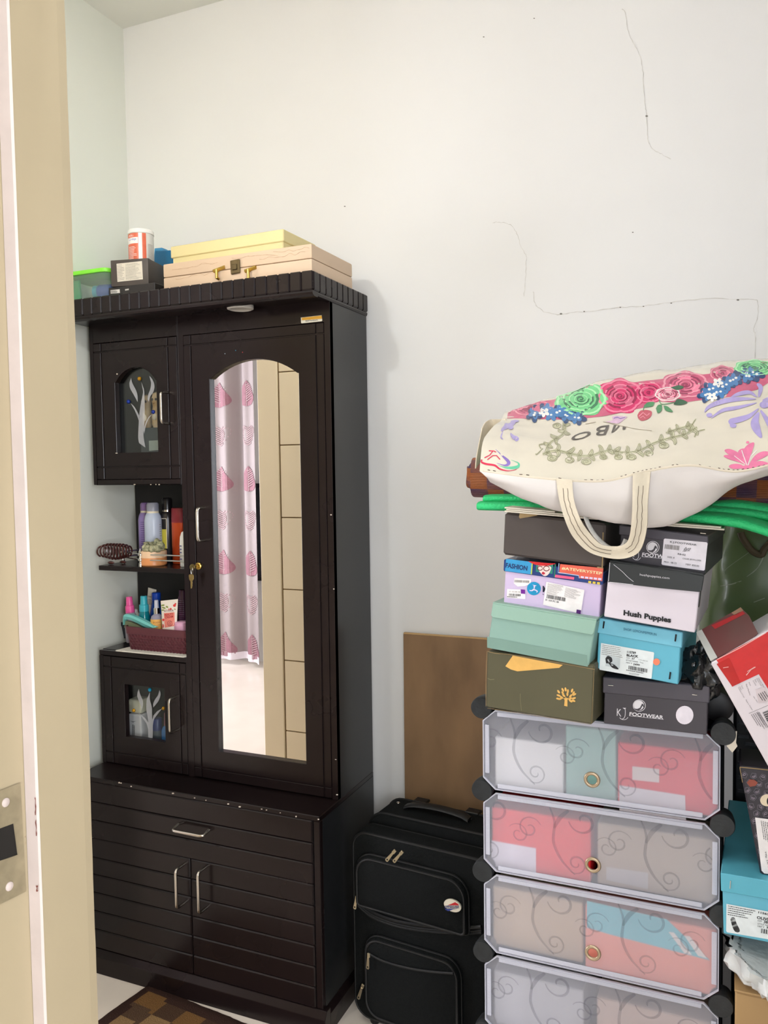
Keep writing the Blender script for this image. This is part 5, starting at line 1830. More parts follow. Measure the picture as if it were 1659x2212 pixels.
print_poly(F, [zl([(1285 + 60 * i, 475 + 8 * i), (1325 + 60 * i, 480 + 8 * i), (1322 + 60 * i, 512 + 8 * i), (1282 + 60 * i, 504 + 8 * i)]) for i in range(3)], 'printed_patches', ink('yellow_patch', (222, 196, 70)), lid, lift=0.0013)
print_poly(F, stroke(zl([(880, 235), (868, 360), (1150, 402), (1160, 440)]), 1.6), 'printed_outline', ink('ice_line', (176, 200, 226)), lid, lift=0.0014)
F = b.F
wl = ink('paper_white', (236, 230, 228))
l1 = print_poly(F, zl([(265, 435), (495, 455), (490, 515), (410, 548), (310, 555), (255, 510)]), 'label', wl, t)
print_bars(F, zl([(268, 495)])[0], zl([(470, 505)])[0], zl([(270, 462)])[0], 'barcode', ink('greyprint', (128, 122, 116)), l1)
l2 = print_poly(F, zl([(165, 588), (415, 598), (415, 728), (160, 708)]), 'label', wl, t)
print_text(F, '31-103-80-38', zl([(190, 632)])[0], zl([(342, 640)])[0], zl([(190, 612)])[0], 'label_print', ink('greyprint', (128, 122, 116)), l2)
print_bars(F, zl([(190, 682)])[0], zl([(350, 690)])[0], zl([(192, 650)])[0], 'barcode', blk, l2, seed=5)
print_lines(F, zl([(165, 702)])[0], zl([(375, 712)])[0], zl([(165, 688)])[0], 1, 'label_print', blk, l2, fill=0.7)
print_poly(F, zl([(352, 592), (414, 598), (414, 657), (354, 650)]), 'purple_patch', M_purple, l2, lift=0.0013)
cx, cy = zl([(533, 582)])[0]
lg = print_poly(F, ell(cx, cy, 15, 14.5), 'round_emblem', ink('emblem_blue', (20, 140, 186)), t)
for pts in ([(533, 580), (530, 540), (512, 528), (575, 540), (552, 548), (545, 585)], [(540, 585), (585, 610), (590, 625), (570, 640), (572, 618), (530, 602)], [(530, 582), (500, 605), (470, 600), (480, 615), (510, 618), (545, 600)]):
    print_poly(F, zl(pts), 'emblem_blade', ink('emblem_lilac', (214, 206, 232)), lg, lift=0.0014)
print_text(F, 'M', zl([(655, 630)])[0], zl([(725, 640)])[0], zl([(655, 545)])[0], 'lettering', ink('navy_black', (24, 22, 50)), t, bold=0.04)
print_text(F, 's', zl([(652, 668)])[0], zl([(670, 670)])[0], zl([(652, 652)])[0], 'lettering', ink('navy_black', (24, 22, 50)), t)
l3 = print_poly(F, zl([(705, 488), (1225, 598), (1230, 612), (1182, 920), (1170, 925), (660, 805)]), 'label', wl, t, lift=0.0016)
print_lines(F, zl([(708, 655)])[0], zl([(925, 690)])[0], zl([(730, 505)])[0], 11, 'label_print', ink('greyprint', (128, 122, 116)), l3, lift=0.002, fill=0.32, seed=2)
print_lines(F, zl([(950, 690)])[0], zl([(1170, 745)])[0], zl([(975, 560)])[0], 10, 'label_print', ink('greyprint', (128, 122, 116)), l3, lift=0.002, fill=0.32, seed=3)
print_bars(F, zl([(708, 712)])[0], zl([(965, 760)])[0], zl([(715, 660)])[0], 'barcode', blk, l3, lift=0.002, n=34)
print_text(F, '31 103 PC 38', zl([(690, 745)])[0], zl([(875, 780)])[0], zl([(694, 722)])[0], 'label_print', blk, l3, lift=0.002, bold=0.02)
print_poly(F, zl([(1125, 868), (1186, 880), (1178, 932), (1118, 918)]), 'purple_patch', ink('deep_purple', (76, 14, 104)), l3, lift=0.002)
# dark brown box
M_br = mk('dark_brown_card', (72, 64, 60), 0.6, var=(3, 0.08), bump=(25, 0.05))
b = QBox((1086, 1198), (1303, 1227), (1090, 1107), 1.450, 4, 0.27)
t = b.root('shoe_box', 'plain dark brown-grey box, topmost of the left stack under the tote bag')
b.body(M_br, bevel=0.004)
mb = MB()
mb.prism([b.F.pt(x, y, 0.003) for x, y in ((1124, 1106), (1172, 1110), (1158, 1114), (1124, 1120), (1122, 1116))], -b.N * 0.0025)
mb.build('torn_flap', M_edge, t)
print_poly(b.F, stroke([(1303, 1150), (1302, 1200), (1301, 1226)], 2.5) + stroke([(1290, 1225), (1303, 1227)], 2.5), 'edge_wear_glint', M_edge, t)

# dark grey box with ring logo, bottom right
M_kg = mk('charcoal_card', (62, 58, 64), 0.38, var=(4, 0.06))
M_kl = mk('charcoal_lid', (74, 70, 78), 0.28, var=(5, 0.1))
pw = ink('soft_white', (226, 222, 226))


def ring_logo(F, par, X, lift=0.0012):
    """mark with a monogram, ring, heeled foot and a word; X maps enlargement coordinates to pixels"""
    print_text(F, 'K', X(335, 1440), X(398, 1452), X(338, 1340), 'monogram', pw, par, lift)
    print_poly(F, [stroke(crv([X(450, 1340), X(452, 1400), X(446, 1450), X(425, 1480), X(395, 1485), X(375, 1465)], 5), [1.2] * 26)[i] for i in range(25)] + stroke(crv([X(375, 1465), X(410, 1492), X(460, 1490), X(490, 1462)], 5), 1.0) + [[X(415, 1330), X(465, 1332), X(442, 1352)]], 'monogram', pw, par, lift)
    cx, cy = X(645, 1300)
    rr = abs(X(730, 1300)[0] - cx)
    print_poly(F, stroke(ell(cx, cy, rr, rr * 0.93, 30) + [ell(cx, cy, rr, rr * 0.93, 30)[0]], 1.2), 'ring_mark', pw, par, lift)
    print_poly(F, ell(cx - 1, cy - 0.5, rr * 0.84, rr * 0.8, 30), 'disc_mark', pw, par, lift)
    print_poly(F, [X(570, 1340), X(620, 1345), X(655, 1330), X(685, 1270), X(705, 1285), X(712, 1325), X(700, 1318), X(690, 1300), X(668, 1345), X(630, 1375), X(590, 1360)], 'heel_mark', ink('charcoal_ink', (62, 58, 64)), par, lift + 0.0006)


b = QBox((1304, 1563), (1527, 1588), (1306, 1462), 1.470, 0.5, 0.30)
t = b.root('shoe_box', 'charcoal box with white shoe emblem and white disc, lowest of the right stack')
b.body(M_kg, 0, 0.92)
lid = b.body(M_kl, 0.66, 1.0, 'box_lid', 0.0025)


def zk(x, y):   # from the 6.381x enlargement of 1280,1320
    return (1280 + x / 6.381, 1320 + y / 6.381)


ring_logo(b.F, t, zk)
print_text(b.F, 'FOOTWEAR', zk(508, 1438), zk(975, 1488), zk(512, 1388), 'lettering', pw, t, bold=0.03)
print_poly(b.F, [zk(505, 1443), zk(980, 1494), zk(980, 1489), zk(505, 1438)], 'underline', pw, t)
print_poly(b.F, ell(1479, 1544.5, 19, 20), 'white_disc', ink('disc_white', (230, 222, 230)), t)
Fl = Flat(b.F.pt(1306, 1480, 0.0025), b.N)
for x, y in ((1320, 1480), (1501, 1500.5)):
    mb = MB()
    mb.tube([Fl.pt(x - 6, y - 0.3, 0.0006), Fl.pt(x + 5, y + 0.5, 0.0006)], 0.0008, 6)
    mb.build('staple', M_chrome, lid)
# turquoise box
M_tq = mk('turquoise_card', (98, 178, 200), 0.42, var=(4, 0.06))
M_tq2 = mk('turquoise_lid', (116, 188, 210), 0.36, var=(4, 0.05))
b = QBox((1289, 1444), (1465, 1479), (1295, 1333), 1.456, 4, 0.25)
t = b.root('shoe_box', 'turquoise box with white shoe label reading BLACK, second of the right stack')
b.body(M_tq, 0, 0.94)
lid = b.body(M_tq2, 0.69, 0.985, 'box_lid', 0.0025)
Fl = Flat(b.F.pt(1300, 1350, 0.0025), b.N)
print_text(Fl, 'SHOP: LEMONPEPPER.IN', zk(428, 262), zk(882, 340), zk(430, 228), 'lettering', ink('deep_teal', (34, 98, 124)), lid)
M_tap = ink('staple_black', (24, 24, 26))
for (x, y), F_ in (((154, 185), Fl), ((1146, 365), Fl), ((1068, 885), b.F)):
    p = zk(x, y)
    m = MB()
    m.tube([F_.pt(p[0] + 1, p[1] - 7, 0.0008), F_.pt(p[0] - 1, p[1] + 8, 0.0008)], 0.0014, 6)
    m.build('staple', M_tap, t)
F = b.F
l1 = print_poly(F, [zk(118, 438), zk(840, 565), zk(850, 578), zk(815, 925), zk(800, 932), zk(100, 808), zk(95, 795)], 'label', ink('label_ice', (226, 232, 232)), t)
print_lines(F, zk(125, 600), zk(440, 650), zk(140, 452), 6, 'label_print', ink('greyprint', (128, 122, 116)), l1, fill=0.3, seed=12)
for s, bl, br, tl, bo in (('115789', (478, 578), (598, 592), (480, 545), 0.03), ('BLACK', (470, 622), (632, 642), (472, 588), 0.04), ('SIZE', (468, 648), (515, 654), (469, 634), 0), ('37', (540, 664), (582, 670), (542, 640), 0.03), ('STYLE NAME : Tina', (462, 682), (700, 722), (464, 664), 0), ('MRP ₹', (464, 716), (545, 728), (466, 700), 0), ('2499', (560, 742), (650, 756), (563, 716), 0.03), ('CM (23.2)', (635, 676), (760, 698), (637, 662), 0)):
    print_text(F, s, zk(*bl), zk(*br), zk(*tl), 'label_print', blk, l1, bold=bo)
print_bars(F, zk(495, 800), zk(755, 848), zk(498, 748), 'barcode', blk, l1, n=30)
print_lines(F, zk(465, 818), zk(742, 868), zk(467, 805), 1, 'label_print', blk, l1, fill=0.7, seed=5)
print_lines(F, zk(505, 868), zk(660, 892), zk(507, 842), 2, 'label_print', blk, l1, fill=0.3, seed=6)
print_poly(F, [zk(195, 610), zk(385, 645), zk(375, 790), zk(180, 755)], 'photo_patch', ink('photo_grey', (198, 206, 208)), l1, lift=0.0012)
print_poly(F, [[zk(*p) for p in crv([(180, 650), (215, 615), (265, 640), (275, 690), (250, 715), (300, 735), (360, 790), (340, 800), (270, 775), (225, 720), (190, 715), (180, 650)], 4)]], 'shoe_picture', ink('shoe_black', (30, 30, 34)), l1, lift=0.0016)
print_poly(F, [[zk(*p) for p in ((205, 665), (225, 660), (240, 700), (228, 705))], [zk(*p) for p in ((258, 728), (290, 738), (285, 752), (262, 748))]], 'shoe_picture', ink('photo_light', (186, 190, 192)), l1, lift=0.002)
print_poly(F, ell(zk(883, 698)[0], zk(883, 698)[1], 7.3, 7.3), 'orange_dot', ink('dot_orange', (250, 134, 100)), t, lift=0.0014)
# white box with black lid
M_wb = mk('white_card', (218, 208, 216), 0.45, var=(4, 0.03))
M_bl = mk('black_lid_card', (40, 43, 43), 0.42, var=(5, 0.1))
b = QBox((1304.5, 1332), (1501, 1367), (1317, 1214), 1.434, 3, 0.26)
t = b.root('shoe_box', 'white box with black lid and large black lettering, third of the right stack')
b.body(M_wb, 0, 0.95)


def zh(x, y):   # from the 5.925x enlargement of 1280,1080
    return (1280 + x / 5.925, 1080 + y / 5.925)


fl_ = [zh(225, 790), zh(200, 1045), zh(215, 1052), zh(520, 1085), zh(860, 1125), zh(1370, 1175), zh(1400, 1160), zh(1432, 970), zh(900, 865)]
lid = MB().prism([b.F.pt(x, y, 0.004) for x, y in fl_], -b.N * 0.0035).build('lid_flap', M_bl, t, bevel=0.001)
O_ = b.F.pt(*zh(225, 790), 0.004)
U_ = b.F.pt(*zh(1432, 970), 0.004) - O_
MB().para(O_, U_, Vector((0, 0, 0.0028)), b.D * 1.02).build('lid_top', M_bl, t, bevel=0.001)
Fl = Flat(b.F.pt(1400, 1250, 0.004), b.N)
print_text(Fl, 'hushpuppies.com', zh(605, 975), zh(985, 1022), zh(607, 938), 'lettering', ink('soft_white', (226, 222, 226)), lid)
print_text(b.F, 'Hush Puppies', zh(395, 1495), zh(1003, 1592), zh(400, 1405), 'lettering', ink('jet', (18, 17, 20)), t, bold=0.045)
print_poly(Fl, stroke(crv([zh(270, 825), zh(380, 915), zh(450, 985), zh(525, 1045)], 5), 0.9) + stroke([zh(222, 800), zh(205, 1040)], 1.0) + stroke([zh(215, 1050), zh(520, 1083)], 1.0), 'edge_wear_glint', ink('soft_white', (226, 222, 226)), lid)
mb = MB()
mb.para(b.O + b.U + b.U.normalized() * 0.0003 + b.V * 0.45, b.U.normalized() * 0.0012, b.V * 0.42, b.D * 0.06)
mb.build('side_slot', M_bk, t)
# charcoal box with price label, top right
b = QBox((1338, 1216), (1523, 1243), (1341, 1134), 1.452, 5, 0.27)
t = b.root('shoe_box', 'charcoal box with white price label, topmost of the right stack')
b.body(M_kg, 0, 0.95)
lid = b.body(M_kl, 0.74, 1.0, 'box_lid', 0.0025)


def zq(x, y):
    return zh(x, y)


def ring2(x, y):   # the same mark as the lower box, at its own place
    return zh(490 + (x - 335) * 0.93, 655 + (y - 1340) * 1.0)


print_text(b.F, 'K', zh(478, 710), zh(540, 728), zh(484, 640), 'monogram', pw, t)
print_poly(b.F, stroke(crv([zh(588, 645), zh(592, 700), zh(585, 740), zh(560, 762), zh(530, 755), zh(515, 735)], 4), 1.2) + stroke(crv([zh(515, 735), zh(545, 765), zh(590, 765), zh(618, 735)], 4), 1.0) + [[zh(565, 622), zh(603, 622), zh(585, 645)]], 'monogram', pw, t)
cx, cy = zh(773, 605)
rr = 13.5
print_poly(b.F, stroke(ell(cx, cy, rr, rr * 0.95, 30) + [ell(cx, cy, rr, rr * 0.95, 30)[0]], 1.2), 'ring_mark', pw, t)
print_poly(b.F, ell(cx - 0.6, cy + 0.2, rr * 0.83, rr * 0.82, 30), 'disc_mark', pw, t)
print_poly(b.F, [zh(712, 640), zh(752, 645), zh(780, 630), zh(802, 580), zh(822, 595), zh(828, 630), zh(812, 615), zh(796, 648), zh(770, 670), zh(735, 660)], 'heel_mark', ink('charcoal_ink', (62, 58, 64)), t, lift=0.0016)
print_text(b.F, 'FOOTW', zh(632, 722), zh(905, 748), zh(640, 672), 'lettering', pw, t, bold=0.03)
print_poly(b.F, [zh(632, 722), zh(905, 748), zh(905, 752), zh(632, 727)], 'underline', pw, t)
l1 = print_poly(b.F, [zh(928, 492), zh(1462, 540), zh(1475, 555), zh(1440, 890), zh(1425, 902), zh(900, 830), zh(886, 815), zh(915, 505)], 'label', ink('price_label', (228, 222, 228)), t, lift=0.0028)
for s, bl, br, tl, bo in (('K.J.FOOTWEAR', (995, 552), (1332, 592), (998, 522), 0.01), ('flate', (1155, 662), (1248, 650), (1180, 605), 0), ('RB-02', (1092, 698), (1192, 714), (1096, 676), 0.01), ('SIZE: 8', (960, 736), (1050, 748), (962, 716), 0), ('COLOR: BRWN LOFER', (1155, 755), (1393, 785), (1158, 736), 0), ('PKG : 08-22', (918, 798), (1078, 818), (920, 778), 0), ('MRP: 850.00', (1195, 832), (1365, 855), (1198, 810), 0)):
    print_text(b.F, s, zh(*bl), zh(*br), zh(*tl), 'label_print', blk, l1, lift=0.0034, bold=bo, shear=0.3 if s == 'flate' else 0)
print_bars(b.F, zh(925, 622), zh(1110, 642), zh(932, 565), 'barcode', ink('greyprint', (128, 122, 116)), l1, lift=0.0034, n=24)
Fl = Flat(b.F.pt(1400, 1150, 0.0025), b.N)
m = MB()
m.tube([Fl.pt(*zh(1380, 422), 0.0006), Fl.pt(*zh(1450, 430), 0.0006)], 0.0008, 6)
m.build('staple', M_chrome, lid)

# ================================================================== ON TOP OF THE BOXES
# folded cream paper bags lying flat under the mats
M_pap = mk('cream_paper', (222, 212, 194), 0.6, var=(5, 0.04))


def folded(name, label, a, b, y0, depth, drop=0.0):
    P, Q = at(a[0], a[1], y0), at(b[0], b[1], y0 - drop)
    U = Q - P
    N = Vector((-U.y, U.x, 0)).normalized() * depth
    t = thing(name, label, 'paper bag', P + U / 2 + N / 2, 'folded paper bags under the mats')
    up = Vector((0, 0, 1))
    for i, (s0, s1, h) in enumerate(((0, 1, 0.0), (0.02, 0.97, 0.0032), (0.0, 0.55, 0.0064))):
        MB().para(P + U * s0 + up * h + N * (0.004 * i), U * (s1 - s0), up * 0.0026, N * 0.95).build('paper_fold', M_pap, t, bevel=0.0008)
    return t


folded('folded_paper_bag', 'flat folded cream paper bag on the dark brown box at the left', (1089, 1106), (1292, 1123), 1.434, 0.2)
folded('folded_paper_bag', 'flat folded cream paper bag on the charcoal box at the right, edge sticking out', (1335, 1128.5), (1565, 1146), 1.448, 0.2)

# green foam mat, folded in layers and drooping at the right
M_grn = mk('green_foam', (46, 200, 120), 0.55, var=(5, 0.06), bump=(180, 0.7))
gm = thing('exercise_mat', 'bright green foam exercise mat folded in long layers under the tote bag', 'mat', at(1300, 1100, 1.62))


def layer(pts, w, h, name='mat_layer'):
    """flattened roll along a path of points; w half depth (y), h half height"""
    P = [Vector(p) for p in crv([tuple(p) for p in pts], 10)]
    rows = []
    for i, p in enumerate(P):
        a, b = P[max(0, i - 1)], P[min(len(P) - 1, i + 1)]
        t = (b - a).normalized()
        side = Vector((0, 0, 1)).cross(t).normalized()
        up = t.cross(side)
        f = min(1.0, 0.86 + 0.5 * min(i, len(P) - 1 - i) / len(P))
        rows.append([p + side * (w * f * math.copysign(abs(math.cos(a_)) ** 0.5, math.cos(a_))) + up * (h * f * math.copysign(abs(math.sin(a_)) ** 0.7, math.sin(a_))) for a_ in [2 * math.pi * k / 24 for k in range(25)]])
    mb = MB().grid(rows)
    for r0 in (0, len(rows) - 1):
        mb.f.append([r0 * 25 + k for k in range(24)]); mb.sm.append(False)
    # ribs across the foam
    return mb.build(name, M_grn, gm)


YM = 1.52
layer([at(1046, 1091, YM + 0.03), at(1130, 1092, YM + 0.03), at(1250, 1094, YM + 0.03), at(1390, 1098, YM + 0.03), at(1480, 1112, YM + 0.02), at(1570, 1119, YM - 0.01), at(1640, 1135, YM - 0.02), at(1740, 1172, YM - 0.03)], 0.062, 0.0105)
layer([at(1056, 1076, YM + 0.04), at(1130, 1076, YM + 0.04), at(1250, 1078, YM + 0.04), at(1390, 1080, YM + 0.04), at(1480, 1096, YM + 0.04), at(1570, 1103, YM + 0.03), at(1650, 1112, YM + 0.03), at(1740, 1132, YM + 0.02)], 0.05, 0.0085)
layer([at(1540, 1094, YM + 0.05), at(1590, 1092, YM + 0.05), at(1650, 1100, YM + 0.05), at(1740, 1110, YM + 0.04)], 0.045, 0.010)

# woven orange and purple floor mat, rolled up
def woven():
    m = bpy.data.materials.new('woven_straw')
    m.use_nodes = True
    nt = m.node_tree
    b = nt.nodes['Principled BSDF']
    b.inputs['Roughness'].default_value = 0.45
    uv = nt.nodes.new('ShaderNodeUVMap')
    ck = nt.nodes.new('ShaderNodeTexChecker')
    ck.inputs['Scale'].default_value = 1.0
    ck.inputs['Color1'].default_value = lin((168, 92, 40))
    ck.inputs['Color2'].default_value = lin((70, 52, 92))
    n = nt.nodes.new('ShaderNodeTexNoise')
    n.inputs['Scale'].default_value = 0.35
    mx = nt.nodes.new('ShaderNodeMix')
    mx.data_type = 'RGBA'
    mx.inputs[7].default_value = lin((150, 88, 56))
    rr = nt.nodes.new('ShaderNodeMapRange')
    rr.inputs['From Min'].default_value = 0.45
    rr.inputs['From Max'].default_value = 0.6
    rr.inputs['To Max'].default_value = 0.7
    w = nt.nodes.new('ShaderNodeTexWave')
    w.inputs['Scale'].default_value = 3.2
    w.bands_direction = 'Y'
    bp = nt.nodes.new('ShaderNodeBump')
    bp.inputs['Strength'].default_value = 0.6
    bp.inputs['Distance'].default_value = 0.003
    L = nt.links.new
    for q in (ck, n, w):
        L(uv.outputs[0], q.inputs['Vector'])
    L(n.outputs['Fac'], rr.inputs['Value'])
    L(rr.outputs['Result'], mx.inputs[0])
    L(ck.outputs['Color'], mx.inputs[6])
    L(mx.outputs[2], b.inputs['Base Color'])
    L(w.outputs['Fac'], bp.inputs['Height'])
    L(bp.outputs['Normal'], b.inputs['Normal'])
    return m


M_wov = woven()
a, b = at(1030, 1029, 1.68), at(1660, 1046, 1.68)
b = b + (b - a) * 0.22
rm = thing('rolled_straw_mat', 'rolled woven mat in orange and purple checks beneath the tote bag', 'mat', (a + b) / 2)
ax = (b - a).normalized()
sd = Vector((0, 0, 1)).cross(ax).normalized()
up = ax.cross(sd)
turns, nA = 3.2, 90
rows = []
mbv, uvs = [], []
for j in range(41):
    f = j / 40
    rows.append([])
    for i in range(nA + 1):
        s_ = i / nA
        ang = -2 * math.pi * turns * s_
        rad = 0.047 - 0.030 * s_
        rows[-1].append(a + (b - a) * f + (sd * math.cos(ang) + up * math.sin(ang)) * rad * Vector((1, 1, 1)).x + ax * ((0.002 * math.sin(i * 0.55) - 0.022 * s_) * (1 if j == 0 else 0)))
o = MB().grid(rows).build('rolled_sheet', M_wov, rm, weld=0, recalc=False, thick=0)
uvl = o.data.uv_layers.new(name='UVMap')
Lm = (b - a).length
for p in o.data.polygons:
    for li in p.loop_indices:
        vi = o.data.loops[li].vertex_index
        j, i = divmod(vi, nA + 1)
        uvl.data[li].uv = (j / 40 * Lm / 0.034, i / nA * turns * 2 * math.pi * 0.036 / 0.03)

# ------------------------------------------------------------------ the printed tote bag
M_print = mk('laminated_cream', (224, 215, 197), 0.22, var=(5, 0.02), coat=0.6, bump=(16, 0.25))
M_lin = mk('grey_white_lining', (216, 209, 204), 0.7, var=(4, 0.04), bump=(12, 0.35))
M_strap = mk('cream_webbing', (214, 202, 180), 0.75, var=(30, 0.04), bump=(120, 0.25))
M_stitch = ink('brown_thread', (84, 66, 52))
bagd = thing('tote_bag', 'large floral printed cream carrier bag lying on its side on top of the box stacks', 'bag', at(1350, 1130, 1.6))


def RW(L, Y, dz=0.0):
    return [at(x, y, yy if yy else Y) + Vector((0, 0, dz)) for x, y, yy in [(q + (None,))[:3] for q in L]]


AB = [p + Vector((0, 0.0, 0)) for p in RW([(1098, 890), (1200, 862), (1300, 832), (1400, 812), (1500, 797), (1600, 786), (1700, 778), (1810, 800)], 1.80)]
T_ = RW([(1094, 888), (1200, 858), (1300, 828), (1400, 809), (1500, 793), (1600, 783), (1700, 775), (1810, 792)], 1.70)
F_ = RW([(1078, 912), (1190, 912), (1290, 908), (1390, 890), (1490, 868), (1580, 848), (1690, 835), (1810, 840)], 1.575)
M_ = RW([(1046, 946), (1160, 966), (1280, 970), (1400, 955), (1510, 940), (1610, 930), (1700, 915), (1810, 905)], 1.455)
S_ = RW([(1036, 1018), (1165, 1035), (1300, 1042), (1395, 1021), (1490, 1008), (1592, 1021), (1690, 1000), (1810, 995)], 1.373)
U_ = RW([(1052, 1030), (1172, 1068), (1300, 1086), (1402, 1084), (1495, 1062), (1592, 1038), (1690, 1012), (1810, 1005)], 1.378)
B_ = RW([(1064, 1040), (1180, 1096), (1300, 1123), (1410, 1141), (1500, 1108), (1600, 1050), (1690, 1022), (1810, 1015)], 1.411)
BK = [Vector((p.x, 1.460, max(p.z + 0.03, 1.437))) for p in B_]
BM = [Vector((p.x, 1.672, 1.535)) for p in B_]
BB = [Vector((p.x, 1.79, 1.538)) for p in B_]


def dense(rows, nu=8, nv=6):
    r2 = [crv([tuple(p) for p in r], nu) for r in rows]
    cols = list(zip(*r2))
    c2 = [crv(list(c), nv) for c in cols]
    return [[Vector(c2[j][i]) for j in range(len(c2))] for i in range(len(c2[0]))]


def wrinkle(g, amp, sc):
    out = []
    for i, r in enumerate(g):
        row = []
        for j, p in enumerate(r):
            a = g[max(0, i - 1)][j] - g[min(len(g) - 1, i + 1)][j]
            b = r[max(0, j - 1)] - r[min(len(r) - 1, j + 1)]
            n = a.cross(b)
            n = n.normalized() if n.length > 1e-9 else Vector((0, -1, 0))
            e = min(i, len(g) - 1 - i) / 4
            f = min(1, e)
            row.append(p + n * amp * f * (noise.noise(p * sc) + 0.5 * noise.noise(p * sc * 2.3 + Vector((5, 1, 2)))))
        out.append(row)
    return out


front = wrinkle(dense([AB, T_, F_, M_, S_]), 0.006, 14)
under = wrinkle(dense([S_, U_, B_, BK, BM, BB]), 0.006, 12)
back = dense([AB, [(p + q) / 2 + Vector((0, 0.07, 0)) for p, q in zip(AB, BB)], BB], 8, 4)
fp = MB().grid(front).build('printed_panel', M_print, bagd)
un = MB().grid(under).build('lining_side', M_lin, bagd)
MB().grid(back).build('back_side', M_lin, bagd)
cap = MB()
loop = [r[0] for r in front] + [r[0] for r in under] + [r[0] for r in back[::-1]]
c = sum(loop, Vector()) / len(loop) + Vector((-0.012, 0, 0))
cap.add(loop + [c], [(i, (i + 1) % len(loop), len(loop)) for i in range(len(loop))], True)
loop = [r[-1] for r in front] + [r[-1] for r in under] + [r[-1] for r in back[::-1]]
c = sum(loop, Vector()) / len(loop) + Vector((0.012, 0, 0))
cap.add(loop + [c], [(i, (i + 1) % len(loop), len(loop)) for i in range(len(loop))], True)
cap.build('bag_end', M_lin, bagd)
CS = Curved([fp], 8.0)
CU = Curved([un], 8.0)


def zb1(L):   # from the 2.4433x enlargement of 980,740
    return [(980 + x / 2.4433, 740 + y / 2.4433) for x, y in L]


def B1(L):
    return zb1(L)


Ib = {k: ink('bag_' + k, v, 0.3) for k, v in dict(rose=(214, 50, 108), rosed=(150, 30, 74), rosel=(240, 130, 160), dusty=(206, 96, 128), dustyd=(156, 60, 92), dustyl=(238, 160, 176), green=(120, 210, 140), greend=(60, 120, 84), greenl=(176, 236, 180), blue=(66, 124, 182), blued=(34, 66, 112), white=(240, 238, 232), leaf=(74, 140, 92), leafd=(54, 98, 70), violet=(176, 162, 214), pink=(232, 126, 164), sage=(196, 193, 164), saged=(138, 136, 100), ink=(84, 76, 70), red=(214, 50, 84), teal=(104, 200, 160), violetd=(140, 116, 190)).items()}


def blob(cx, cy, rx, ry, n, amp, ph=0.0):
    return [(cx + rx * (1 + amp * math.sin(n * a + ph)) * math.cos(a), cy + ry * (1 + amp * math.sin(n * a + ph)) * math.sin(a)) for a in [2 * math.pi * i / 48 for i in range(48)]]


# band of flower colour along the upper edge
band = B1([(282, 400), (290, 345), (420, 316), (540, 300), (620, 270), (700, 252), (810, 232), (1000, 204), (1200, 182), (1400, 160), (1560, 118), (1660, 104), (1700, 100), (1700, 190), (1600, 250), (1480, 285), (1300, 305), (1230, 315), (1170, 318), (1060, 310), (1000, 345), (800, 388), (620, 410), (480, 405)])
print_poly(CS, band, 'printed_flower_band', Ib['dusty'], bagd, lift=0.0008)


def rose(cx, cy, rx, ry, cols, name, seed, lift, petals=7, rot=0.0):
    """overlapping petals, largest at the rim; cols = base, dark, light"""
    rg = random.Random(seed)
    P0 = [B1([p])[0] for p in blob(cx, cy, rx, ry, petals, 0.06, rot)]
    o = print_poly(CS, P0, name, cols[0], bagd, lift=lift)
    k = 0
    for ring, n in ((0.80, petals), (0.60, petals - 1), (0.42, 5), (0.26, 4)):
        for i in range(n):
            a = rot + 2 * math.pi * (i + 0.5 * k) / n + rg.uniform(-0.1, 0.1)
            px_, py_ = cx + math.cos(a) * rx * ring * 0.75, cy + math.sin(a) * ry * ring * 0.75
            s = 0.52 * ring + 0.05
            dk, lt, mid = [], [], []
            arc = [(px_ + math.cos(b + a) * rx * s * 0.62, py_ + math.sin(b + a) * ry * s * 0.62) for b in [R(q) for q in range(-100, 101, 20)]]
            inn = [(px_ + math.cos(b + a) * rx * s * 0.50, py_ + math.sin(b + a) * ry * s * 0.50) for b in [R(q) for q in range(-85, 86, 17)]]
            col = cols[(0, 2, 0, 1)[(i + k) % 4]] if ring < 0.7 else cols[(0, 0, 2)[i % 3]]
            print_poly(CS, [B1(stroke(arc, 0.06 * rx)[q]) for q in range(len(arc) - 1)], 'petal_edge', cols[1 if (i + k) % 3 else 2], o, lift=lift + 0.0005)
        k += 1
    sp_ = [(cx + rx * 0.2 * (1 - t) * math.cos(9 * t + rot), cy + ry * 0.2 * (1 - t) * math.sin(9 * t + rot)) for t in [i / 22 for i in range(20)]]
    print_poly(CS, [B1(q) for q in stroke(sp_, 0.045 * rx)], 'petal_edge', cols[1], o, lift=lift + 0.0007)
    return o


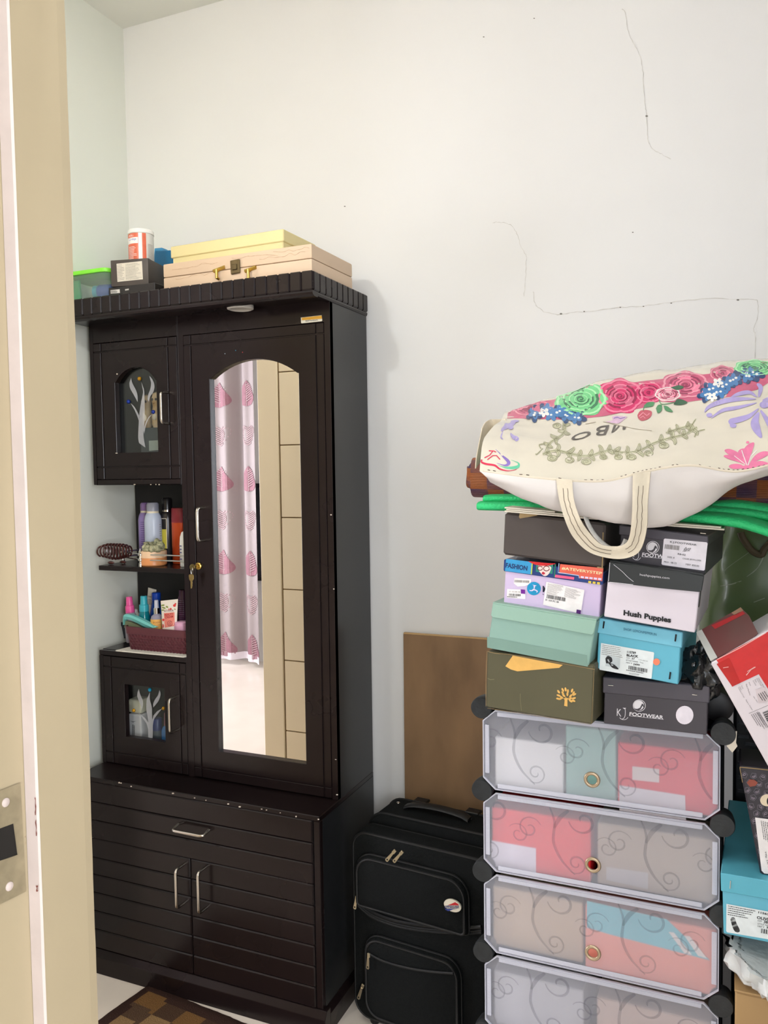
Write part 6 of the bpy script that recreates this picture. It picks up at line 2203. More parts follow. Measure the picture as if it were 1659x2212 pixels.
def petal_rose(cx, cy, rx, ry, cols, name, seed, lift, rot=0.0, rings=((1.0, 7), (0.72, 6), (0.48, 5), (0.27, 4))):
    """each petal a rounded fan with a dark fold and light lip"""
    rg = random.Random(seed)
    o = print_poly(CS, [B1([p])[0] for p in blob(cx, cy, rx, ry, 7, 0.07, rot)], name, cols[0], bagd, lift=lift)
    fan_d, fan_m, fan_l = [], [], []
    for k, (ring, n) in enumerate(rings):
        for i in range(n):
            a = rot + 2 * math.pi * (i + 0.37 * k) / n
            w = math.pi / n * 1.12
            ro, ri = ring * 0.98, ring * 0.60
            out = [(cx + rx * ro * (1 - 0.10 * abs(q) ** 2) * math.cos(a + q * w), cy + ry * ro * (1 - 0.10 * abs(q) ** 2) * math.sin(a + q * w)) for q in (-1, -0.6, -0.2, 0.2, 0.6, 1)]
            lip = [(cx + (x - cx) * 0.90, cy + (y - cy) * 0.90) for x, y in out]
            inn = [(cx + rx * ri * math.cos(a + q * w), cy + ry * ri * math.sin(a + q * w)) for q in (0.9, 0, -0.9)]
            dark = [(cx + (x - cx) * 1.18, cy + (y - cy) * 1.18) for x, y in inn]
            if k:
                fan_m.append(B1(out + inn))
            fan_l.append(B1(out + lip[::-1]))
            if (i + k) % 2 == 0:
                fan_d.append(B1(dark + inn[::-1]))
    if fan_m:
        print_poly(CS, fan_m[::2], 'petals', cols[3] if len(cols) > 3 else cols[0], o, lift=lift + 0.0004)
    print_poly(CS, fan_l, 'petal_lips', cols[2], o, lift=lift + 0.0006)
    if fan_d:
        print_poly(CS, fan_d, 'petal_folds', cols[1], o, lift=lift + 0.0008)
    c_ = [(cx + rx * 0.17 * (1 - t) * math.cos(10 * t + rot), cy + ry * 0.17 * (1 - t) * math.sin(10 * t + rot)) for t in [i / 18 for i in range(16)]]
    print_poly(CS, [B1(q) for q in stroke(c_, 0.05 * rx)], 'petal_folds', cols[1], o, lift=lift + 0.001)
    return o


Gc = (Ib['green'], Ib['greend'], Ib['greenl'], Ib['green'])
Rc = (Ib['rose'], Ib['rosed'], Ib['rosel'], Ib['dusty'])
Dc = (Ib['dusty'], Ib['dustyd'], Ib['dustyl'], Ib['rosel'])
petal_rose(410, 345, 110, 45, Dc, 'printed_rose', 1, 0.0010, 0.4)
petal_rose(880, 285, 125, 92, Rc, 'printed_rose', 2, 0.0012, 0.2)
petal_rose(1030, 265, 80, 55, Rc, 'printed_rose', 3, 0.0011, 1.0, ((1.0, 6), (0.6, 5)))
petal_rose(1225, 225, 130, 72, Dc, 'printed_rose', 4, 0.0012, 0.1)
petal_rose(1130, 275, 70, 38, (Ib['dustyl'], Ib['rosed'], Ib['white'], Ib['rosel']), 'printed_rose', 5, 0.0016, 0.3)
petal_rose(1420, 165, 70, 42, Dc, 'printed_rose', 6, 0.0012, 0.6, ((1.0, 6), (0.6, 5)))
petal_rose(672, 300, 138, 92, Gc, 'printed_rose', 7, 0.0016, 0.9)
petal_rose(1590, 135, 110, 42, Gc, 'printed_rose', 8, 0.0016, 0.2)


def daisies(L, col, name, s, lift):
    ps, cs = [], []
    for x, y in L:
        for i in range(5):
            a = 2 * math.pi * i / 5 + x
            ps.append(B1(ell(x + math.cos(a) * s * 0.62, y + math.sin(a) * s * 0.5, s * 0.52, s * 0.36, 10, a)))
        cs.append(B1(ell(x, y, s * 0.2, s * 0.16, 8)))
    o = print_poly(CS, ps, name, col, bagd, lift=lift, kind='stuff')
    print_poly(CS, cs, 'flower_eyes', Ib['white'] if col is not Ib['white'] else Ib['blue'], o, lift=lift + 0.0005, kind='stuff')


daisies([(455, 360), (545, 372), (425, 385), (600, 392), (660, 400)], Ib['blued'], 'printed_blue_flowers', 40, 0.0019)
daisies([(430, 375), (515, 385), (560, 365), (490, 355), (590, 385), (640, 398)], Ib['blue'], 'printed_blue_flowers', 34, 0.0022)
daisies([(478, 372), (1395, 215), (1365, 290)], Ib['white'], 'printed_white_flowers', 26, 0.0026)
daisies([(1350, 250), (1420, 235), (1390, 265), (1460, 205), (1330, 280), (1490, 190), (1560, 180), (1545, 165), (1600, 170)], Ib['blued'], 'printed_blue_flowers', 42, 0.0019)
daisies([(1370, 245), (1440, 225), (1340, 275), (1410, 262), (1475, 200), (1545, 180), (1580, 160)], Ib['blue'], 'printed_blue_flowers', 36, 0.0022)
# leaves and the hanging bud
print_poly(CS, [B1(crv([(1160, 330), (1185, 300), (1235, 318), (1200, 332), (1160, 330)], 4)), B1(crv([(1145, 240), (1190, 228), (1215, 240), (1180, 254), (1145, 240)], 4))], 'printed_leaves', Ib['leafd'], bagd, lift=0.0024)
print_poly(CS, [B1(crv([(1005, 345), (1020, 320), (1058, 316), (1050, 338), (1005, 345)], 4)), B1(crv([(1068, 350), (1080, 332), (1098, 332), (1098, 360), (1078, 375), (1068, 350)], 4)), B1(crv([(1108, 335), (1130, 340), (1158, 368), (1120, 362), (1108, 335)], 4))] + [B1(q) for q in stroke(crv([(1085, 300), (1100, 328), (1165, 318)], 5), 4)] + [B1(q) for q in stroke(crv([(1010, 330), (1003, 350), (1002, 362)], 4), 4)], 'printed_leaves', Ib['leaf'], bagd, lift=0.0020)
o = print_poly(CS, B1(crv([(970, 385), (985, 362), (1015, 357), (1045, 365), (1042, 390), (1020, 408), (992, 414), (975, 402), (970, 385)], 4)), 'printed_bud', ink('bag_bud', (196, 78, 96), 0.3), bagd, lift=0.0012)
print_poly(CS, [B1(q) for q in stroke([(978, 392), (1000, 372), (1020, 388), (1034, 376)], 4)] + [B1(q) for q in stroke([(985, 400), (1000, 390), (1012, 402)], 3)], 'petal_lips', Ib['dustyl'], o, lift=0.0018)
o = print_poly(CS, B1(crv([(800, 418), (838, 412), (838, 392), (870, 388), (915, 393), (900, 408), (870, 428), (830, 424), (800, 418)], 4)), 'printed_pale_rose', ink('bag_pale_rose', (216, 180, 206), 0.3), bagd, lift=0.0012)
print_poly(CS, [B1(q) for q in stroke([(845, 402), (865, 396), (880, 404), (905, 396)], 4)], 'petal_folds', Ib['violetd'], o, lift=0.0018)
# lettering, upside down on the lying bag
for s, q in (('O', ((1306, 0), 0)),):
    pass


def zz8(x, y):  # from the 8.295x enlargement of 1220,880
    return (1220 + x / 8.295, 880 + y / 8.295)


def bag_text(s, bl, br, tl):
    print_text(CS, s, zz8(*bl), zz8(*br), zz8(*tl), 'lettering', Ib['ink'], bagd, lift=0.0014, bold=0.012)


bag_text('O', (520, 415), (190, 470), (395, 560))
bag_text('B', (800, 320), (585, 345), (735, 500))
print_poly(CS, [[zz8(*p) for p in ((880, 325), (925, 325), (860, 460), (832, 462))], [zz8(*p) for p in ((960, 335), (990, 338), (880, 445), (868, 440))], [zz8(*p) for p in ((1040, 352), (1098, 362), (1080, 405), (1036, 405))]], 'lettering', Ib['ink'], bagd, lift=0.0014)
print_poly(CS, stroke([zz8(370, 303), zz8(560, 268)], 0.9) + stroke([zz8(690, 262), zz8(990, 330), zz8(1240, 385), zz8(1560, 425)], 0.8), 'fold_line', ink('fold_brown', (150, 136, 110)), bagd, lift=0.0010)


# sage scroll frame
def curl(cx, cy, r, turns, a0, sg, w):
    n = int(22 * turns)
    return stroke([(cx + r * (1 - 0.85 * i / n) * math.cos(a0 + sg * 2 * math.pi * turns * i / n), cy + 0.62 * r * (1 - 0.85 * i / n) * math.sin(a0 + sg * 2 * math.pi * turns * i / n)) for i in range(n + 1)], w)


sage, dark = [], []


def leaflet(p, ang, L, w, curl_):
    """curved acanthus leaf from p"""
    q, a = [p], ang
    for i in range(8):
        a += curl_ / 8
        q.append((q[-1][0] + L / 8 * math.cos(a), q[-1][1] + 0.8 * L / 8 * math.sin(a)))
    ws = [w * (0.25 + 0.75 * math.sin(math.pi * min(1, (i + 1.2) / 9.2)) ** 0.8) for i in range(9)]
    for st_ in stroke(q, ws):
        sage.append(st_)
    for sg in (-1, 1):
        edge = []
        for i in range(9):
            x0, y0 = q[max(0, i - 1)]
            x1, y1 = q[min(8, i + 1)]
            l = math.hypot(x1 - x0, y1 - y0) or 1
            edge.append((q[i][0] - (y1 - y0) / l * sg * ws[i] / 2, q[i][1] + (x1 - x0) / l * sg * ws[i] / 2))
        dark.extend(stroke(edge, 2.0))
    dark.extend(stroke(q[1:8], 1.6))


def scroll(pts, n, L, w):
    P = crv(pts, 14)
    sage.extend(stroke(P, 15))
    dark.extend(stroke(P, 2.0))
    for i in range(n):
        k = int((i + 0.5) / n * (len(P) - 2))
        a = math.atan2(P[k + 1][1] - P[k][1], P[k + 1][0] - P[k][0])
        for sg in (-1, 1):
            leaflet(P[k], a + sg * 0.35, L * (0.85 + 0.3 * ((i * 7) % 3) / 2), w, sg * (1.9 if i % 2 else 1.2))


scroll([(470, 590), (540, 570), (620, 588), (700, 600), (780, 580), (828, 566)], 7, 50, 19)
scroll([(828, 566), (900, 582), (980, 570), (1060, 530), (1140, 505), (1220, 485), (1285, 448)], 8, 50, 19)
scroll([(575, 425), (590, 450), (570, 490), (520, 520), (490, 555)], 4, 42, 16)
scroll([(1120, 478), (1180, 458), (1250, 440)], 3, 36, 14)
for pts, w in (([(470, 560), (440, 590), (432, 588)], 7), ([(460, 560), (452, 540), (480, 536)], 7), ([(1240, 470), (1262, 430), (1278, 404)], 8), ([(1270, 500), (1290, 470), (1326, 460)], 8)):
    sage.extend(stroke(crv(pts, 5), w))
    dark.extend(stroke(crv(pts, 5), 2.0))
for x, y, r, a0, sg in ((520, 612, 26, 0, 1), (612, 622, 24, 1, -1), (700, 630, 26, 2, 1), (790, 606, 20, 0, -1), (870, 606, 22, 3, 1), (940, 606, 24, 1, -1), (1030, 585, 24, 2, 1), (1110, 545, 26, 1, 1), (545, 440, 22, 3, 1)):
    sage.append(ell(x, y, r, r * 0.62, 20))
    dark.extend(stroke([(x + r * math.cos(t), y + 0.62 * r * math.sin(t)) for t in [2 * math.pi * i / 20 for i in range(21)]], 1.8))
    n = 24
    dark.extend(stroke([(x + r * 0.75 * (1 - 0.85 * i / n) * math.cos(a0 + sg * 7.5 * i / n), y + 0.46 * r * (1 - 0.85 * i / n) * math.sin(a0 + sg * 7.5 * i / n)) for i in range(n + 1)], 1.8))
o = print_poly(CS, [B1(q) for q in sage], 'printed_scroll', Ib['sage'], bagd, lift=0.0008)
print_poly(CS, [B1(q) for q in dark], 'scroll_lines', Ib['saged'], o, lift=0.0014, kind='stuff')


# violet and pink damask sprays
def frond(pts, w0, w1):
    n = len(pts)
    return stroke(pts, [w0 + (w1 - w0) * math.sin(math.pi * i / (n - 1)) for i in range(n)])


vi = []
vi += frond(crv([(1595, 300), (1520, 300), (1430, 310), (1350, 340), (1325, 370)], 6), 4, 26)
vi += frond(crv([(1600, 320), (1500, 345), (1420, 360), (1360, 400)], 6), 3, 20)
vi += frond(crv([(1610, 350), (1560, 390), (1500, 410), (1460, 420), (1490, 450)], 6), 4, 30)
vi += frond(crv([(1610, 370), (1590, 420), (1600, 460), (1625, 505)], 6), 8, 46)
vi += frond(crv([(1620, 360), (1660, 420), (1680, 460), (1690, 500)], 6), 8, 30)
vi += frond(crv([(1600, 290), (1560, 265), (1500, 275), (1460, 295)], 6), 4, 22)
vi += frond(crv([(1610, 290), (1620, 240), (1600, 220)], 6), 8, 24)
vi += frond(crv([(1630, 310), (1680, 300), (1720, 320)], 6), 8, 26)
vi += [ell(1350, 385, 16, 12, 14), ell(1475, 440, 18, 12, 14), ell(1640, 330, 26, 18, 16)]
print_poly(CS, [B1(q) for q in vi], 'printed_violet_spray', Ib['violet'], bagd, lift=0.0016)
vi = frond(crv([(330, 410), (310, 430), (270, 450), (250, 470)], 5), 4, 24) + frond(crv([(345, 415), (300, 418)], 5), 3, 14) + frond(crv([(300, 480), (315, 500), (335, 510), (325, 520)], 5), 5, 22) + frond(crv([(260, 470), (250, 500), (262, 512)], 5), 2, 8) + [ell(300, 448, 16, 12, 12), ell(278, 440, 12, 14, 12)]
print_poly(CS, [B1(q) for q in vi], 'printed_violet_spray', Ib['violet'], bagd, lift=0.0012)
pk = frond(crv([(1550, 650), (1510, 610), (1460, 580), (1430, 570)], 5), 5, 36) + frond(crv([(1545, 645), (1500, 620), (1450, 605), (1425, 600)], 5), 4, 24) + frond(crv([(1550, 650), (1545, 600), (1560, 560), (1585, 530)], 5), 6, 46) + frond(crv([(1560, 650), (1600, 610), (1640, 590), (1670, 585)], 5), 5, 34) + frond(crv([(1560, 655), (1610, 640), (1660, 640)], 5), 5, 26) + [ell(1490, 655, 38, 14, 16), ell(1560, 662, 44, 14, 16), ell(1535, 580, 34, 20, 16), ell(1552, 528, 9, 7, 10)]
print_poly(CS, [B1(q) for q in pk], 'printed_pink_spray', Ib['pink'], bagd, lift=0.0012)
print_poly(CS, [B1(q) for q in stroke([(1548, 650), (1530, 600), (1520, 570)], 4) + stroke([(1553, 650), (1570, 600), (1600, 570)], 4) + stroke([(1540, 645), (1480, 600)], 3)], 'spray_veins', Ib['white'], bagd, lift=0.0018)
# maker's mark with swooshes at the left end
def zb9(L):     # from the 4.74x enlargement of 980,760
    return [(980 + x / 4.74, 760 + y / 4.74) for x, y in L]


sw = [zb9(q) for q in stroke(crv([(290, 1105), (285, 1130), (330, 1150), (420, 1165), (470, 1200), (540, 1220), (600, 1218), (645, 1205)], 6), [6 + 14 * math.sin(math.pi * min(1, (i + 8) / 42)) for i in range(43)])]
print_poly(CS, sw, 'emblem_swoosh', Ib['red'], bagd, lift=0.0012)
sw = [zb9(q) for q in stroke(crv([(430, 1000), (490, 1060), (555, 1120), (560, 1150), (520, 1165), (440, 1140)], 6), [3 + 32 * math.sin(math.pi * i / 30) ** 2 for i in range(31)])]
print_poly(CS, sw, 'emblem_swoosh', Ib['violetd'], bagd, lift=0.0012)
sw = [zb9(q) for q in stroke(crv([(590, 1110), (660, 1140), (660, 1175), (600, 1190), (520, 1185), (450, 1160)], 6), [3 + 28 * math.sin(math.pi * i / 30) ** 2 for i in range(31)])]
print_poly(CS, sw, 'emblem_swoosh', Ib['teal'], bagd, lift=0.0012)
sw = [zb9(q) for q in stroke([(360, 1015), (410, 1018), (435, 1030)], 10) + stroke([(400, 1020), (370, 1060), (315, 1088)], 10) + stroke([(345, 1108), (400, 1065), (440, 1065), (475, 1105)], 10)]
print_poly(CS, sw, 'emblem_letters', Ib['red'], bagd, lift=0.0012)
# seam stitches and folded edge
rg = random.Random(4)
seam = crv([(1036, 1019), (1165, 1035), (1300, 1042), (1395, 1021), (1490, 1008), (1592, 1021), (1690, 1000)], 10)
st = []
for i in range(2, len(seam) - 2):
    if rg.random() < 0.55:
        x, y = seam[i]
        dx, dy = (seam[i + 1][0] - x) * 0.45, (seam[i + 1][1] - y) * 0.45
        st += stroke([(x, y - 5 + rg.uniform(-1, 1)), (x + dx, y - 5 + dy + rg.uniform(-1, 1))], 1.6)
print_poly(CS, st, 'seam_stitches', M_stitch, bagd, lift=0.0014, kind='stuff')
hem_ = MB()
hem_.tube([CS.pt(x, y - 2.0, 0.0015) for x, y in seam[1:-1]], 0.0018, 6)
hem_.build('folded_hem', mk('cream_hem', (222, 210, 190), 0.5, var=(30, 0.05)), bagd)


def strap(outer, inner, ys, name):
    rows = []
    o2, i2 = crv(outer, 6), crv(inner, 6)
    y2 = crv([(y, 0) for y in ys], 6)
    for (a, b, y) in zip(o2, i2, y2):
        P, Q = at(a[0], a[1], y[0]), at(b[0], b[1], y[0] - 0.004)
        rows.append([P.lerp(Q, k / 4) + Vector((0, 0.002 * math.sin(k * 1.5), 0)) for k in range(5)])
    return MB().grid(rows).build(name, M_strap, bagd, thick=0.0025)


outer = [(1201, 1034), (1208, 1080), (1221, 1125), (1240, 1163), (1275, 1194), (1325, 1207), (1362, 1203), (1384, 1186), (1397, 1140), (1399, 1085), (1405, 1018)]
inner = [(1236, 1036), (1240, 1080), (1254, 1122), (1272, 1150), (1298, 1176), (1328, 1180), (1346, 1177), (1358, 1164), (1364, 1130), (1366, 1085), (1367, 1022)]
ys = [1.370, 1.360, 1.358, 1.368, 1.378, 1.383, 1.378, 1.373, 1.363, 1.360, 1.370]
hs = strap(outer, inner, ys, 'strap_handle')
CH = Curved([hs], 6)
for f in (0.36, 0.66):
    mid = [(a[0] + (b[0] - a[0]) * f, a[1] + (b[1] - a[1]) * f) for a, b in zip(outer, inner)]
    P = crv(mid, 6)
    for seg_ in (P[3:30], P[36:58]):
        jit = [(x + rg.uniform(-0.9, 0.9), y) for x, y in seg_]
        print_poly(CH, stroke(jit, 1.0), 'strap_stitching', M_stitch, bagd, lift=0.001)
MB().tube([at(x, y, 1.43) for x, y in crv([(1262, 1108), (1272, 1135), (1290, 1162), (1318, 1184), (1342, 1182), (1352, 1165)], 6)], 0.0038, 8).build('cord_handle', mk('grey_cord', (206, 204, 198), 0.8, var=(90, 0.08), bump=(200, 0.5)), bagd)
# slack cream cloth at the left end
rows = []
for q in ([(1094, 905), (1062, 906), (1048, 912), (1040, 925)], [(1092, 920), (1066, 918), (1046, 935), (1034, 955)], [(1086, 945), (1060, 945), (1042, 965), (1028, 988)], [(1060, 975), (1046, 985), (1034, 1000), (1026, 1012)]):
    rows.append([at(x, y, 1.60 + 0.035 * math.sin(i * 1.7)) for i, (x, y) in enumerate(q)])
MB().grid(dense(rows, 5, 5)).build('loose_lining', M_strap, bagd, thick=0.002)

# ================================================================== THE HEAP AT THE RIGHT
# brown carton on the floor
M_kraft = mk('kraft_card', (176, 142, 96), 0.65, var=(5, 0.08), bump=(40, 0.06))
def blobmesh(c, sx, sy, sz, amp, sc, seed, seg=40, sharp=1.0, flat=None):
    c = Vector(c)
    mb = MB()
    n = seg // 2
    vs, fs = [], []
    for i in range(n + 1):
        t = math.pi * i / n
        for k in range(seg):
            a = 2 * math.pi * k / seg
            d = Vector((math.sin(t) * math.cos(a), math.sin(t) * math.sin(a), math.cos(t)))
            q = d * sc + Vector((seed * 3.1, seed, -seed))
            f = 1 + amp * (abs(noise.noise(q)) ** sharp * 2 - 0.5) + amp * 0.6 * abs(noise.noise(q * 2.3))
            p = c + Vector((d.x * sx * f, d.y * sy * f, d.z * sz * f))
            if flat is not None:
                p.z = max(p.z, flat)
            vs.append(p)
    for i in range(n):
        for k in range(seg):
            l = (k + 1) % seg
            fs.append((i * seg + k, (i + 1) * seg + k, (i + 1) * seg + l, i * seg + l))
    return mb.add(vs, fs, True)


cp = at(1588, 2137, 1.47)
ct = thing('cardboard_carton', 'plain brown cardboard carton on the floor at the lower right', 'carton', (cp.x + 0.15, 1.62, 0))
bx('carton_body', M_kraft, ct, cp.x, 1.47, 0, cp.x + 0.32, 1.80, cp.z - 0.004, bevel=0.003)
bx('carton_flap', M_kraft, ct, cp.x - 0.001, 1.468, cp.z - 0.0035, cp.x + 0.321, 1.63, cp.z, bevel=0.001)
bx('carton_flap', M_kraft, ct, cp.x - 0.001, 1.634, cp.z - 0.0035, cp.x + 0.321, 1.801, cp.z, bevel=0.001)
# white poly bag under the turquoise box
M_poly = mk('white_poly', (214, 216, 214), 0.35, var=(6, 0.04), coat=0.3, bump=(30, 0.8))
pc_ = at(1662, 2078, 1.56)
zt0 = at(1563, 2020, 1.47).z
hh = zt0 - 0.012 - cp.z
mb = blobmesh(at(1690, 2040, 1.515), 0.088, 0.10, 0.085, 0.20, 2.6, 3, 64)
zl_ = cp.z + 0.001
for p in mb.v:
    p.z = min(p.z, zt0 - 0.022 - 0.22 * max(0.0, p.x - cp.x))
    if p.z < zl_ and p.y > 1.464:
        if p.y - 1.464 < zl_ - p.z:
            p.y = 1.464
        else:
            p.z = zl_
mb.build('plastic_bag', M_poly, None, label='crumpled white plastic bag between the brown carton and the turquoise box', cat='bag')
# turquoise box
b = QBox((1563, 2017), (1790, 2062), (1560, 1885), 1.462, 2, 0.33)
t = b.root('shoe_box', 'turquoise box with white label reading OLIVE, low at the right edge', group='boxes heaped at the right')
M_tq3 = mk('turquoise_lid_dull', (92, 178, 198), 0.4, var=(5, 0.1))
b.body(M_tq, 0, 0.95)
lid = b.body(M_tq3, 0.70, 1.0, 'box_lid', 0.0025)


def zo(x, y):   # from the 3.866x enlargement of 1480,1640
    return (1480 + x / 3.866, 1640 + y / 3.866)


Fl = Flat(b.F.pt(1580, 1900, 0.0025), b.N)
m = MB()
m.tube([Fl.pt(*zo(379, 1012), 0.0008), Fl.pt(*zo(375, 1078), 0.0008)], 0.0009, 6)
m.build('staple', M_chrome, lid)
F = b.F
l1 = print_poly(F, [zo(345, 1206), zo(800, 1290), zo(800, 1520), zo(352, 1444), zo(343, 1432)], 'label', ink('label_ice', (226, 232, 232)), t)
print_lines(F, zo(355, 1300), zo(590, 1345), zo(358, 1212), 5, 'label_print', blk, l1, fill=0.32, seed=22)
for s, bl, br, tl, bo in (('115638', (610, 1284), (720, 1306), (612, 1266), 0.03), ('OLIVE', (598, 1330), (705, 1350), (600, 1306), 0.03), ('SIZE', (604, 1350), (640, 1356), (605, 1338), 0), ('38', (655, 1366), (690, 1372), (657, 1342), 0.03), ('STYLE NAME', (605, 1378), (720, 1396), (606, 1364), 0), ('MRP ₹', (604, 1398), (660, 1408), (606, 1384), 0), ('3499', (678, 1410), (740, 1420), (680, 1392), 0.03)):
    print_text(F, s, zo(*bl), zo(*br), zo(*tl), 'label_print', blk, l1, bold=bo)
print_bars(F, zo(632, 1448), zo(770, 1474), zo(635, 1410), 'barcode', blk, l1, n=20)
print_poly(F, [zo(*p) for p in crv([(378, 1335), (392, 1318), (415, 1325), (430, 1370), (455, 1420), (452, 1442), (420, 1440), (400, 1410), (388, 1375), (378, 1335)], 4)], 'shoe_picture', ink('shoe_black', (30, 30, 34)), l1)
ztq = (b.O + b.V).z

# patterned dark box leaning on the turquoise one
M_pat = mk('ink_purple_card', (44, 40, 48), 0.4, var=(6, 0.1))
pb = QBox((1643, 1890), (1800, 1912), (1597, 1655), 1.478, 0, 0.10)
t = pb.root('patterned_box', 'dark purple box with small emblem pattern and white label, standing at the right edge', 'box', 'boxes heaped at the right')
pb.body(M_pat, bevel=0.003)
F = pb.F
em, em2 = [], []
rg = random.Random(9)
for i in range(13):
    for j in range(9):
        x = 1600 + 8 + j * 20 + i * 3.6 + (8 if i % 2 else 0)
        y = 1674 + i * 16.5 + j * 3 + rg.uniform(-1.5, 1.5)
        if x > 1655 + 90:
            continue
        a = rg.uniform(0, 6.28)
        pts = [(x + 7.2 * math.cos(a + 2 * math.pi * k / 5), y + 7.2 * math.sin(a + 2 * math.pi * k / 5)) for k in range(6)]
        em += stroke(pts, 1.1)
        pts = [(x + 3.8 * math.cos(a + 2 * math.pi * k / 5), y + 3.8 * math.sin(a + 2 * math.pi * k / 5)) for k in range(6)]
        em2 += stroke(pts[:4], 1.6) + stroke([(x - 2, y), (x + 2, y + 1)], 1.6)
print_poly(F, em, 'printed_outlines', ink('pattern_grey', (104, 98, 108)), t, kind='stuff')
print_poly(F, em2, 'printed_marks', ink('pattern_pale', (138, 126, 138)), t, kind='stuff')
print_poly(F, [(1613, 1690), (1619, 1683), (1630, 1684), (1637, 1690), (1632, 1697), (1620, 1699)], 'rust_patch', ink('rust', (140, 66, 48)), t, lift=0.0014)
print_poly(F, ell(1657, 1728, 15, 13), 'cream_disc', ink('cream_disc', (224, 206, 176)), t, lift=0.0014)
print_poly(F, ell(1674, 1730, 18, 15), 'black_disc', ink('jet', (18, 17, 20)), t, lift=0.0020)
l1 = print_poly(F, [(1631, 1765), (1760, 1782), (1760, 1900), (1651, 1886), (1645, 1880)], 'label', wl, t, lift=0.0014)
for i in range(4):
    x = 1642 + i * 4.2
    print_lines(F, (x + 1, 1772 + i), (x + 11, 1838 + i), (x + 3.5, 1772 + i), 1, 'label_print', blk, l1, lift=0.002, fill=0.5, seed=31 + i)
print_text(F, 'Mfg. Dt. Aug', (1651, 1840), (1660, 1885), (1655, 1839), 'label_print', blk, l1, lift=0.002)
print_poly(F, stroke([(1598, 1657), (1622, 1659), (1660, 1663)], 2.0) + stroke([(1598, 1657), (1604, 1690)], 1.6), 'edge_wear_glint', M_edge, t)

# red box lying slanted over the heap
M_rw = mk('white_coated_card', (226, 216, 220), 0.35, var=(5, 0.03))
rb = QBox((1666, 1668), (1900, 1552), (1535, 1433), 1.455, 0, 0.11, pitch=-4)
t = rb.root('red_box', 'open red and white carton lying slanted, with printed side panel, at the right edge', 'box', 'boxes heaped at the right')
rb.body(M_rw, bevel=0.002)
F = rb.F
I_red = ink('carton_red', (206, 36, 38), 0.28)
redp = print_poly(F, [(1547, 1424), (1655, 1366), (1760, 1314), (1850, 1480), (1700, 1545), (1659, 1488), (1639, 1456), (1582, 1483)], 'red_panel', I_red, t, lift=0.0008)
print_poly(F, [(1548, 1434), (1575, 1420), (1600, 1474), (1582, 1483)], 'tape', ink('tape_red', (190, 26, 26), 0.15), t, lift=0.0012)
print_poly(F, stroke([(1549, 1424), (1600, 1398), (1655, 1366)], 1.6) + stroke([(1562, 1442), (1574, 1440)], 1.3) + stroke([(1612, 1458), (1622, 1446), (1632, 1440)], 1.6) + stroke([(1614, 1450), (1630, 1440)], 1.2), 'edge_wear_glint', ink('glint_pink', (240, 190, 184)), t, lift=0.0018)  # pale strokes are glints painted on the edge and tape


def zr_(x, y):   # from the 8.505x enlargement of 1560,1380
    return (1560 + x / 8.505, 1380 + y / 8.505)


gp_ = ink('print_dim', (120, 112, 114))
for s, p, q, h in (('Generic Name', (655, 720), (770, 905), 26), ('Article Code', (625, 725), (715, 870), 24), ('Size', (590, 745), (622, 800), 24), ('Quantity', (555, 765), (610, 862), 24), ('Month of Manufacture', (430, 830), (505, 1035), 26), ('Price', (480, 800), (515, 860), 24), ('Style', (345, 860), (372, 920), 22), ('Color', (315, 880), (345, 940), 22), ('Country of Origin', (285, 895), (395, 1085), 24), ('July 2021', (565, 1060), (640, 1170), 22), ('Made in Vietnam', (425, 1120), (550, 1310), 22)):
    dx, dy = q[0] - p[0], q[1] - p[1]
    l = math.hypot(dx, dy)
    tl = (p[0] + dy / l * h, p[1] - dx / l * h)
    print_text(F, s, zr_(*p), zr_(*q), zr_(*tl), 'lettering', gp_, t, lift=0.0012)
pl = print_poly(F, [zr_(610, 930), zr_(800, 875), zr_(850, 1140), zr_(670, 1180)], 'price_sticker', ink('sticker_pinkgrey', (214, 200, 202)), t, lift=0.0012)
print_lines(F, zr_(650, 1010), zr_(745, 1160), zr_(790, 945), 4, 'label_print', blk, pl, lift=0.0018, fill=0.35, seed=44)
print_lines(F, zr_(520, 1390), zr_(720, 1715), zr_(650, 1340), 4, 'lettering', gp_, t, fill=0.35, seed=45)
print_lines(F, zr_(640, 1360), zr_(840, 1700), zr_(690, 1335), 2, 'lettering', gp_, t, fill=0.45, seed=46)
print_bars(F, zr_(740, 1350), zr_(850, 1560), zr_(860, 1300), 'barcode', blk, t, n=16)
print_poly(F, stroke([zr_(490, 1370), zr_(840, 1220)], 0.7) + stroke([zr_(650, 1330), zr_(850, 1640)], 0.6), 'printed_rules', gp_, t)
# open flap at its upper end, seen from inside
O_ = F.pt(1547, 1423, 0)
E_ = F.pt(1662, 1363, 0)
u_ = (E_ - O_)
v_ = rb.V.normalized()
q = [(1508, 1364), (1600, 1312), (1618, 1330), (1637, 1368), (1622, 1382), (1549, 1421)]
FP2 = Flat(F.pt(1549, 1421, -0.004), (F.N + v_ * 0.55).normalized())
mb = MB()
mb.prism([FP2.pt(x, y, 0) for x, y in q], -FP2.N * 0.0025)
flap = mb.build('open_flap', mk('flap_shaded_red', (120, 34, 36), 0.45, var=(8, 0.25), rgb2=(92, 62, 58)), t)  # darker red has the shade on the flap's inner face painted in
print_poly(FP2, [(1580, 1324), (1600, 1312), (1606, 1319), (1588, 1330)], 'worn_corner', mk('flap_kraft', (150, 116, 92), 0.7, var=(20, 0.1)), flap, lift=0.0008)
print_poly(FP2, [(1537, 1351), (1604, 1320), (1610, 1326), (1545, 1359)], 'red_stripe', ink('flap_red', (168, 28, 32)), flap, lift=0.0008)
mb = MB()
mb.prism([FP2.pt(x, y, 0.001) for x, y in ((1504, 1366), (1516, 1360), (1550, 1420), (1535, 1428))], -FP2.N * 0.003)
mb.build('side_flap', mk('flap_grey', (186, 186, 180), 0.5, var=(8, 0.06)), t)

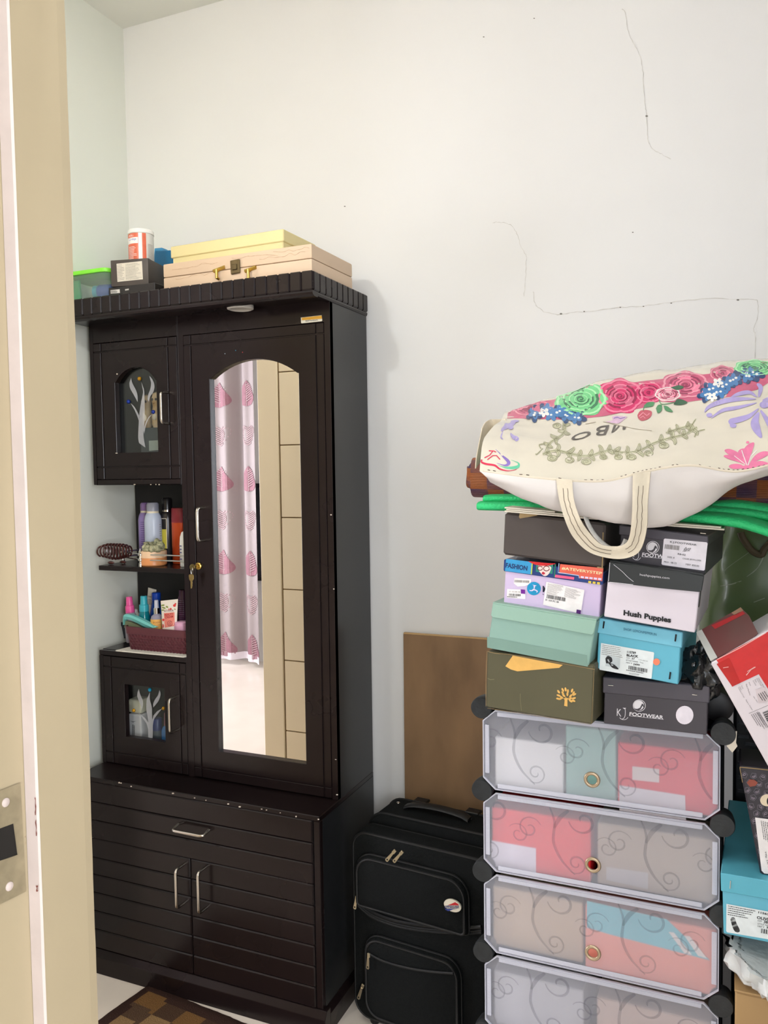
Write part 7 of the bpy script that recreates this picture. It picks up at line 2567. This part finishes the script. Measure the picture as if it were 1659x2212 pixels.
# dark slatted crate behind, and what lies on it
M_crate = mk('black_crate_plastic', (34, 34, 38), 0.45, var=(10, 0.12))
cx0, cx1, cy0, cy1, cz1 = 0.006, 0.46, 1.83, 2.12, 0.985
cr = thing('slatted_crate', 'black plastic crate with woven-look sides standing behind the heap at the right', 'crate', ((cx0 + cx1) / 2, (cy0 + cy1) / 2, 0))
bx('crate_shell', M_crate, cr, cx0, cy0, 0, cx1, cy1, cz1, bevel=0.006)
wv = MB()
nzr = 46
for i in range(nzr):
    z = 0.30 + 0.67 * i / nzr
    for j in range(15):
        x = cx0 + 0.008 + (cx1 - cx0 - 0.016) * (j + 0.5 * (i % 2)) / 15.5
        wv.hexa([(x, cy0 - 0.0005, z), (x + 0.021, cy0 - 0.0005, z), (x + 0.021, cy0, z), (x, cy0, z), (x + 0.002, cy0 - 0.004, z + 0.0065), (x + 0.019, cy0 - 0.004, z + 0.0065), (x + 0.021, cy0, z + 0.0075), (x, cy0, z + 0.0075)])
wv.build('woven_strips', mk('crate_strip', (92, 92, 98), 0.35, var=(10, 0.15)), cr, kind='stuff', weld=0)
# big olive bag
M_olb = mk('olive_film', (98, 116, 72), 0.3, var=(3, 0.2), coat=0.25, bump=(7, 0.7))
gb = thing('olive_bag', 'large olive green shiny plastic bag filling the space behind the box stacks at the right', 'bag', (0.24, 1.98, cz1))
mb = MB()
nU, nV = 40, 34
rows = []
for i in range(nV + 1):
    z = cz1 + 0.001 + 0.44 * i / nV
    row = []
    for j in range(nU + 1):
        a = 2 * math.pi * j / nU
        cxx, cyy = 0.235, 1.975
        rx_, ry_ = 0.30 - 0.03 * (i / nV) ** 2, 0.165 - 0.02 * (i / nV) ** 2
        q = Vector((math.cos(a) * 1.4, math.sin(a) * 1.4, z * 5))
        w_ = 1 + 0.06 * noise.noise(q) + 0.05 * abs(noise.noise(q * 2.1))
        ex = 0.45
        row.append((cxx + rx_ * w_ * math.copysign(abs(math.cos(a)) ** ex, math.cos(a)), min(WALL_Y - 0.006, cyy + ry_ * w_ * math.copysign(abs(math.sin(a)) ** ex, math.sin(a))), z))
    rows.append(row)
mb.grid(rows)
k = nU + 1
mb.f.append([i for i in range(nU)]); mb.sm.append(False)
mb.f.append([nV * k + i for i in range(nU)]); mb.sm.append(False)
gbo = mb.build('bag_film', M_olb, gb)
CG = Curved([gbo], 8)
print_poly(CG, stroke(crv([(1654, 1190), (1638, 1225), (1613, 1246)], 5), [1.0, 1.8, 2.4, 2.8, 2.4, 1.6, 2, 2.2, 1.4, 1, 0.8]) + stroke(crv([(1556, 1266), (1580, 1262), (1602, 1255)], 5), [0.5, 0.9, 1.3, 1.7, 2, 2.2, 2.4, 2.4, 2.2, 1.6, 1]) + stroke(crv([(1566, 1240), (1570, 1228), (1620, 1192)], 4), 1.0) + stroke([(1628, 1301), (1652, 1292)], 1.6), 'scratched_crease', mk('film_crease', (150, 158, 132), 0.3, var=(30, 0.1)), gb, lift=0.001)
MB().tube([at(x, y, 1.80) for x, y in crv([(1600, 1150), (1606, 1165), (1625, 1190), (1644, 1198), (1652, 1185), (1680, 1160)], 6)], [0.007] * 31, 8).build('bag_knot', mk('bag_brown_strap', (84, 72, 50), 0.5, var=(20, 0.15)), gb)

# black bin-liner scrunched beside the turquoise box
M_bin = mk('black_film', (22, 23, 24), 0.2, var=(10, 0.2), coat=0.4, bump=(45, 1.0))
c = at(1516, 1450, 1.50)
mb = blobmesh(c, 0.036, 0.036, 0.046, 0.24, 2.0, 5, 72, 1.0)
mb.build('crumpled_bin_liner', M_bin, None, label='crumpled shiny black plastic bag stuffed beside the turquoise box', cat='bag')
# dark wrapped roll lying on the unit, pointing at the viewer
c0 = at(1557, 1560, 1.515)
rl = thing('wrapped_roll', 'dark roll in cling film lying on the unit just behind the upper right connector', 'roll', (c0.x, 1.66, UZT))
rr_ = 0.027
MB().lathe((UX1 - 0.006, 1.56, UZT - 0.0015 + rr_), [(0, 0.003), (rr_ * 0.6, 0.0), (rr_, 0.004), (rr_, 0.29), (rr_ * 0.8, 0.294), (0, 0.294)], 26, (0, 1, 0)).build('roll_body', mk('cling_dark', (36, 33, 34), 0.4, var=(14, 0.25)), rl)
# torn paper tag by the connector
q = [(1569, 1581), (1592, 1580), (1590, 1605), (1593, 1612), (1582, 1626), (1570, 1612)]
P = [at(x, y, 1.497) for x, y in q]
MB().prism(P, (0, 0.002, 0)).build('torn_paper', M_pap, None, label='small torn scrap of cream paper sticking out behind the upper right connector', cat='paper')
q = [(1040, 1501), (1046, 1500), (1050, 1512), (1046, 1516), (1042, 1510)]

# ================================================================== SUITCASE, BOARD, FLOOR MAT
M_nyl = mk('black_nylon', (16, 18, 18), 0.8, var=(220, 0.25), bump=(420, 0.25), spec=0.15)
M_nyl2 = mk('black_piping', (17, 18, 19), 0.5, var=(60, 0.2))
M_zip = mk('zip_tape', (16, 17, 18), 0.6, var=(200, 0.3))
M_pull = mk('zip_pull_metal', (196, 186, 160), 0.28, 0.9, var=(40, 0.1))
YS = 1.905
YAWS = R(6.0)
A0 = at(757, 1805, YS)
A0.z = 0.0
ux, nx_ = Vector((math.cos(YAWS), -math.sin(YAWS), 0)), Vector((math.sin(YAWS), math.cos(YAWS), 0))
up = Vector((0, 0, 1))
suit = thing('suitcase', 'black fabric trolley suitcase with front pockets standing between the wardrobe and the storage unit', 'suitcase', A0 + ux * 0.22 + nx_ * 0.12)
SFr = Flat(A0, -nx_)


def sp3(u, d, z):
    return A0 + ux * u + nx_ * d + up * z


def rr2(u0, z0, u1, z1, r, rl=None):
    rl = rl or r
    out = []
    for cx, cy, a, q in ((u1 - r, z1 - r, 0, r), (u0 + r, z1 - r, 90, r), (u0 + rl, z0 + rl, 180, rl), (u1 - rl, z0 + rl, 270, rl)):
        out += [(cx + q * math.cos(R(a + 90 * i / 7)), cy + q * math.sin(R(a + 90 * i / 7))) for i in range(8)]
    return out


def slab(name, u0, u1, d0, d1, z0, z1, r, mat, rb=0.012, puff=0.0, rlow=None):
    """rounded slab: outline in u,z, from depth d0 (front) to d1"""
    O = rr2(u0, z0, u1, z1, r, rlow)
    cx, cz = (u0 + u1) / 2, (z0 + z1) / 2
    rows = []
    for d, i in ((d1, rb * 0.6), (d1 - rb * 0.6, 0.0), (d0 + rb, 0.0), (d0 + rb * 0.3, rb * 0.3), (d0, rb)):
        rows.append([sp3(cx + (u - cx) * (1 - i / max(0.01, (u1 - u0) / 2)), d, cz + (z - cz) * (1 - i / max(0.01, (z1 - z0) / 2))) for u, z in O])
        rows[-1].append(rows[-1][0])
    if puff:
        for f in (0.75, 0.45, 0.15):
            rows.append([sp3(cx + (u - cx) * (1 - rb / ((u1 - u0) / 2)) * f, d0 - puff * (1 - f * f), cz + (z - cz) * (1 - rb / ((z1 - z0) / 2)) * f) for u, z in O])
            rows[-1].append(rows[-1][0])
    mb = MB().grid(rows)
    n = len(O)
    mb.f.append(list(range(n))); mb.sm.append(False)
    k = (len(rows) - 1) * (n + 1)
    mb.f.append([k + i for i in range(n)]); mb.sm.append(True)
    return mb.build(name, mat, suit)


def uvz(x, y, d):
    """pixel to suitcase u,z on the plane at depth d"""
    p = Flat(A0 + nx_ * d, -nx_).pt(x, y)
    q = p - A0
    return q.dot(ux), q.z


zt = uvz(835, 1708, 0.225)[1]
z2 = uvz(800, 1803, 0.0)[1]
uL = uvz(792, 1765, 0.075)[0]
W_ = 0.43
slab('main_body', uL, uL + W_ - 0.02, 0.075, 0.205, 0.03, zt, 0.05, M_nyl, 0.012)
slab('front_section', 0.0, W_ - 0.005, 0.0, 0.068, 0.02, z2 + 0.004, 0.045, M_nyl, 0.014)


def piping(u0, u1, z0, z1, r, d, rad, mat, name='piping', rb_=None):
    O = rr2(u0, z0, u1, z1, r, rb_)
    return MB().tube([sp3(u, d, z) for u, z in O], rad, 7, closed=True).build(name, mat, suit)


piping(0.006, W_ - 0.011, 0.026, z2 - 0.002, 0.042, 0.006, 0.0042, M_nyl2)
piping(0.003, W_ - 0.008, 0.023, z2 + 0.001, 0.044, 0.055, 0.0040, M_nyl2)
piping(uL + 0.001, uL + W_ - 0.021, 0.03, zt - 0.001, 0.05, 0.088, 0.0038, M_nyl2)
piping(uL + 0.001, uL + W_ - 0.021, 0.03, zt - 0.001, 0.05, 0.193, 0.0042, M_nyl2)
# upper pocket
a = uvz(769, 1838, -0.01)
b_ = uvz(1012, 1880, -0.01)
zlow = uvz(900, 1990, -0.01)[1]
ztp = uvz(790, 1843, -0.01)[1]
slab('upper_pocket', a[0], b_[0], -0.022, 0.002, zlow, ztp, 0.05, M_nyl, 0.012, 0.010, 0.012)
piping(a[0] + 0.008, b_[0] - 0.008, zlow + 0.006, ztp - 0.008, 0.045, -0.021, 0.0036, M_nyl2, rb_=0.010)
piping(a[0] + 0.001, b_[0] - 0.001, zlow + 0.001, ztp - 0.001, 0.05, -0.008, 0.0036, M_zip, 'zip_line', rb_=0.012)
# curved zip of the lower flap
zz_ = [uvz(x, y, -0.004) for x, y in crv([(772, 1938), (800, 1962), (850, 1982), (920, 1994), (1000, 1998), (1040, 1996)], 6)]
for dz in (0.0, -0.010, -0.016):
    MB().tube([sp3(u, -0.003 if dz else -0.005, z + dz - 0.006) for u, z in zz_ if u < W_ - 0.012], 0.003 if dz else 0.0045, 6).build('zip_line', M_zip if dz else M_nyl2, suit)
# lower pocket
a2 = uvz(789, 2060, -0.01)
b2 = uvz(992, 2075, -0.01)
zt3_ = uvz(800, 2018, -0.01)[1]
slab('lower_pocket', a2[0], b2[0] + 0.004, -0.020, 0.002, 0.045, zt3_, 0.045, M_nyl, 0.012, 0.008)
piping(a2[0] + 0.007, b2[0] - 0.003, 0.052, zt3_ - 0.007, 0.04, -0.019, 0.0036, M_nyl2)
piping(a2[0] + 0.001, b2[0] + 0.003, 0.046, zt3_ - 0.001, 0.045, -0.006, 0.0036, M_zip, 'zip_line')
zz_ = [uvz(x, y, -0.026) for x, y in crv([(799, 2060), (830, 2076), (880, 2090), (930, 2098), (980, 2102)], 6)]
MB().tube([sp3(u, -0.0275, z) for u, z in zz_], 0.0032, 6).build('zip_line', M_zip, suit)


def zip_pull(x, y, dx, dy, d, hole=True):
    """slider with a hanging tab from pixel x,y towards dx,dy"""
    F = Flat(A0 + nx_ * d, -nx_)
    A, B = F.pt(x, y, 0.001), F.pt(x + dx, y + dy, 0.004)
    t = (B - A).normalized()
    s = t.cross(nx_).normalized()
    m = MB()
    m.para(A - t * 0.004 - s * 0.004, s * 0.008, t * 0.010, -nx_ * 0.004)
    w0, w1 = 0.0028, 0.0046
    L = (B - A).length
    O = [A + t * 0.005 - s * w0, A + t * 0.005 + s * w0, A + t * L + s * w1, A + t * (L + 0.003) + s * w1 * 0.6, A + t * (L + 0.003) - s * w1 * 0.6, A + t * L - s * w1]
    O = [p - nx_ * 0.0042 for p in O]
    m.prism(O, -nx_ * 0.0016)
    o = m.build('zip_pull', M_pull, suit, bevel=0.0004)
    c = A + t * (L - 0.003) - nx_ * 0.0059
    MB().lathe(c, [(0.0022, 0), (0.0022, 0.0003)], 10, -nx_).build('pull_hole', M_dark, o)


for x in (853, 869):
    zip_pull(x, 1838 + (x - 853) * 0.15, -14, 17, -0.026)
zip_pull(772, 1938, -2, 20, -0.004)
zip_pull(798, 2061, 0, 26, -0.026)
zip_pull(785, 2128, -7, 24, -0.004)
# grab handle on the top, feet of the telescopic handle
hu = [uvz(882, 1722, 0.14), uvz(1020, 1765, 0.14)]
h0, h1 = sp3(uL + 0.085, 0.145, zt), sp3(uL + 0.275, 0.145, zt)
mb = MB()
pth = [h0 + ux * (0.19 * i / 12) + up * (0.004 + 0.014 * math.sin(math.pi * i / 12) ** 0.5) for i in range(13)]
rows = []
for p in pth:
    rows.append([p + nx_ * (0.017 * math.cos(a_)) + up * (0.006 * math.sin(a_)) for a_ in [2 * math.pi * k / 12 for k in range(13)]])
mb.grid(rows)
mb.build('grab_handle', M_nyl2, suit)
for u in (0.105, 0.262):
    bx_ = MB().para(sp3(uL + u - 0.02, 0.185, zt - 0.002), ux * 0.04, nx_ * 0.03, up * 0.008)
    bx_.build('handle_housing', M_nyl2, suit, bevel=0.002)
c = sp3(uL + 0.05, 0.165, zt - 0.001)
MB().lathe(c, [(0.006, 0), (0.0055, 0.002), (0.003, 0.0035), (0, 0.004)], 14).build('rivet', M_nick, suit)
for u in (0.05, W_ - 0.06):
    for d in (0.03, 0.2):
        MB().lathe(sp3(u, d, 0.0), [(0.012, 0), (0.014, 0.004), (0.012, 0.032)], 14).build('foot', M_nyl2, suit)
# badge
FBd = Flat(A0 - nx_ * 0.0335, -nx_)
bc = FBd.pt(977, 1957)
sx_ = 20.5 * mpp(bc)
m = MB()
O = [bc + ux * (sx_ * math.cos(2 * math.pi * i / 32)) + up * (sx_ * 0.66 * math.sin(2 * math.pi * i / 32)) for i in range(32)]
m.prism(O, nx_ * 0.006)
badge = m.build('oval_badge', mk('badge_cream', (224, 216, 196), 0.25, var=(30, 0.03), coat=0.4), suit, bevel=0.0015, seg=2)


def zs(x, y):    # from the 5.027x enlargement of 740,1920
    return (740 + x / 5.027, 1920 + y / 5.027)


print_poly(FBd, [zs(1140, 177), zs(1180, 163), zs(1222, 144), zs(1258, 166), zs(1262, 178)], 'badge_flash', ink('badge_red', (196, 32, 40)), badge, lift=0.0006)
print_poly(FBd, [zs(1112, 216), zs(1250, 216), zs(1200, 222), zs(1150, 242), zs(1118, 226)], 'badge_flash', ink('badge_navy', (40, 56, 130)), badge, lift=0.0006)
print_text(FBd, 'AMERICAN', zs(1108, 196), zs(1264, 196), zs(1108, 180), 'badge_lettering', ink('badge_ink', (52, 56, 110)), badge, lift=0.0008, bold=0.03)
print_text(FBd, 'TOURISTER', zs(1106, 213), zs(1266, 211), zs(1106, 198), 'badge_lettering', ink('badge_ink', (52, 56, 110)), badge, lift=0.0008, bold=0.03)

# plywood sheet against the wall
M_ply = mk('plywood_face', (140, 110, 80), 0.55, var=(6, 0.24), stretch=(1.4, 1, 0.5), bump=(30, 0.05))
p0 = at(871, 1369, 2.160)
pw_ = thing('plywood_sheet', 'worn brown plywood board leaning on the wall behind the suitcase', 'board', (p0.x + 0.25, 2.14, 0))
O = Vector((p0.x + 0.003, 2.142, 0.001))
V_ = Vector((p0.x, 2.160, p0.z)) - O
MB().para(O, (0.52, 0, 0), V_, (0, 0.012, 0)).build('board_face', M_ply, pw_, bevel=0.001)
MB().para(O + V_ + Vector((0.0005, 0.0005, 0.0001)), (0.519, 0, 0), (0, 0, 0.0028), (0, 0.011, 0)).build('board_edge', mk('ply_edge', (196, 160, 112), 0.7, var=(30, 0.1)), pw_)

# checked door mat
def matmat():
    m = bpy.data.materials.new('checked_mat_pile')
    m.use_nodes = True
    nt = m.node_tree
    b = nt.nodes['Principled BSDF']
    b.inputs['Roughness'].default_value = 0.95
    b.inputs['Specular IOR Level'].default_value = 0.1
    L = nt.links.new
    uv = nt.nodes.new('ShaderNodeUVMap')
    n = nt.nodes.new('ShaderNodeTexNoise')
    n.inputs['Scale'].default_value = 260.0
    w = nt.nodes.new('ShaderNodeTexWave')
    w.inputs['Scale'].default_value = 60.0
    w.inputs['Distortion'].default_value = 3.0
    mul = nt.nodes.new('ShaderNodeMix')
    mul.data_type = 'RGBA'
    mul.blend_type = 'MULTIPLY'
    mul.inputs[0].default_value = 0.55
    col = nt.nodes.new('ShaderNodeVertexColor')
    col.layer_name = 'Col'
    L(col.outputs['Color'], mul.inputs[6])
    gr = nt.nodes.new('ShaderNodeMapRange')
    gr.inputs['To Min'].default_value = 0.35
    gr.inputs['To Max'].default_value = 1.5
    L(n.outputs['Fac'], gr.inputs['Value'])
    L(gr.outputs['Result'], mul.inputs[7])
    L(mul.outputs[2], b.inputs['Base Color'])
    L(uv.outputs[0], n.inputs['Vector'])
    L(uv.outputs[0], w.inputs['Vector'])
    bp = nt.nodes.new('ShaderNodeBump')
    bp.inputs['Strength'].default_value = 0.8
    bp.inputs['Distance'].default_value = 0.004
    L(n.outputs['Fac'], bp.inputs['Height'])
    L(bp.outputs['Normal'], b.inputs['Normal'])
    return m


C0, C1, C2 = atz(322, 2129, 0), atz(208, 2209, 0), atz(556, 2209, 0)
e1 = (C1 - C0).normalized()
e2 = Vector((-e1.y, e1.x, 0))
if e2.dot(C2 - C0) < 0:
    e2 = -e2
e2 = (e2 + (C2 - C0).normalized()).normalized()
ML, MW_ = 0.42, 0.68
cell = 0.028
nu, nv = int(ML / cell), int(MW_ / cell)
sub = 2
rows = []
rg = random.Random(6)
for i in range(nu * sub + 1):
    r = []
    for j in range(nv * sub + 1):
        p = C0 + e1 * (ML * i / (nu * sub)) + e2 * (MW_ * j / (nv * sub))
        edge = i in (0, nu * sub) or j in (0, nv * sub)
        p.z = 0.0015 if edge else 0.007 + rg.uniform(-0.0006, 0.0006)
        if edge:
            p += Vector((rg.uniform(-1, 1), rg.uniform(-1, 1), 0)) * 0.0015
        r.append(p)
    rows.append(r)
mo = MB().grid(rows, True).build('door_mat', matmat(), None, label='dark brown rug with tan and gold checks lying on the floor before the wardrobe', cat='rug', thick=0.0012, weld=0)
me = mo.data
uvl = me.uv_layers.new(name='UVMap')
ca = me.color_attributes.new('Col', 'FLOAT_COLOR', 'CORNER')
inv = MW[mo]
uvl = me.uv_layers['UVMap']
ca = me.color_attributes['Col']
bordr = lin((60, 42, 36))
pal = [lin((140, 112, 76)), lin((78, 58, 44)), lin((120, 88, 52)), lin((74, 54, 42)), lin((86, 66, 50))]
for p in me.polygons:
    c = inv @ p.center - C0
    a_, b__ = c.dot(e1), c.dot(e2)
    bi = 0.030
    if a_ < bi or b__ < bi or a_ > ML - bi or b__ > MW_ - bi:
        col = bordr
    else:
        i, j = int((a_ - bi) / 0.056), int((b__ - bi) / 0.075)
        rg2 = random.Random(i * 17 + j * 31)
        col = pal[0] if (i + j) % 2 == 0 and rg2.random() < 0.6 else (pal[2] if (i + j) % 2 == 0 else pal[rg2.choice((1, 3, 4))])
    for li in p.loop_indices:
        ca.data[li].color = col
        v = inv @ me.vertices[me.loops[li].vertex_index].co
        uvl.data[li].uv = (v.x, v.y)
